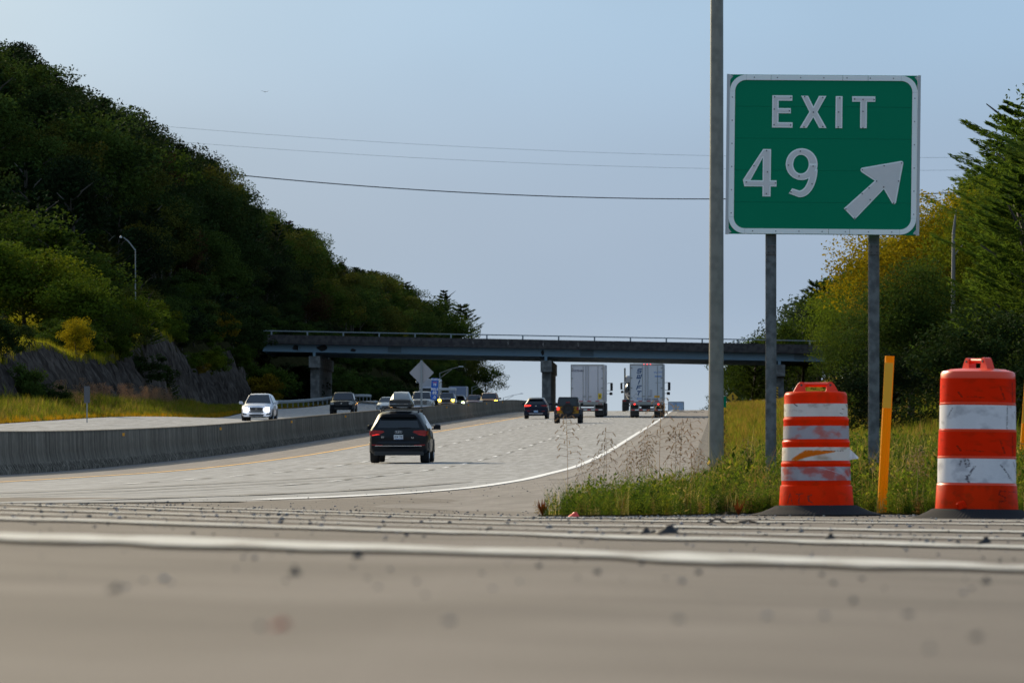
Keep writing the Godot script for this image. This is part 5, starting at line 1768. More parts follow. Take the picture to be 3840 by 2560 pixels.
	# the left verge below the rock, and the bench above it
	for i in 11000:
		var s := 70.0 + 125.0 * pow(rng.randf(), 1.2)
		var vc := cliff_foot(s)
		var v := 0.15 + (vc + 0.3) * rng.randf()
		var lat := far_edge(s) + v
		var p := spot(s, lat)
		var sc := (0.35 + 1.1 * smoothstep(0.3, 3.5, v)) * rng.randf_range(0.6, 1.2) * (1.0 - 0.5 * smoothstep(120, 150, s))
		var c := hue([[.42, .22, .012], [.36, .22, .015]]) if v < 1.1 and rng.randf() < 0.75 else hue([[.17, .19, .018], [.23, .21, .022], [.12, .15, .016], [.24, .17, .05]])
		b_list.append([Transform3D(Basis(Vector3.UP, rng.randf() * TAU).scaled(Vector3.ONE * sc), p), c])
	for i in 6000:
		var s := rng.randf_range(84, 138)
		var v := cliff_foot(s) + 1.2 + rng.randf() * 10.0
		var p := spot(s, far_edge(s) + v)
		var sc := rng.randf_range(0.6, 1.15)
		b_list.append([Transform3D(Basis(Vector3.UP, rng.randf() * TAU).scaled(Vector3.ONE * sc), p), hue([[.24, .23, .016], [.19, .20, .014], [.29, .24, .025]])])
	scatter("verge_grass", "yellow-green grass of the left verge and the bench above the rock", "grass", fm, gm, b_list)
	# pale plumes in the verge
	var pl := seed_stalk(1.0, 44, 0.1)
	var pls := []
	for i in 90:
		var s := rng.randf_range(92, 118)
		var v := rng.randf_range(2.5, 5.6)
		var p := spot(s, far_edge(s) + v)
		pls.append([Transform3D(Basis(Vector3.UP, rng.randf() * TAU).scaled(Vector3(2.2, rng.randf_range(1.0, 1.7), 2.2)), p), Color(.42, .26, .16)])
	scatter("verge_plumes", "pale tan plumes of tall grass along the left verge", "grass", pl, gm, pls)

# ---------------------------------------------------------------- vehicles (each faces its own -z)
func loft(stations: Array) -> MB:      # station: z, half width, sill, belt, top, half width of the top, rake above the belt
	var mb := MB.new()
	var rings := []
	for q in stations:
		var ring := []
		for p in [[0.0, q[2]], [q[1] * 0.9, q[2]], [q[1] * 0.99, q[2] + 0.12], [q[1], lerpf(q[2], q[3], 0.62)], [q[1] * 0.965, q[3]], [q[5] + 0.035, q[4] - 0.085], [q[5] * 0.90, q[4] - 0.018], [q[5] * 0.5, q[4]], [0.0, q[4] + 0.004]]:
			ring.append(Vector3(p[0], p[1], q[0] + q[6] * maxf(0.0, p[1] - q[3])))
		rings.append(ring)
	var m := Vector3(-1, 1, 1)
	for i in range(rings.size() - 1):
		for k in range(rings[i].size() - 1):
			var a: Vector3 = rings[i][k]
			var b: Vector3 = rings[i + 1][k]
			var c: Vector3 = rings[i + 1][k + 1]
			var d: Vector3 = rings[i][k + 1]
			mb.quad(a, b, c, d, 1)
			mb.quad(b * m, a * m, d * m, c * m, 1)
	for e in 2:
		var r: Array = rings[0] if e == 0 else rings[-1]
		for k in range(1, r.size() - 1):
			if e == 0:
				mb.quad(r[k] * m, r[k], r[k + 1], r[k + 1] * m, 2)
			else:
				mb.quad(r[k], r[k] * m, r[k + 1] * m, r[k + 1], 2)
	return mb

func plate_on(mb: MB, a: Vector3, b: Vector3, c: Vector3, d: Vector3, off := 0.012) -> void:   # a sheet set proud of the surface that its corners lie on
	var n := (b - a).cross(d - a).normalized() * off
	mb.quad(a + n, b + n, c + n, d + n)
	for q in [[a, b], [b, c], [c, d], [d, a]]:
		mb.quad(q[0] - n, q[1] - n, q[1] + n, q[0] + n)

func wheels(o: Node3D, xs: float, zs: Array, r: float, w: float, rim: Material) -> void:
	var ty := MB.new()
	var turn := Basis(Vector3(0, 0, 1), -PI / 2)
	ty.lathe([Vector2(r * 0.62, -w * 0.5), Vector2(r * 0.9, -w * 0.52), Vector2(r * 0.985, -w * 0.42), Vector2(r, -w * 0.2), Vector2(r, w * 0.2), Vector2(r * 0.985, w * 0.42), Vector2(r * 0.9, w * 0.52), Vector2(r * 0.62, w * 0.5)], 28, Vector3.ZERO, turn)
	var tm := ty.done()
	var rm := MB.new()
	rm.lathe([Vector2(0.0, w * 0.34), Vector2(r * 0.16, w * 0.33), Vector2(r * 0.2, w * 0.2), Vector2(r * 0.52, w * 0.26), Vector2(r * 0.62, w * 0.5), Vector2(r * 0.66, w * 0.5)].map(func(v): return Vector2(v.x, v.y)), 20, Vector3.ZERO, turn)
	for k in 5:
		var a := TAU * k / 5
		rm.box(Vector3(w * 0.36, cos(a) * r * 0.38, sin(a) * r * 0.38), Vector3(w * 0.12, r * 0.42, r * 0.14), Basis(Vector3.RIGHT, a))
	var rmm := rm.done()
	for z in zs:
		for s in [-1, 1]:
			var x := Transform3D(Basis() if s > 0 else Basis(Vector3.UP, PI), Vector3(s * xs, r, z))
			var t := put(tm, "wheel", mat("tyre_rubber", 0.016, 0.016, 0.017, 0.75), o, x)
			put(rmm, "rim", rim, t)

func lamp_light(o: Node3D, at: Vector3, c: Color, e: float) -> void:
	var l := OmniLight3D.new()
	l.name = "lamp_glow"
	l.position = at
	l.light_color = c
	l.light_energy = e
	l.light_size = 0.06
	l.omni_range = 30.0
	l.omni_attenuation = 2.0
	l.shadow_enabled = true
	o.add_child(l, true)

# P: size, body stations, and where glass and lamps sit
func motor_car(o: Node3D, body: Material, st: Array, P: Dictionary) -> void:
	var glass := mat("car_glass", 0.012, 0.016, 0.018, 0.06)
	var black := mat("trim_black", 0.014, 0.014, 0.015, 0.5)
	build(loft(st), "body", body, o)
	var W: float = P.w
	# glass
	var r0: Array = st[P.roof_front]
	var cw: Array = st[P.cowl]
	var ws := MB.new()
	var wf := Vector3(cw[5], cw[4], cw[0]).lerp(Vector3(r0[5], r0[4], r0[0]), 0.05)
	var wt := Vector3(cw[5], cw[4], cw[0]).lerp(Vector3(r0[5], r0[4], r0[0]), 0.93)
	plate_on(ws, Vector3(wf.x * 0.95, wf.y, wf.z), Vector3(-wf.x * 0.95, wf.y, wf.z), Vector3(-wt.x * 0.93, wt.y, wt.z), Vector3(wt.x * 0.93, wt.y, wt.z), 0.03)
	build(ws, "windscreen", glass, o)
	for s in [-1, 1]:
		for w in P.side_glass:      # z from, z to at the belt, z from, z to at the top
			var sg := MB.new()
			var xb: float = s * (W * 0.965 + 0.004)
			var xt: float = s * (P.top_w + 0.035 + 0.008)
			var yb: float = P.belt + 0.02
			var yt: float = P.top - 0.11
			if s > 0:
				plate_on(sg, Vector3(xb, yb, w[1]), Vector3(xb, yb, w[0]), Vector3(xt, yt, w[2]), Vector3(xt, yt, w[3]))
			else:
				plate_on(sg, Vector3(xb, yb, w[0]), Vector3(xb, yb, w[1]), Vector3(xt, yt, w[3]), Vector3(xt, yt, w[2]))
			build(sg, "side_window", glass, o)
		var mr := MB.new()
		mr.soft_box(Vector3(s * (W + 0.135), P.belt + 0.09, P.mirror_z), Vector3(0.24, 0.17, 0.13), 0.04)
		mr.box(Vector3(s * (W + 0.02), P.belt + 0.03, P.mirror_z), Vector3(0.12, 0.05, 0.08))
		build(mr, "mirror", P.get("mirror_m", body), o)
		# dark wheel openings
		for z in P.axles:
			var ar := MB.new()
			var poly := PackedVector2Array()
			for k in 17:
				var a := PI * k / 16
				poly.append(Vector2(cos(a), sin(a)) * (P.wheel_r + 0.075))
			ar.prism(poly, -0.006, 0.006, Transform3D(Basis(Vector3.UP, PI / 2), Vector3(s * (W + 0.002), P.wheel_r - 0.02, z)))
			build(ar, "wheel_arch", P.get("arch_m", black), o)
	wheels(o, W - P.get("inset", 0.10), P.axles, P.wheel_r, P.get("tyre_w", 0.25), P.get("rim_m", mat("rim_alloy", 0.35, 0.35, 0.36, 0.35, 0.7)))
	var under := MB.new()
	under.box(Vector3(0, st[1][2] + 0.02, 0), Vector3(W * 1.5, 0.16, P.l * 0.92))
	build(under, "underbody", black, o)

func poly_part(o: Node3D, called: String, pts: Array, z: float, depth: float, m: Material, facing_back := true, mirror := false) -> MeshInstance3D:   # a flat piece on the tail (or nose), in x and y
	var mb := MB.new()
	var p := PackedVector2Array()
	for q in pts:
		p.append(Vector2(-q[0] if mirror else q[0], q[1]))
	if facing_back:
		mb.prism(p, z - 0.02, z + depth)
	else:
		mb.prism(p, z - depth, z + 0.02)
	return build(mb, called, m, o)

func vehicle(called: String, label: String, category: String, d: float, lat: float, oncoming := false, yaw := 0.0) -> Node3D:
	var s := along(on(PX, d - 15.0), d).x
	var th := heading(s)
	s -= lat * sin(th) / K
	var o := base(called, spot(s, lat, 0.012), facing(s, oncoming) * Basis(Vector3.UP, yaw) * Basis().scaled(Vector3.ONE * (1.0 if category in ["lorry", "trailer"] else 0.93)))
	tag(o, label, category)
	return o

func tail_suv(o: Node3D) -> void:       # the black estate car with the roof box
	var body := paint("black_paint", 0.006, 0.008, 0.011)
	var st := [[2.50, 0.90, 0.40, 1.12, 1.60, 0.60, -0.55], [2.40, 0.955, 0.34, 1.12, 1.655, 0.63, -0.50], [2.05, 0.985, 0.30, 1.12, 1.70, 0.66, -0.12], [0.8, 0.99, 0.28, 1.10, 1.74, 0.68, 0.0], [-0.35, 0.985, 0.28, 1.06, 1.69, 0.65, 0.0], [-1.3, 0.98, 0.28, 1.02, 1.10, 0.84, 0.0], [-2.2, 0.95, 0.30, 0.92, 0.98, 0.80, 0.0], [-2.5, 0.84, 0.36, 0.72, 0.80, 0.70, 0.0]]
	motor_car(o, body, st, {"w": 0.985, "l": 5.0, "top_w": 0.66, "belt": 1.10, "top": 1.70, "roof_front": 4, "cowl": 5, "side_glass": [[-1.0, 0.0, -0.35, 0.05], [0.08, 1.05, 0.12, 1.0], [1.13, 1.95, 1.08, 1.55]], "mirror_z": -0.85, "axles": [1.55, -1.45], "wheel_r": 0.37, "tyre_w": 0.29, "inset": 0.15})
	var glass := mat("car_glass", 0.012, 0.016, 0.018, 0.06)
	var red := mat("lamp_red", 0.28, 0.004, 0.006, 0.2)
	var chrome := mat("chrome", 0.62, 0.62, 0.63, 0.12, 1.0)
	var gw := MB.new()
	plate_on(gw, Vector3(-0.70, 1.165, 2.50 - 0.025), Vector3(0.70, 1.165, 2.50 - 0.025), Vector3(0.585, 1.50, 2.50 - 0.21), Vector3(-0.585, 1.50, 2.50 - 0.21), 0.014)
	build(gw, "rear_window", glass, o)
	var wiper := MB.new()
	wiper.tube(Vector3(0.0, 1.175, 2.505), Vector3(0.42, 1.19, 2.50), 0.012, 0.008, 6)
	build(wiper, "wiper", mats["trim_black"], o)
	var sp := MB.new()
	sp.prism(PackedVector2Array([Vector2(-0.60, 1.53), Vector2(0.60, 1.53), Vector2(0.57, 1.60), Vector2(0.45, 1.625), Vector2(-0.45, 1.625), Vector2(-0.57, 1.60)]), 2.20, 2.42)
	build(sp, "spoiler", body, o)
	for s in [false, true]:
		var k := -1.0 if s else 1.0
		poly_part(o, "tail_light", [[0.47, 1.03], [0.52, 1.08], [0.74, 1.095], [0.905, 1.09], [0.92, 0.93], [0.90, 0.90], [0.70, 0.925], [0.60, 0.975]], 2.485, 0.03, red, true, s)
		var sl := MB.new()
		sl.box(Vector3(k * 0.945, 1.0, 2.36), Vector3(0.035, 0.14, 0.24), Basis(Vector3.UP, k * -0.16))
		build(sl, "tail_light_corner", red, o)
		poly_part(o, "light_strip", [[0.62, 0.950], [0.70, 0.945], [0.88, 0.915], [0.88, 0.93], [0.70, 0.965]], 2.517, 0.004, glow("lamp_red_lit", 1.0, 0.03, 0.02, 1.2 if s else 0.25) if s else mat("lamp_red_dim", 0.7, 0.02, 0.02, 0.2), true, s)
		poly_part(o, "reflector", [[0.52, 0.585], [0.86, 0.59], [0.90, 0.625], [0.52, 0.61]], 2.60, 0.012, red, true, s)
	# the bumper, rounded, and its bright strip
	var bm := MB.new()
	var rows := []
	for p in [[0.98, 0.34, 2.20], [0.985, 0.42, 2.44], [0.985, 0.55, 2.56], [0.99, 0.66, 2.58], [0.975, 0.73, 2.555], [0.95, 0.755, 2.48]]:
		var row := []
		for i in 13:
			var a := lerpf(-1, 1, i / 12.0)
			row.append(Vector3(a * p[0], p[1], p[2] - 0.42 * pow(absf(a), 7.0) - 0.03 * a * a))
		rows.append(row)
	bm.grid(rows, 1)
	build(bm, "bumper", body, o)
	var vl := MB.new()
	vl.soft_box(Vector3(0, 0.37, 2.40), Vector3(1.66, 0.22, 0.20), 0.04)
	build(vl, "valance", mats["trim_black"], o)
	var cs := MB.new()
	cs.box(Vector3(0, 0.575, 2.562), Vector3(1.56, 0.018, 0.03))
	build(cs, "chrome_strip", chrome, o)
	for s in [-1, 1]:
		var rl := MB.new()
		rl.tube(Vector3(s * 0.63, 1.765, 1.75), Vector3(s * 0.645, 1.79, -0.1), 0.02, 0.02, 8)
		rl.tube(Vector3(s * 0.63, 1.70, 1.8), Vector3(s * 0.63, 1.765, 1.74), 0.025, 0.02, 8)
		rl.tube(Vector3(s * 0.645, 1.71, -0.2), Vector3(s * 0.645, 1.79, -0.1), 0.025, 0.02, 8)
		build(rl, "roof_rail", mats["trim_black"], o)
	for z in [1.35, 0.35]:
		var cb := MB.new()
		cb.box(Vector3(0, 1.825, z), Vector3(1.40, 0.035, 0.07))
		build(cb, "cross_bar", mats["trim_black"], o)
	# number plate, emblem of four linked rings, model marks
	poly_part(o, "number_plate", [[-0.155, 0.79], [0.155, 0.79], [0.155, 0.94], [-0.155, 0.94]], 2.512, 0.010, mat("plate_white", 0.62, 0.64, 0.66, 0.5))
	poly_part(o, "plate_border", [[-0.13, 0.796], [0.15, 0.796], [0.15, 0.812], [-0.13, 0.812]], 2.521, 0.005, mat("plate_blue", 0.03, 0.10, 0.30, 0.5))
	text(o, "plate_lettering", "LDX 723", 0.072, Vector3(0, 0.875, 2.527), mat("print_dark", 0.03, 0.03, 0.06, 0.6))
	for k in 4:
		var tr := TorusMesh.new()
		tr.inner_radius = 0.030
		tr.outer_radius = 0.042
		tr.rings = 20
		tr.ring_segments = 8
		put(tr, "emblem_ring", chrome, o, Transform3D(Basis(Vector3.RIGHT, PI / 2), Vector3(-0.082 + k * 0.055, 1.035, 2.514)))
	text(o, "model_mark", "Q7", 0.055, Vector3(-0.53, 0.865, 2.508), chrome)
	text(o, "model_mark", "3.0", 0.045, Vector3(0.46, 0.845, 2.508), chrome)

func cargo_box(at: Transform3D) -> void:
	var o := base("roof_cargo_box", at.origin, at.basis)
	tag(o, "dark rooftop cargo box with pale lid on the black car's roof bars", "cargo box")
	var lid := MB.new()
	var base_mb := MB.new()
	var rings := []
	for q in [[1.15, 0.42, 0.15], [0.80, 0.45, 0.33], [0.2, 0.455, 0.37], [-0.7, 0.42, 0.33], [-1.1, 0.30, 0.20], [-1.2, 0.2, 0.08]]:
		var ring := []
		for p in [[1.0, 0.10], [0.985, 0.15], [0.93, 0.21], [0.62, 1.0], [0.0, 1.03]]:
			ring.append(Vector3(q[1] * p[0], 0.08 + q[2] * p[1] if p[1] > 0.3 else p[1], q[0] + (0.10 * p[1] if q[0] > 1.1 and p[1] > 0.3 else 0.0) * -1.0))
		rings.append(ring)
	var m := Vector3(-1, 1, 1)
	for i in range(rings.size() - 1):
		for k in 4:
			lid.quad(rings[i][k], rings[i + 1][k], rings[i + 1][k + 1], rings[i][k + 1], 1 + k)
			lid.quad(rings[i + 1][k] * m, rings[i][k] * m, rings[i][k + 1] * m, rings[i + 1][k + 1] * m, 1 + k)
	var back := MB.new()
	for k in 4:
		back.quad(rings[0][k] * m, rings[0][k], rings[0][k + 1], rings[0][k + 1] * m)
	build(lid, "lid", paint("box_lid", 0.20, 0.205, 0.20), o)
	build(back, "lid_end", mat("box_black", 0.012, 0.012, 0.013, 0.4), o)
	for q in [[1.0, 0.44], [-1.05, 0.30]]:
		pass
	base_mb.prism(PackedVector2Array([Vector2(-0.40, 1.13), Vector2(0.40, 1.13), Vector2(0.45, 1.0), Vector2(0.455, 0.2), Vector2(0.42, -0.7), Vector2(0.30, -1.08), Vector2(-0.30, -1.08), Vector2(-0.42, -0.7), Vector2(-0.455, 0.2), Vector2(-0.45, 1.0)]), 0.0, 0.09, Transform3D(Basis(Vector3.RIGHT, Vector3(0, 0, 1), Vector3(0, -1, 0)), Vector3(0, 0.09, 0)))
	build(base_mb, "tray", mats["box_black"], o)
	for z in [0.55, -0.45]:
		for s in [-1, 1]:
			var c := MB.new()
			c.box(Vector3(s * 0.3, -0.02, z), Vector3(0.10, 0.05, 0.10))
			build(c, "clamp", mats["box_black"], o)

func crossover(o: Node3D) -> void:
	var body := paint("navy_paint", 0.010, 0.014, 0.030)
	var st := [[2.28, 0.86, 0.36, 1.10, 1.53, 0.52, -0.75], [2.18, 0.905, 0.30, 1.10, 1.57, 0.55, -0.7], [1.75, 0.92, 0.28, 1.08, 1.61, 0.58, -0.25], [0.5, 0.92, 0.26, 1.05, 1.66, 0.60, 0.0], [-0.5, 0.92, 0.26, 1.02, 1.60, 0.57, 0.0], [-1.2, 0.915, 0.26, 0.99, 1.05, 0.78, 0.0], [-2.0, 0.88, 0.28, 0.88, 0.93, 0.74, 0.0], [-2.3, 0.78, 0.34, 0.70, 0.76, 0.64, 0.0]]
	motor_car(o, body, st, {"w": 0.92, "l": 4.6, "top_w": 0.58, "belt": 1.06, "top": 1.61, "roof_front": 4, "cowl": 5, "side_glass": [[-0.95, 0.0, -0.4, 0.05], [0.08, 1.0, 0.12, 0.9]], "mirror_z": -0.8, "axles": [1.4, -1.35], "wheel_r": 0.35, "tyre_w": 0.24, "inset": 0.13})
	var gw := MB.new()
	plate_on(gw, Vector3(-0.66, 1.13, 2.28 - 0.02), Vector3(0.66, 1.13, 2.28 - 0.02), Vector3(0.50, 1.47, 2.28 - 0.27), Vector3(-0.50, 1.47, 2.28 - 0.27), 0.014)
	build(gw, "rear_window", mats["car_glass"], o)
	var sp := MB.new()
	sp.prism(PackedVector2Array([Vector2(-0.54, 1.49), Vector2(0.54, 1.49), Vector2(0.50, 1.55), Vector2(-0.50, 1.55)]), 1.90, 2.16)
	build(sp, "spoiler", body, o)
	for s in [false, true]:
		poly_part(o, "tail_light", [[0.36, 1.02], [0.40, 1.06], [0.70, 1.075], [0.88, 1.07], [0.87, 0.96], [0.62, 0.965]], 2.275, 0.025, glow("brake_red", 1.0, 0.03, 0.02, 2.5) if s else mat("lamp_red", 0.28, 0.004, 0.006, 0.2), true, s)
		poly_part(o, "reflector", [[0.46, 0.57], [0.68, 0.57], [0.68, 0.615], [0.46, 0.615]], 2.32, 0.03, mat("lamp_red", 0.28, 0.004, 0.006, 0.2), true, s)
	var bm := MB.new()
	bm.soft_box(Vector3(0, 0.53, 2.22), Vector3(1.80, 0.40, 0.22), 0.07)
	build(bm, "bumper", body, o)
	poly_part(o, "skid_plate", [[-0.50, 0.36], [0.50, 0.36], [0.56, 0.46], [-0.56, 0.46]], 2.335, 0.012, mat("skid_silver", 0.30, 0.29, 0.31, 0.4, 0.5))
	poly_part(o, "number_plate", [[-0.16, 0.50], [0.16, 0.50], [0.16, 0.65], [-0.16, 0.65]], 2.335, 0.010, mat("plate_pale", 0.42, 0.52, 0.66, 0.5))
	poly_part(o, "plate_border", [[-0.155, 0.505], [0.155, 0.505], [0.155, 0.55], [-0.155, 0.55]], 2.346, 0.004, mat("plate_sky", 0.12, 0.30, 0.60, 0.5))
	poly_part(o, "emblem", [[-0.07, 1.0], [0, 0.965], [0.07, 1.0], [0.06, 1.04], [0, 1.02], [-0.06, 1.04]], 2.285, 0.02, mat("chrome", 0.62, 0.62, 0.63, 0.12, 1.0))

func off_roader(o: Node3D) -> void:
	var yel := paint("ochre_paint", 0.42, 0.20, 0.008)
	var blk := mat("soft_black", 0.012, 0.013, 0.016, 0.45)
	var dark: Material = mats["car_glass"]
	var tub := MB.new()
	tub.soft_box(Vector3(0, 0.87, 0.35), Vector3(1.46, 0.56, 3.5), 0.05)
	tub.soft_box(Vector3(0, 0.86, -1.55), Vector3(1.30, 0.54, 0.9), 0.06)
	build(tub, "body", yel, o)
	var top := MB.new()
	var rg := []
	for q in [[1.15, 0.73], [1.70, 0.655], [1.78, 0.60]]:
		rg.append([Vector3(-q[1], q[0], 2.08 - (q[0] - 1.15) * 0.14), Vector3(q[1], q[0], 2.08 - (q[0] - 1.15) * 0.14), Vector3(q[1], q[0], -0.55 + (q[0] - 1.15) * 0.55), Vector3(-q[1], q[0], -0.55 + (q[0] - 1.15) * 0.55)])
	for j in 2:
		for i in 4:
			var k := (i + 1) % 4
			top.quad(rg[j][i], rg[j][k], rg[j + 1][k], rg[j + 1][i])
	top.quad(rg[2][0], rg[2][1], rg[2][2], rg[2][3])
	build(top, "hard_top", blk, o)
	var gw := MB.new()
	plate_on(gw, Vector3(-0.56, 1.22, 2.075), Vector3(0.56, 1.22, 2.075), Vector3(0.53, 1.66, 2.01), Vector3(-0.53, 1.66, 2.01), 0.012)
	build(gw, "rear_window", dark, o)
	for s in [-1, 1]:
		var sg := MB.new()
		var x: float = s * 0.722
		if s > 0:
			plate_on(sg, Vector3(0.722, 1.22, 1.95), Vector3(0.722, 1.22, 0.6), Vector3(0.672, 1.62, 0.6), Vector3(0.672, 1.62, 1.9))
		else:
			plate_on(sg, Vector3(-0.722, 1.22, 0.6), Vector3(-0.722, 1.22, 1.95), Vector3(-0.672, 1.62, 1.9), Vector3(-0.672, 1.62, 0.6))
		build(sg, "side_window", dark, o)
		for z in [1.42, -1.5]:
			var fl := MB.new()
			var poly := PackedVector2Array([Vector2(-0.52, 0.58), Vector2(-0.50, 0.68), Vector2(-0.36, 0.93), Vector2(0.36, 0.93), Vector2(0.50, 0.68), Vector2(0.52, 0.58), Vector2(0.46, 0.60), Vector2(0.32, 0.87), Vector2(-0.32, 0.87), Vector2(-0.46, 0.60)])
			fl.prism(poly, 0.0, 0.24, Transform3D(Basis(Vector3.UP, PI / 2 * s), Vector3(s * 0.70, 0, z)))
			build(fl, "fender_flare", blk, o)
		var tl := MB.new()
		tl.soft_box(Vector3(s * 0.665, 1.0, 2.11), Vector3(0.15, 0.21, 0.08), 0.02)
		build(tl, "tail_light", glow("brake_red", 1.0, 0.03, 0.02, 2.5) if s < 0 else mat("lamp_red", 0.28, 0.004, 0.006, 0.2), o)
		var mr := MB.new()
		mr.soft_box(Vector3(s * 0.88, 1.28, -0.55), Vector3(0.20, 0.22, 0.12), 0.04)
		mr.box(Vector3(s * 0.76, 1.20, -0.55), Vector3(0.14, 0.05, 0.06))
		build(mr, "mirror", blk, o)
	wheels(o, 0.79, [1.42, -1.5], 0.405, 0.29, mat("rim_black", 0.03, 0.03, 0.03, 0.4, 0.4))
	var bm := MB.new()
	bm.soft_box(Vector3(0, 0.56, 2.16), Vector3(1.62, 0.20, 0.22), 0.04)
	bm.box(Vector3(0, 0.42, 0.2), Vector3(1.2, 0.18, 3.8))
	build(bm, "bumper", blk, o)
	var spare := MB.new()
	var turn := Basis(Vector3.RIGHT, PI / 2)
	spare.lathe([Vector2(0.25, -0.12), Vector2(0.36, -0.13), Vector2(0.395, -0.10), Vector2(0.405, 0.0), Vector2(0.395, 0.10), Vector2(0.36, 0.13), Vector2(0.25, 0.12)], 30, Vector3(0.0, 0.97, 2.30), turn)
	var sp := build(spare, "spare_wheel", mats["tyre_rubber"], o)
	var hub := MB.new()
	hub.lathe([Vector2(0.26, 0.06), Vector2(0.20, 0.03), Vector2(0.09, 0.05), Vector2(0.07, 0.09), Vector2(0.0, 0.09)], 20, Vector3(0.0, 0.97, 2.30), turn)
	build(hub, "rim", mat("rim_black", 0.03, 0.03, 0.03, 0.4, 0.4), sp)
	var st := MB.new()
	st.box(Vector3(0, 1.42, 2.14), Vector3(0.28, 0.07, 0.05))
	build(st, "brake_light", mat("lamp_red", 0.28, 0.004, 0.006, 0.2), o)
	var vent := MB.new()
	vent.box(Vector3(-0.44, 0.98, 2.105), Vector3(0.05, 0.22, 0.02))
	vent.box(Vector3(0.40, 0.80, 2.105), Vector3(0.30, 0.05, 0.02))
	vent.box(Vector3(0.36, 1.03, 2.105), Vector3(0.24, 0.04, 0.02))
	build(vent, "door_hinge", blk, o)
	var gl := MB.new()
	gl.box(Vector3(0, 0.86, -2.02), Vector3(1.2, 0.5, 0.06))
	build(gl, "grille", yel, o)

# articulated lorry seen from behind; z = 0 is the rear face of the trailer
func trailer(o: Node3D, w: float, h: float, white: Material, seen_cab := true) -> void:
	var frame := mat("trailer_frame", 0.27, 0.28, 0.27, 0.5, 0.3)
	var black := mat("trim_black", 0.014, 0.014, 0.015, 0.5)
	var floor_y := 1.12
	var bx := MB.new()
	bx.soft_box(Vector3(0, (floor_y + h) / 2, -6.86), Vector3(w, h - floor_y, 13.6), 0.03)
	build(bx, "box", white, o)
	for s in [-1, 1]:
		var dr := MB.new()
		dr.box(Vector3(s * (w / 4 - 0.01), (floor_y + h) / 2, -0.04), Vector3(w / 2 - 0.10, h - floor_y - 0.16, 0.05))
		var door := build(dr, "door", white, o)
		for k in 2:
			var rd := MB.new()
			var x: float = s * (0.10 + k * 0.0) if k == 0 else s * (w / 2 - 0.42)
			if k == 1 and s < 0:
				x = -0.30
			rd.tube(Vector3(x, floor_y + 0.10, 0.006), Vector3(x, h - 0.14, 0.006), 0.016, 0.016, 6)
			build(rd, "lock_rod", frame, door)
		for k in 4:
			var hg := MB.new()
			hg.box(Vector3(s * (w / 2 - 0.11), floor_y + 0.3 + k * (h - floor_y - 0.6) / 3.0, 0.0), Vector3(0.16, 0.07, 0.04))
			build(hg, "hinge", frame, door)
		var hd := MB.new()
		hd.box(Vector3(s * 0.22, floor_y + 0.42, 0.015), Vector3(0.24, 0.05, 0.03))
		build(hd, "handle", frame, door)
		var po := MB.new()
		po.box(Vector3(s * (w / 2 - 0.025), (floor_y + h) / 2, -0.02), Vector3(0.05, h - floor_y, 0.10))
		build(po, "rear_frame", frame, o)
	var hdr := MB.new()
	hdr.box(Vector3(0, h - 0.04, -0.03), Vector3(w - 0.1, 0.08, 0.11))
	hdr.box(Vector3(0, floor_y - 0.08, -0.02), Vector3(w, 0.24, 0.12))
	build(hdr, "rear_frame", frame, o)
	# striped tape on the sill and on the underrun bar
	var red := mat("tape_red", 0.50, 0.02, 0.02, 0.4)
	var wht := mat("tape_white", 0.70, 0.70, 0.70, 0.4)
	for k in 8:
		var tp := MB.new()
		tp.box(Vector3(-w / 2 + (k + 0.5) * w / 8.0, floor_y + 0.07, 0.043), Vector3(w / 8.0 - 0.02, 0.05, 0.006))
		build(tp, "tape", red if k % 2 == 0 else wht, o)
		var tb := MB.new()
		tb.box(Vector3(-w / 2 + 0.1 + (k + 0.5) * (w - 0.2) / 8.0, 0.56, 0.043), Vector3((w - 0.2) / 8.0 - 0.01, 0.07, 0.006))
		build(tb, "tape", red if k % 2 == 0 else wht, o)
	var bar := MB.new()
	bar.box(Vector3(0, 0.56, 0.0), Vector3(w - 0.16, 0.11, 0.08))
	for s in [-1, 1]:
		bar.box(Vector3(s * 0.55, 0.80, -0.02), Vector3(0.09, 0.50, 0.08), Basis(Vector3(0, 0, 1), s * 0.12))
	build(bar, "underrun_bar", frame, o)
	var ch := MB.new()
	ch.box(Vector3(0, 0.88, -5.0), Vector3(1.0, 0.20, 9.6))
	ch.box(Vector3(0, 0.62, -1.6), Vector3(1.9, 0.14, 2.6))
	build(ch, "chassis", black, o)
	for s in [-1, 1]:
		var fl := MB.new()
		fl.box(Vector3(s * (w / 2 - 0.36), 0.50, -0.52), Vector3(0.62, 0.74, 0.015))
		build(fl, "mud_flap", black, o)
		for q in [[s * (w / 2 - 0.18), 0.99], [s * (w / 2 - 0.34), 0.99]]:
			var tl := MB.new()
			tl.tube(Vector3(q[0], q[1], 0.03), Vector3(q[0], q[1], 0.055), 0.05, 0.05, 12)
			build(tl, "tail_light", mat("lamp_red", 0.28, 0.004, 0.006, 0.2), o)
	wheels(o, w / 2 - 0.17, [-1.1, -2.35], 0.50, 0.30, mat("rim_alloy", 0.35, 0.35, 0.36, 0.35, 0.7))
	wheels(o, w / 2 - 0.50, [-1.1, -2.35], 0.50, 0.28, black)
	var ax := MB.new()
	for z in [-1.1, -2.35]:
		ax.tube(Vector3(-w / 2 + 0.2, 0.5, z), Vector3(w / 2 - 0.2, 0.5, z), 0.07, 0.07, 8)
	build(ax, "axle", black, o)
	tractor(o, -13.9, w, h - 0.15, mat("cab_grey", 0.30, 0.31, 0.33, 0.4))

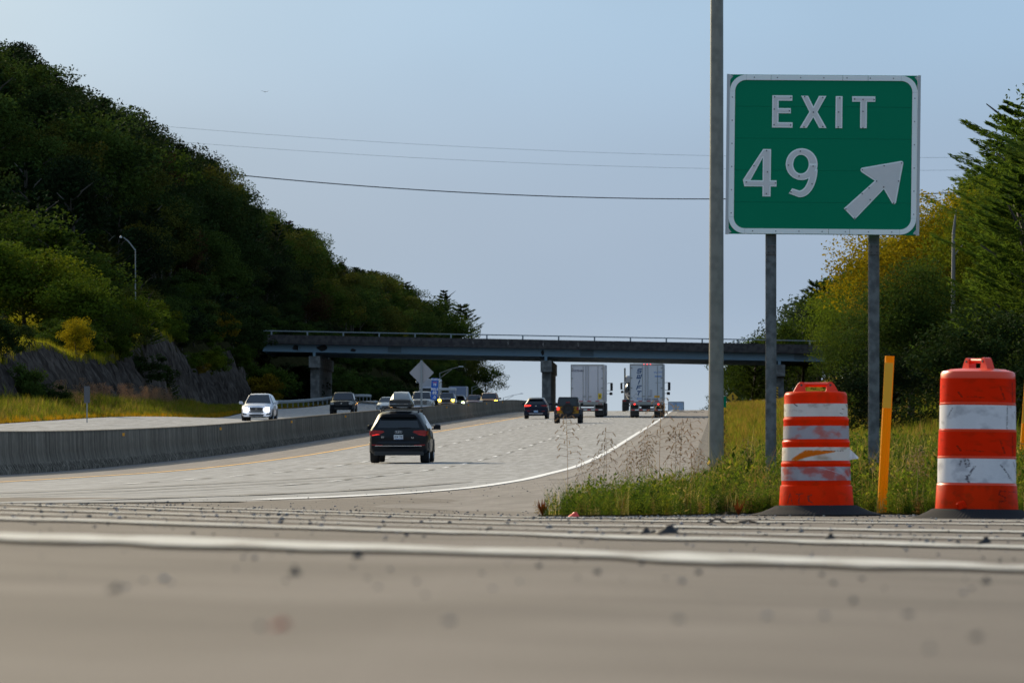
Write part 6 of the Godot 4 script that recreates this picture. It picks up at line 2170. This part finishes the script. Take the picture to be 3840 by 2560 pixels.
func tractor(o: Node3D, z: float, w: float, h: float, paint_m: Material) -> void:
	var cab := MB.new()
	cab.soft_box(Vector3(0, 1.05 + (h - 1.05) / 2, z - 1.6), Vector3(w - 0.15, h - 1.05, 2.6), 0.12)
	cab.soft_box(Vector3(0, 1.45, z - 3.7), Vector3(w - 0.35, 1.3, 1.9), 0.15)
	build(cab, "cab", paint_m, o)
	for s in [-1, 1]:
		var m := MB.new()
		m.soft_box(Vector3(s * (w / 2 + 0.30), 2.25, z - 2.9), Vector3(0.20, 0.62, 0.12), 0.03)
		m.soft_box(Vector3(s * (w / 2 + 0.24), 1.72, z - 3.9), Vector3(0.24, 0.22, 0.12), 0.04)
		m.tube(Vector3(s * (w / 2 - 0.1), 2.5, z - 2.9), Vector3(s * (w / 2 + 0.3), 2.55, z - 2.9), 0.02, 0.02, 6)
		m.tube(Vector3(s * (w / 2 - 0.2), 1.95, z - 2.9), Vector3(s * (w / 2 + 0.3), 1.95, z - 2.9), 0.02, 0.02, 6)
		m.tube(Vector3(s * (w / 2 - 0.25), 1.7, z - 3.9), Vector3(s * (w / 2 + 0.24), 1.72, z - 3.9), 0.02, 0.02, 6)
		build(m, "mirror", mat("trim_black", 0.014, 0.014, 0.015, 0.5), o)
	wheels(o, w / 2 - 0.2, [z + 1.2, z - 0.1, z - 3.9], 0.50, 0.30, mat("rim_alloy", 0.35, 0.35, 0.36, 0.35, 0.7))

func lorries() -> void:
	var white_a := func_sheet("trailer_white", Vector3(0.52, 0.52, 0.56), 121)
	var white_b := func_sheet("trailer_white_b", Vector3(0.56, 0.58, 0.62), 122)
	var ink := mat("print_dark", 0.03, 0.03, 0.06, 0.6)
	var a := vehicle("box_lorry", "plain white box trailer with yellow placard, left of the two lorries", "lorry", 148.0, 5.7)
	trailer(a, 2.45, 3.92, white_a)
	text(a, "lettering", "H59704M", 0.16, Vector3(-0.72, 3.45, -0.012), ink)
	poly_part(a, "placard", [[0.80, 1.35], [1.08, 1.35], [1.08, 1.78], [0.80, 1.78]], -0.012, 0.006, mat("placard_yellow", 0.75, 0.55, 0.02, 0.5))
	poly_part(a, "placard_print", [[0.88, 1.5], [0.94, 1.43], [1.0, 1.5], [1.03, 1.62], [0.96, 1.70], [0.86, 1.62]], -0.005, 0.004, mat("placard_ink", 0.25, 0.16, 0.02, 0.6))
	var b := vehicle("box_lorry", "white box trailer lettered SWIFT down its left door, on the right", "lorry", 143.5, 1.15)
	trailer(b, 2.42, 3.88, white_b)
	var blue := mat("print_navy", 0.02, 0.07, 0.18, 0.5)
	var k := 0
	var glyphs := [[[1, 1, 0, 1], [0, 1, 0, .5], [0, .5, 1, .5], [1, .5, 1, 0], [1, 0, 0, 0]], [[0, 1, 0, 0], [0, 0, 1, 0], [1, 0, 1, 1], [.5, 0, .5, .9]], [[.5, 1, .5, 0]], [[0, 0, 0, 1], [0, 1, 1, 1], [0, .5, .8, .5]], [[0, 1, 1, 1], [.5, 1, .5, 0]]]
	for gl in glyphs:         # S, W, I, F, T in slanting block strokes
		var lm := MB.new()
		var n := 0
		for q in gl:
			var p0 := Vector2(q[0] * 0.25 + q[1] * 0.09, q[1] * 0.26)
			var p1 := Vector2(q[2] * 0.25 + q[3] * 0.09, q[3] * 0.26)
			lm.box(Vector3((p0.x + p1.x) / 2, (p0.y + p1.y) / 2, n * 0.001), Vector3(p0.distance_to(p1) + 0.06, 0.075, 0.006), Basis(Vector3(0, 0, 1), (p1 - p0).angle()))
			n += 1
		put(lm.done(), "lettering", blue, b, Transform3D(Basis(), Vector3(-0.68 - 0.012 * k, 3.24 - k * 0.40, -0.010)))
		k += 1
	text(b, "lettering", "sapient", 0.13, Vector3(0.84, 3.28, -0.012), mat("print_pale_blue", 0.16, 0.28, 0.55, 0.5), Basis(), 0.2)
	poly_part(b, "print_strip", [[0.60, 2.93], [1.09, 2.93], [1.09, 3.02], [0.60, 3.02]], -0.012, 0.005, mat("print_pale_blue", 0.16, 0.28, 0.55, 0.5))
	poly_part(b, "print_strip", [[0.60, 2.50], [1.06, 2.50], [1.06, 2.53], [0.60, 2.53]], -0.012, 0.005, mat("print_grey", 0.30, 0.32, 0.36, 0.5))
	poly_part(b, "placard", [[0.56, 1.44], [0.95, 1.44], [0.95, 1.60], [0.56, 1.60]], -0.012, 0.006, mat("placard_orange", 0.72, 0.36, 0.02, 0.5))
	for r in [[0.235, 0.225], [0.20, 0.19]]:
		pass
	var dm := MB.new()
	for q in [[0, 1], [1, 2], [2, 3], [3, 0]]:
		var cs := [Vector2(-0.94, 1.55), Vector2(-0.74, 1.74), Vector2(-0.54, 1.55), Vector2(-0.74, 1.36)]
		var p0: Vector2 = cs[q[0]]
		var p1: Vector2 = cs[q[1]]
		dm.box(Vector3((p0.x + p1.x) / 2, (p0.y + p1.y) / 2, -0.010), Vector3(p0.distance_to(p1), 0.02, 0.006), Basis(Vector3(0, 0, 1), (p1 - p0).angle()))
	build(dm, "placard_frame", frame_m(), b)
	poly_part(b, "print_strip", [[0.22, 1.52], [0.42, 1.52], [0.42, 2.02], [0.22, 2.02]], -0.012, 0.004, mat("print_faint", 0.40, 0.40, 0.44, 0.5))
	text(b, "lettering", "4011", 0.14, Vector3(-0.50, 1.36, -0.012), mat("print_pale_blue", 0.16, 0.28, 0.55, 0.5))
	text(b, "lettering", "Lockout tested", 0.10, Vector3(0.30, 1.33, 0.03), ink)
	for x in [-0.18, 0.05, 0.28]:
		var tl := MB.new()
		tl.box(Vector3(x, 3.845, 0.035), Vector3(0.07, 0.04, 0.02))
		build(tl, "marker_light", glow("brake_red", 1.0, 0.03, 0.02, 2.5), b)
	for x in [-0.86, 0.86]:
		var tl := MB.new()
		tl.tube(Vector3(x, 0.97, 0.05), Vector3(x, 0.97, 0.075), 0.06, 0.06, 12)
		build(tl, "tail_light", glow("brake_red", 1.0, 0.03, 0.02, 2.5), b)
	# tanker ahead
	var t := vehicle("tanker_lorry", "tanker lorry with polished round tank, half hidden by the SWIFT trailer", "lorry", 177.0, 3.2)
	var tank := MB.new()
	var pol := mat("polished_tank", 0.55, 0.55, 0.56, 0.18, 0.9)
	tank.lathe([Vector2(0.0, 0.0), Vector2(0.45, 0.05), Vector2(0.80, 0.18), Vector2(0.93, 0.35), Vector2(0.95, 0.6), Vector2(0.95, 12.0), Vector2(0.8, 12.3), Vector2(0.0, 12.5)], 32, Vector3(0, 1.80, 0.0), Basis(Vector3.RIGHT, -PI / 2))
	build(tank, "tank", pol, t)
	var fr := MB.new()
	fr.soft_box(Vector3(0, 0.90, -0.3), Vector3(2.3, 0.34, 0.9), 0.05)
	fr.box(Vector3(0, 0.78, -6.0), Vector3(0.9, 0.24, 11.0))
	fr.box(Vector3(0, 0.52, 0.12), Vector3(2.3, 0.12, 0.1))
	build(fr, "chassis", mat("trim_black", 0.014, 0.014, 0.015, 0.5), t)
	for s in [-1, 1]:
		var fl := MB.new()
		fl.box(Vector3(s * 0.85, 0.45, -0.3), Vector3(0.62, 0.7, 0.02))
		build(fl, "mud_flap", mats["trim_black"], t)
		var tl := MB.new()
		tl.box(Vector3(s * 0.95, 0.95, 0.16), Vector3(0.3, 0.12, 0.03))
		build(tl, "tail_light", mats["lamp_red"], t)
		var sk := MB.new()
		sk.tube(Vector3(s * 1.13, 1.0, -13.2), Vector3(s * 1.13, 3.9, -13.2), 0.075, 0.075, 10)
		build(sk, "exhaust_stack", mat("chrome", 0.62, 0.62, 0.63, 0.12, 1.0), t)
	wheels(t, 1.02, [-1.1, -2.35], 0.5, 0.3, mats["rim_alloy"])
	tractor(t, -13.3, 2.4, 3.2, mat("cab_grey", 0.30, 0.31, 0.33, 0.4))
	# far trailer going over the crest
	var f := vehicle("far_trailer", "distant pale trailer with a yellow spark emblem sinking behind the crest", "lorry", 326.0, 2.0)
	trailer(f, 2.6, 4.1, func_sheet("trailer_pale_blue", Vector3(0.36, 0.46, 0.60), 123))
	for i in 6:
		var a0 := TAU * i / 6 + PI / 6
		var ry := MB.new()
		ry.box(Vector3(cos(a0) * 0.42, 2.95 + sin(a0) * 0.42, -0.012), Vector3(0.40, 0.16, 0.012), Basis(Vector3(0, 0, 1), a0))
		build(ry, "emblem_ray", mat("spark_yellow", 0.75, 0.45, 0.15, 0.5), f)
	text(f, "lettering", "Walmart", 0.24, Vector3(0.2, 3.72, -0.012), mat("print_pale_blue", 0.16, 0.28, 0.55, 0.5))

func frame_m() -> Material:
	return mat("trailer_frame", 0.27, 0.28, 0.27, 0.5, 0.3)

# front-seen cars and pickups of the oncoming road
func nose(o: Node3D, P: Dictionary, body: Material) -> void:
	var z: float = P.nose_z
	var W: float = P.w
	var black := mat("trim_black", 0.014, 0.014, 0.015, 0.5)
	var chrome := mat("chrome", 0.62, 0.62, 0.63, 0.12, 1.0)
	var g: Array = P.grille     # half width, y0, y1
	var gr := poly_part(o, "grille", [[-g[0], g[1]], [g[0], g[1]], [g[0] * 1.03, g[2]], [-g[0] * 1.03, g[2]]], z, 0.03, P.get("grille_m", black), false)
	for k in P.get("bars", 0):
		var b := MB.new()
		b.box(Vector3(0, lerpf(g[1], g[2], (k + 0.5) / P.bars), z - 0.035), Vector3(g[0] * 1.96, 0.03, 0.02))
		build(b, "grille_bar", chrome, gr)
	if P.get("split", false):
		for s in [-1, 1]:
			for k in 2:
				var rim := MB.new()
				rim.box(Vector3(s * (0.03 + k * (g[0] - 0.03)), (g[1] + g[2]) / 2, z - 0.03), Vector3(0.02, g[2] - g[1] + 0.02, 0.03))
				build(rim, "grille_rim", chrome, gr)
	var low: Array = P.intake
	poly_part(o, "intake", [[-low[0] * 0.86, low[1]], [low[0] * 0.86, low[1]], [low[0], low[2]], [-low[0], low[2]]], P.get("bumper_z", z), 0.02, black, false)
	if P.has("bumper_m"):
		var bm := MB.new()
		bm.soft_box(Vector3(0, (low[1] + low[2]) / 2 + 0.02, z - 0.02), Vector3(W * 1.92, low[2] - low[1] + 0.16, 0.22), 0.06)
		build(bm, "bumper", P.bumper_m, o)
	for s in [false, true]:
		var l: Array = P.lamp     # x0, x1, y0, y1
		var lit: bool = P.get("lit_right" if not s else "lit_left", false)
		var hm: Material = P.lamp_m if lit else mat("lamp_clear", 0.45, 0.46, 0.48, 0.08, 0.5)
		poly_part(o, "headlight", [[l[0], l[2] + 0.03], [l[1] - 0.03, l[2]], [l[1], l[3]], [l[0] + 0.02, l[3] - 0.02]], z + P.get("lamp_back", 0.0), 0.025, hm, false, s)
		if lit:
			var k := -1.0 if s else 1.0
			lamp_light(o, Vector3(k * (l[0] + l[1]) / 2, (l[2] + l[3]) / 2, z - 0.12), P.get("glow_c", Color(1, 0.9, 0.7)), 0.25)
		if P.has("fog"):
			poly_part(o, "fog_light_recess", [[W * 0.62, P.fog], [W * 0.90, P.fog + 0.02], [W * 0.92, P.fog + 0.13], [W * 0.66, P.fog + 0.08]], z + 0.03, 0.03, black, false, s)

func pickup_stations(w: float, h: float, hood: float, belt: float) -> Array:
	return [[2.9, w * 0.97, 0.55, 1.12, 1.16, w * 0.93, 0.0], [0.72, w * 0.99, 0.50, 1.12, 1.16, w * 0.93, 0.0], [0.68, w * 0.99, 0.48, belt, h - 0.03, w * 0.74, -0.12], [-0.3, w, 0.46, belt, h, w * 0.76, 0.0], [-0.75, w, 0.46, belt, h - 0.05, w * 0.72, 0.0], [-1.5, w, 0.46, belt, hood + 0.04, w * 0.86, 0.0], [-2.55, w * 0.985, 0.48, hood - 0.10, hood, w * 0.82, 0.0], [-2.85, w * 0.93, 0.52, hood - 0.18, hood - 0.06, w * 0.76, 0.0]]

func pickup(called: String, label: String, d: float, lat: float, body: Material, h: float, hood: float, P: Dictionary, yaw := 0.0) -> Node3D:
	var o := vehicle(called, label, "pickup truck", d, lat, true, yaw)
	var w: float = P.w
	var belt := hood + 0.0
	var st := pickup_stations(w, h, hood, belt)
	motor_car(o, body, st, {"w": w, "l": 5.7, "top_w": w * 0.74, "belt": belt, "top": h, "roof_front": 4, "cowl": 5, "side_glass": [[-1.25, -0.35, -0.75, -0.3], [-0.28, 0.5, -0.24, 0.42]], "mirror_z": -1.05, "axles": [1.9, -1.85], "wheel_r": 0.40, "tyre_w": 0.28, "inset": 0.14, "mirror_m": mat("trim_black", 0.014, 0.014, 0.015, 0.5)})
	P.merge({"nose_z": -2.86, "fog": 0.55 if P.get("has_fog", false) else 0.0})
	if P.fog == 0.0: P.erase("fog")
	nose(o, P, body)
	return o

func oncoming() -> void:
	var chrome := mat("chrome", 0.62, 0.62, 0.63, 0.12, 1.0)
	# white estate with twin-lobed grille
	var o := vehicle("estate_car", "white car with lit headlights nearest on the oncoming road", "car", 115.8, 22.7, true)
	var wp := paint("white_paint_car", 0.55, 0.56, 0.60)
	var st := [[2.42, 0.86, 0.36, 1.10, 1.60, 0.60, -0.5], [2.0, 0.95, 0.30, 1.10, 1.68, 0.64, -0.2], [0.6, 0.97, 0.28, 1.08, 1.73, 0.66, 0.0], [-0.35, 0.97, 0.28, 1.06, 1.68, 0.63, 0.0], [-1.2, 0.965, 0.28, 1.04, 1.12, 0.83, 0.0], [-2.1, 0.94, 0.28, 0.97, 1.03, 0.80, 0.0], [-2.36, 0.90, 0.29, 0.86, 0.93, 0.76, 0.0], [-2.48, 0.84, 0.31, 0.70, 0.82, 0.70, 0.0]]
	motor_car(o, wp, st, {"w": 0.97, "l": 4.9, "top_w": 0.64, "belt": 1.08, "top": 1.70, "roof_front": 3, "cowl": 4, "side_glass": [[-0.95, 0.02, -0.35, 0.06], [0.10, 1.05, 0.14, 0.98], [1.12, 1.8, 1.06, 1.5]], "mirror_z": -0.85, "axles": [1.48, -1.5], "wheel_r": 0.37, "tyre_w": 0.27, "inset": 0.13})
	nose(o, {"nose_z": -2.49, "w": 0.97, "grille": [0.40, 0.70, 0.87], "split": true, "intake": [0.48, 0.34, 0.45], "lamp": [0.50, 0.84, 0.755, 0.875], "lamp_m": glow("lamp_white_lit", 1.0, 1.0, 1.0, 1.3), "lit_left": true, "lit_right": true, "lamp_back": 0.02, "fog": 0.42, "glow_c": Color(0.95, 0.97, 1)}, wp)
	poly_part(o, "bumper_line", [[-0.46, 0.60], [0.46, 0.60], [0.40, 0.665], [-0.40, 0.665]], -2.495, 0.02, mats["trim_black"], false)
	# dark pickup
	o = pickup("pickup_truck", "black pickup truck behind the white car, lights off", 154.0, 24.9, paint("black_paint", 0.006, 0.008, 0.011), 1.90, 1.20, {"w": 1.0, "grille": [0.52, 0.82, 1.12], "intake": [0.62, 0.50, 0.64], "lamp": [0.60, 0.93, 0.86, 1.10], "lamp_m": chrome})
	poly_part(o, "emblem", [[-0.09, 0.98], [0, 0.93], [0.09, 0.98], [0, 1.05]], -2.90, 0.01, chrome, false)
	# silver saloon
	o = vehicle("saloon_car", "silver saloon car half hidden behind the roof cargo box", "car", 166.0, 23.4, true)
	var sp := paint("silver_paint", 0.40, 0.43, 0.45, 0.3)
	st = [[2.4, 0.80, 0.34, 0.95, 1.05, 0.68, 0.0], [1.7, 0.90, 0.28, 0.98, 1.10, 0.70, 0.0], [0.9, 0.91, 0.26, 0.96, 1.40, 0.58, 0.0], [0.2, 0.91, 0.26, 0.95, 1.46, 0.60, 0.0], [-0.4, 0.91, 0.26, 0.93, 1.42, 0.58, 0.0], [-1.2, 0.91, 0.26, 0.91, 0.99, 0.78, 0.0], [-2.1, 0.88, 0.26, 0.80, 0.86, 0.74, 0.0], [-2.4, 0.78, 0.30, 0.62, 0.70, 0.64, 0.0]]
	motor_car(o, sp, st, {"w": 0.91, "l": 4.8, "top_w": 0.58, "belt": 0.95, "top": 1.42, "roof_front": 4, "cowl": 5, "side_glass": [[-0.95, 0.0, -0.4, 0.05], [0.08, 0.9, 0.12, 0.8]], "mirror_z": -0.8, "axles": [1.45, -1.45], "wheel_r": 0.34, "tyre_w": 0.24, "inset": 0.12})
	nose(o, {"nose_z": -2.41, "w": 0.91, "grille": [0.36, 0.46, 0.68], "bars": 3, "intake": [0.55, 0.32, 0.42], "lamp": [0.48, 0.82, 0.60, 0.76], "lamp_m": glow("lamp_amber_lit", 1.0, 0.55, 0.06, 2.6), "lit_right": false, "lit_left": true, "lamp_back": 0.06, "glow_c": Color(1, 0.7, 0.3)}, sp)
	# silver pickup with chrome nose
	pickup("pickup_truck", "silver pickup truck with chrome grille behind the diamond sign", 168.0, 20.8, paint("champagne_paint", 0.36, 0.36, 0.35, 0.3), 1.98, 1.27, {"w": 1.02, "grille": [0.55, 0.82, 1.18], "bars": 3, "intake": [0.50, 0.46, 0.58], "bumper_m": chrome, "bumper_z": -3.0, "lamp": [0.60, 0.97, 0.92, 1.14], "lamp_m": chrome})
	# white box lorry behind it
	o = vehicle("box_lorry", "white box lorry looming behind the silver pickup and mile marker", "lorry", 232.0, 29.3, true)
	var bx := MB.new()
	bx.soft_box(Vector3(0, 2.0, 2.2), Vector3(2.35, 2.3, 5.5), 0.05)
	build(bx, "box", func_sheet("lorry_box_white", Vector3(0.55, 0.55, 0.57), 131), o)
	var cb := MB.new()
	cb.soft_box(Vector3(0, 1.45, -1.2), Vector3(2.05, 1.5, 1.6), 0.12)
	cb.soft_box(Vector3(0, 1.0, -2.4), Vector3(1.95, 0.75, 1.1), 0.12)
	build(cb, "cab", paint("white_paint_car", 0.62, 0.63, 0.66), o)
	var ws := MB.new()
	plate_on(ws, Vector3(0.9, 1.45, -2.01), Vector3(-0.9, 1.45, -2.01), Vector3(-0.85, 2.05, -2.0), Vector3(0.85, 2.05, -2.0))
	build(ws, "windscreen", mats["car_glass"], o)
	for s in [-1, 1]:
		var mr := MB.new()
		mr.soft_box(Vector3(s * 1.38, 2.75, -1.7), Vector3(0.3, 0.22, 0.12), 0.04)
		mr.tube(Vector3(s * 1.0, 2.6, -1.6), Vector3(s * 1.38, 2.75, -1.7), 0.025, 0.025, 6)
		build(mr, "mirror", chrome, o)
	wheels(o, 0.98, [3.2, -2.2], 0.42, 0.28, mats["rim_alloy"])
	# grey pickup, lit yellow
	o = pickup("pickup_truck", "grey pickup truck with both yellowish headlights lit", 212.0, 24.6, paint("grey_paint", 0.22, 0.24, 0.28, 0.3), 1.92, 1.22, {"w": 1.0, "grille": [0.55, 0.80, 1.10], "intake": [0.70, 0.50, 0.64], "lamp": [0.58, 0.95, 0.88, 1.12], "lamp_m": glow("lamp_yellow_lit", 1.0, 0.72, 0.10, 5.0), "lit_left": true, "lit_right": true, "glow_c": Color(1, 0.8, 0.3)})
	var lr := MB.new()
	lr.soft_box(Vector3(0, 2.32, 1.2), Vector3(1.9, 0.26, 3.0), 0.06)
	for s in [-1, 1]:
		lr.box(Vector3(s * 0.85, 1.7, 1.4), Vector3(0.06, 1.1, 0.06))
		lr.box(Vector3(s * 0.85, 1.7, 2.6), Vector3(0.06, 1.1, 0.06))
	build(lr, "ladder_rack", mat("rack_white", 0.5, 0.5, 0.52, 0.5), o)
	# pale car and grey trailer behind
	o = vehicle("estate_car", "pale car with a greenish lit lamp tucked behind the grey pickup", "car", 224.0, 24.9, true)
	motor_car(o, wp, [[2.3, 0.84, 0.36, 1.05, 1.55, 0.58, -0.5], [1.9, 0.91, 0.30, 1.05, 1.62, 0.60, -0.2], [0.5, 0.92, 0.28, 1.03, 1.66, 0.61, 0.0], [-0.4, 0.92, 0.28, 1.01, 1.60, 0.58, 0.0], [-1.2, 0.91, 0.28, 0.99, 1.06, 0.78, 0.0], [-2.0, 0.88, 0.28, 0.90, 0.96, 0.74, 0.0], [-2.3, 0.78, 0.32, 0.7, 0.78, 0.66, 0.0]], {"w": 0.92, "l": 4.6, "top_w": 0.60, "belt": 1.03, "top": 1.62, "roof_front": 3, "cowl": 4, "side_glass": [[-0.95, 0.02, -0.4, 0.06], [0.10, 1.0, 0.14, 0.95]], "mirror_z": -0.85, "axles": [1.4, -1.4], "wheel_r": 0.35, "tyre_w": 0.25, "inset": 0.12})
	nose(o, {"nose_z": -2.31, "w": 0.92, "grille": [0.36, 0.62, 0.8], "intake": [0.5, 0.34, 0.46], "lamp": [0.48, 0.82, 0.68, 0.86], "lamp_m": glow("lamp_green_lit", 0.85, 1.0, 0.55, 4.0), "lit_left": true, "lamp_back": 0.03, "glow_c": Color(0.9, 1, 0.7)}, wp)
	o = vehicle("box_trailer", "grey box trailer behind the pale car on the oncoming road", "trailer", 236.0, 26.4, true)
	bx = MB.new()
	bx.soft_box(Vector3(0, 1.45, 0), Vector3(2.1, 2.2, 4.5), 0.06)
	build(bx, "box", func_sheet("trailer_blue_grey", Vector3(0.22, 0.26, 0.36), 132), o)
	for s in [-1, 1]:
		var e := MB.new()
		e.box(Vector3(s * 1.03, 1.45, -2.26), Vector3(0.09, 2.2, 0.04))
		build(e, "edge_trim", chrome, o)
	wheels(o, 1.0, [0.5, -0.5], 0.36, 0.22, mats["rim_alloy"])
	# maroon car and copper pickup
	o = vehicle("estate_car", "maroon car between the grey pickup and the copper pickup", "car", 215.0, 22.1, true)
	motor_car(o, paint("maroon_paint", 0.10, 0.035, 0.05), [[2.4, 0.86, 0.36, 1.15, 1.70, 0.62, -0.5], [2.0, 0.96, 0.32, 1.15, 1.78, 0.66, -0.2], [0.6, 0.98, 0.30, 1.13, 1.82, 0.68, 0.0], [-0.4, 0.98, 0.30, 1.12, 1.76, 0.65, 0.0], [-1.2, 0.97, 0.30, 1.10, 1.18, 0.84, 0.0], [-2.2, 0.95, 0.32, 1.02, 1.10, 0.82, 0.0], [-2.45, 0.88, 0.36, 0.86, 0.98, 0.76, 0.0]], {"w": 0.98, "l": 4.9, "top_w": 0.66, "belt": 1.13, "top": 1.78, "roof_front": 3, "cowl": 4, "side_glass": [[-0.95, 0.02, -0.4, 0.06], [0.10, 1.1, 0.14, 1.0]], "mirror_z": -0.85, "axles": [1.5, -1.5], "wheel_r": 0.38, "tyre_w": 0.27, "inset": 0.13})
	nose(o, {"nose_z": -2.46, "w": 0.98, "grille": [0.5, 0.72, 0.96], "intake": [0.6, 0.42, 0.56], "lamp": [0.56, 0.88, 0.80, 0.98], "lamp_m": chrome, "lamp_back": 0.02}, mats["maroon_paint"])
	pickup("pickup_truck", "copper orange pickup truck with one bright headlight, farthest right", 195.0, 18.2, paint("copper_paint", 0.36, 0.15, 0.05), 1.95, 1.26, {"w": 1.02, "grille": [0.56, 0.84, 1.14], "intake": [0.72, 0.50, 0.66], "lamp": [0.60, 0.97, 0.92, 1.16], "lamp_m": glow("lamp_yellow_lit", 1.0, 0.72, 0.10, 5.0), "lit_left": true, "glow_c": Color(1, 0.8, 0.3)})

func guard_rail() -> void:
	var o := base("guardrail", spot(170, far_edge(170) + 0.8))
	tag(o, "grey steel guardrail along the oncoming road's outer edge near the bridge pier", "guardrail")
	var m := mat("rail_steel", 0.22, 0.25, 0.28, 0.5, 0.3)
	var mb := MB.new()
	var rows := []
	for i in 24:
		var s := 168.0 + i * 2.5
		var p := spot(s, far_edge(s) + 0.8) - o.position
		var th := heading(s)
		var rt := Vector3(cos(th), 0, sin(th))
		rows.append([p + Vector3(0, 0.45, 0) + rt * 0.02, p + Vector3(0, 0.52, 0) + rt * 0.09, p + Vector3(0, 0.60, 0), p + Vector3(0, 0.68, 0) + rt * 0.09, p + Vector3(0, 0.75, 0) + rt * 0.02])
		if i % 1 == 0:
			var po := MB.new()
			po.box(p + Vector3(0, 0.3, 0) - rt * 0.08, Vector3(0.12, 0.9, 0.12))
			build(po, "post", m, o)
	mb.grid(rows)
	build(mb, "rail", m, o)

func traffic() -> void:
	var o := vehicle("estate_car", "black car with a rooftop cargo box driving away in the middle lane", "car", 62.3, 5.85)
	tail_suv(o)
	cargo_box(Transform3D(o.basis, o.position) * Transform3D(Basis(), Vector3(0.02, 1.865, 0.75)).scaled_local(Vector3(0.86, 1.12, 1.0)))
	o = vehicle("crossover_car", "dark navy car driving away in the left lane", "car", 144.0, 9.1)
	crossover(o)
	o = vehicle("off_road_car", "yellow and black off-road car with a spare wheel on its tail", "car", 126.0, 5.5)
	off_roader(o)
	lorries()
	oncoming()

func bird() -> void:
	var L := Leaves.new()
	for s in [-1, 1]:
		L.leaf(Vector3(s * 0.13, 0.03, 0), Vector3(s * 0.14, 0.04, 0.02), Vector3(0, 0, 0.05), Color.WHITE)
	var o := build(L.done(), "bird", mat("bird_dark", 0.03, 0.03, 0.03, 0.8))
	o.position = Vector3(-14.9, 24.3, -120.0 * K)
	tag(o, "tiny dark bird gliding in the sky above the left hillside", "bird")
	var b := MB.new()
	b.lathe([Vector2(0, 0), Vector2(0.03, 0.05), Vector2(0.035, 0.1), Vector2(0.02, 0.2), Vector2(0, 0.25)], 8, Vector3(0, 0, 0.12), Basis(Vector3.RIGHT, -PI / 2))
	build(b, "body", mats["bird_dark"], o)

func _ready() -> void:
	rng.seed = 20240
	bumps.seed = 4
	bumps.frequency = 0.06
	light_and_lens()
	lay_curve()
	roads()
	rock()
	median()
	overpass()
	exit_sign()
	lamp_post()
	drums()
	flexible_post(5.36, 21.0, 1.30, 0.07, "yellow marker post mostly hidden behind the right drum")
	flexible_post(3.245, 17.5, 1.31, 0.052, "leaning yellow marker post between the two drums")
	small_signs()
	street_lamp(-28.4, 150.0, 19.3, -0.9, "lone grey street lamp standing before the dark hillside at left", "")
	street_lamp(-10.9, 300.0, 19.1, 3.0, "street lamp with bracket arm under the overpass, nearest of the row", "street lamps along the far road")
	street_lamp(-7.6, 376.0, 21.0, 3.4, "street lamp with bracket arm against the sky, second of the row", "street lamps along the far road")
	street_lamp(-2.0, 455.0, 22.8, 4.0, "street lamp with bracket arm low against the sky, farthest of the row", "street lamps along the far road")
	wires()
	guard_rail()
	woods()
	weeds()
	litter()
	traffic()
	bird()
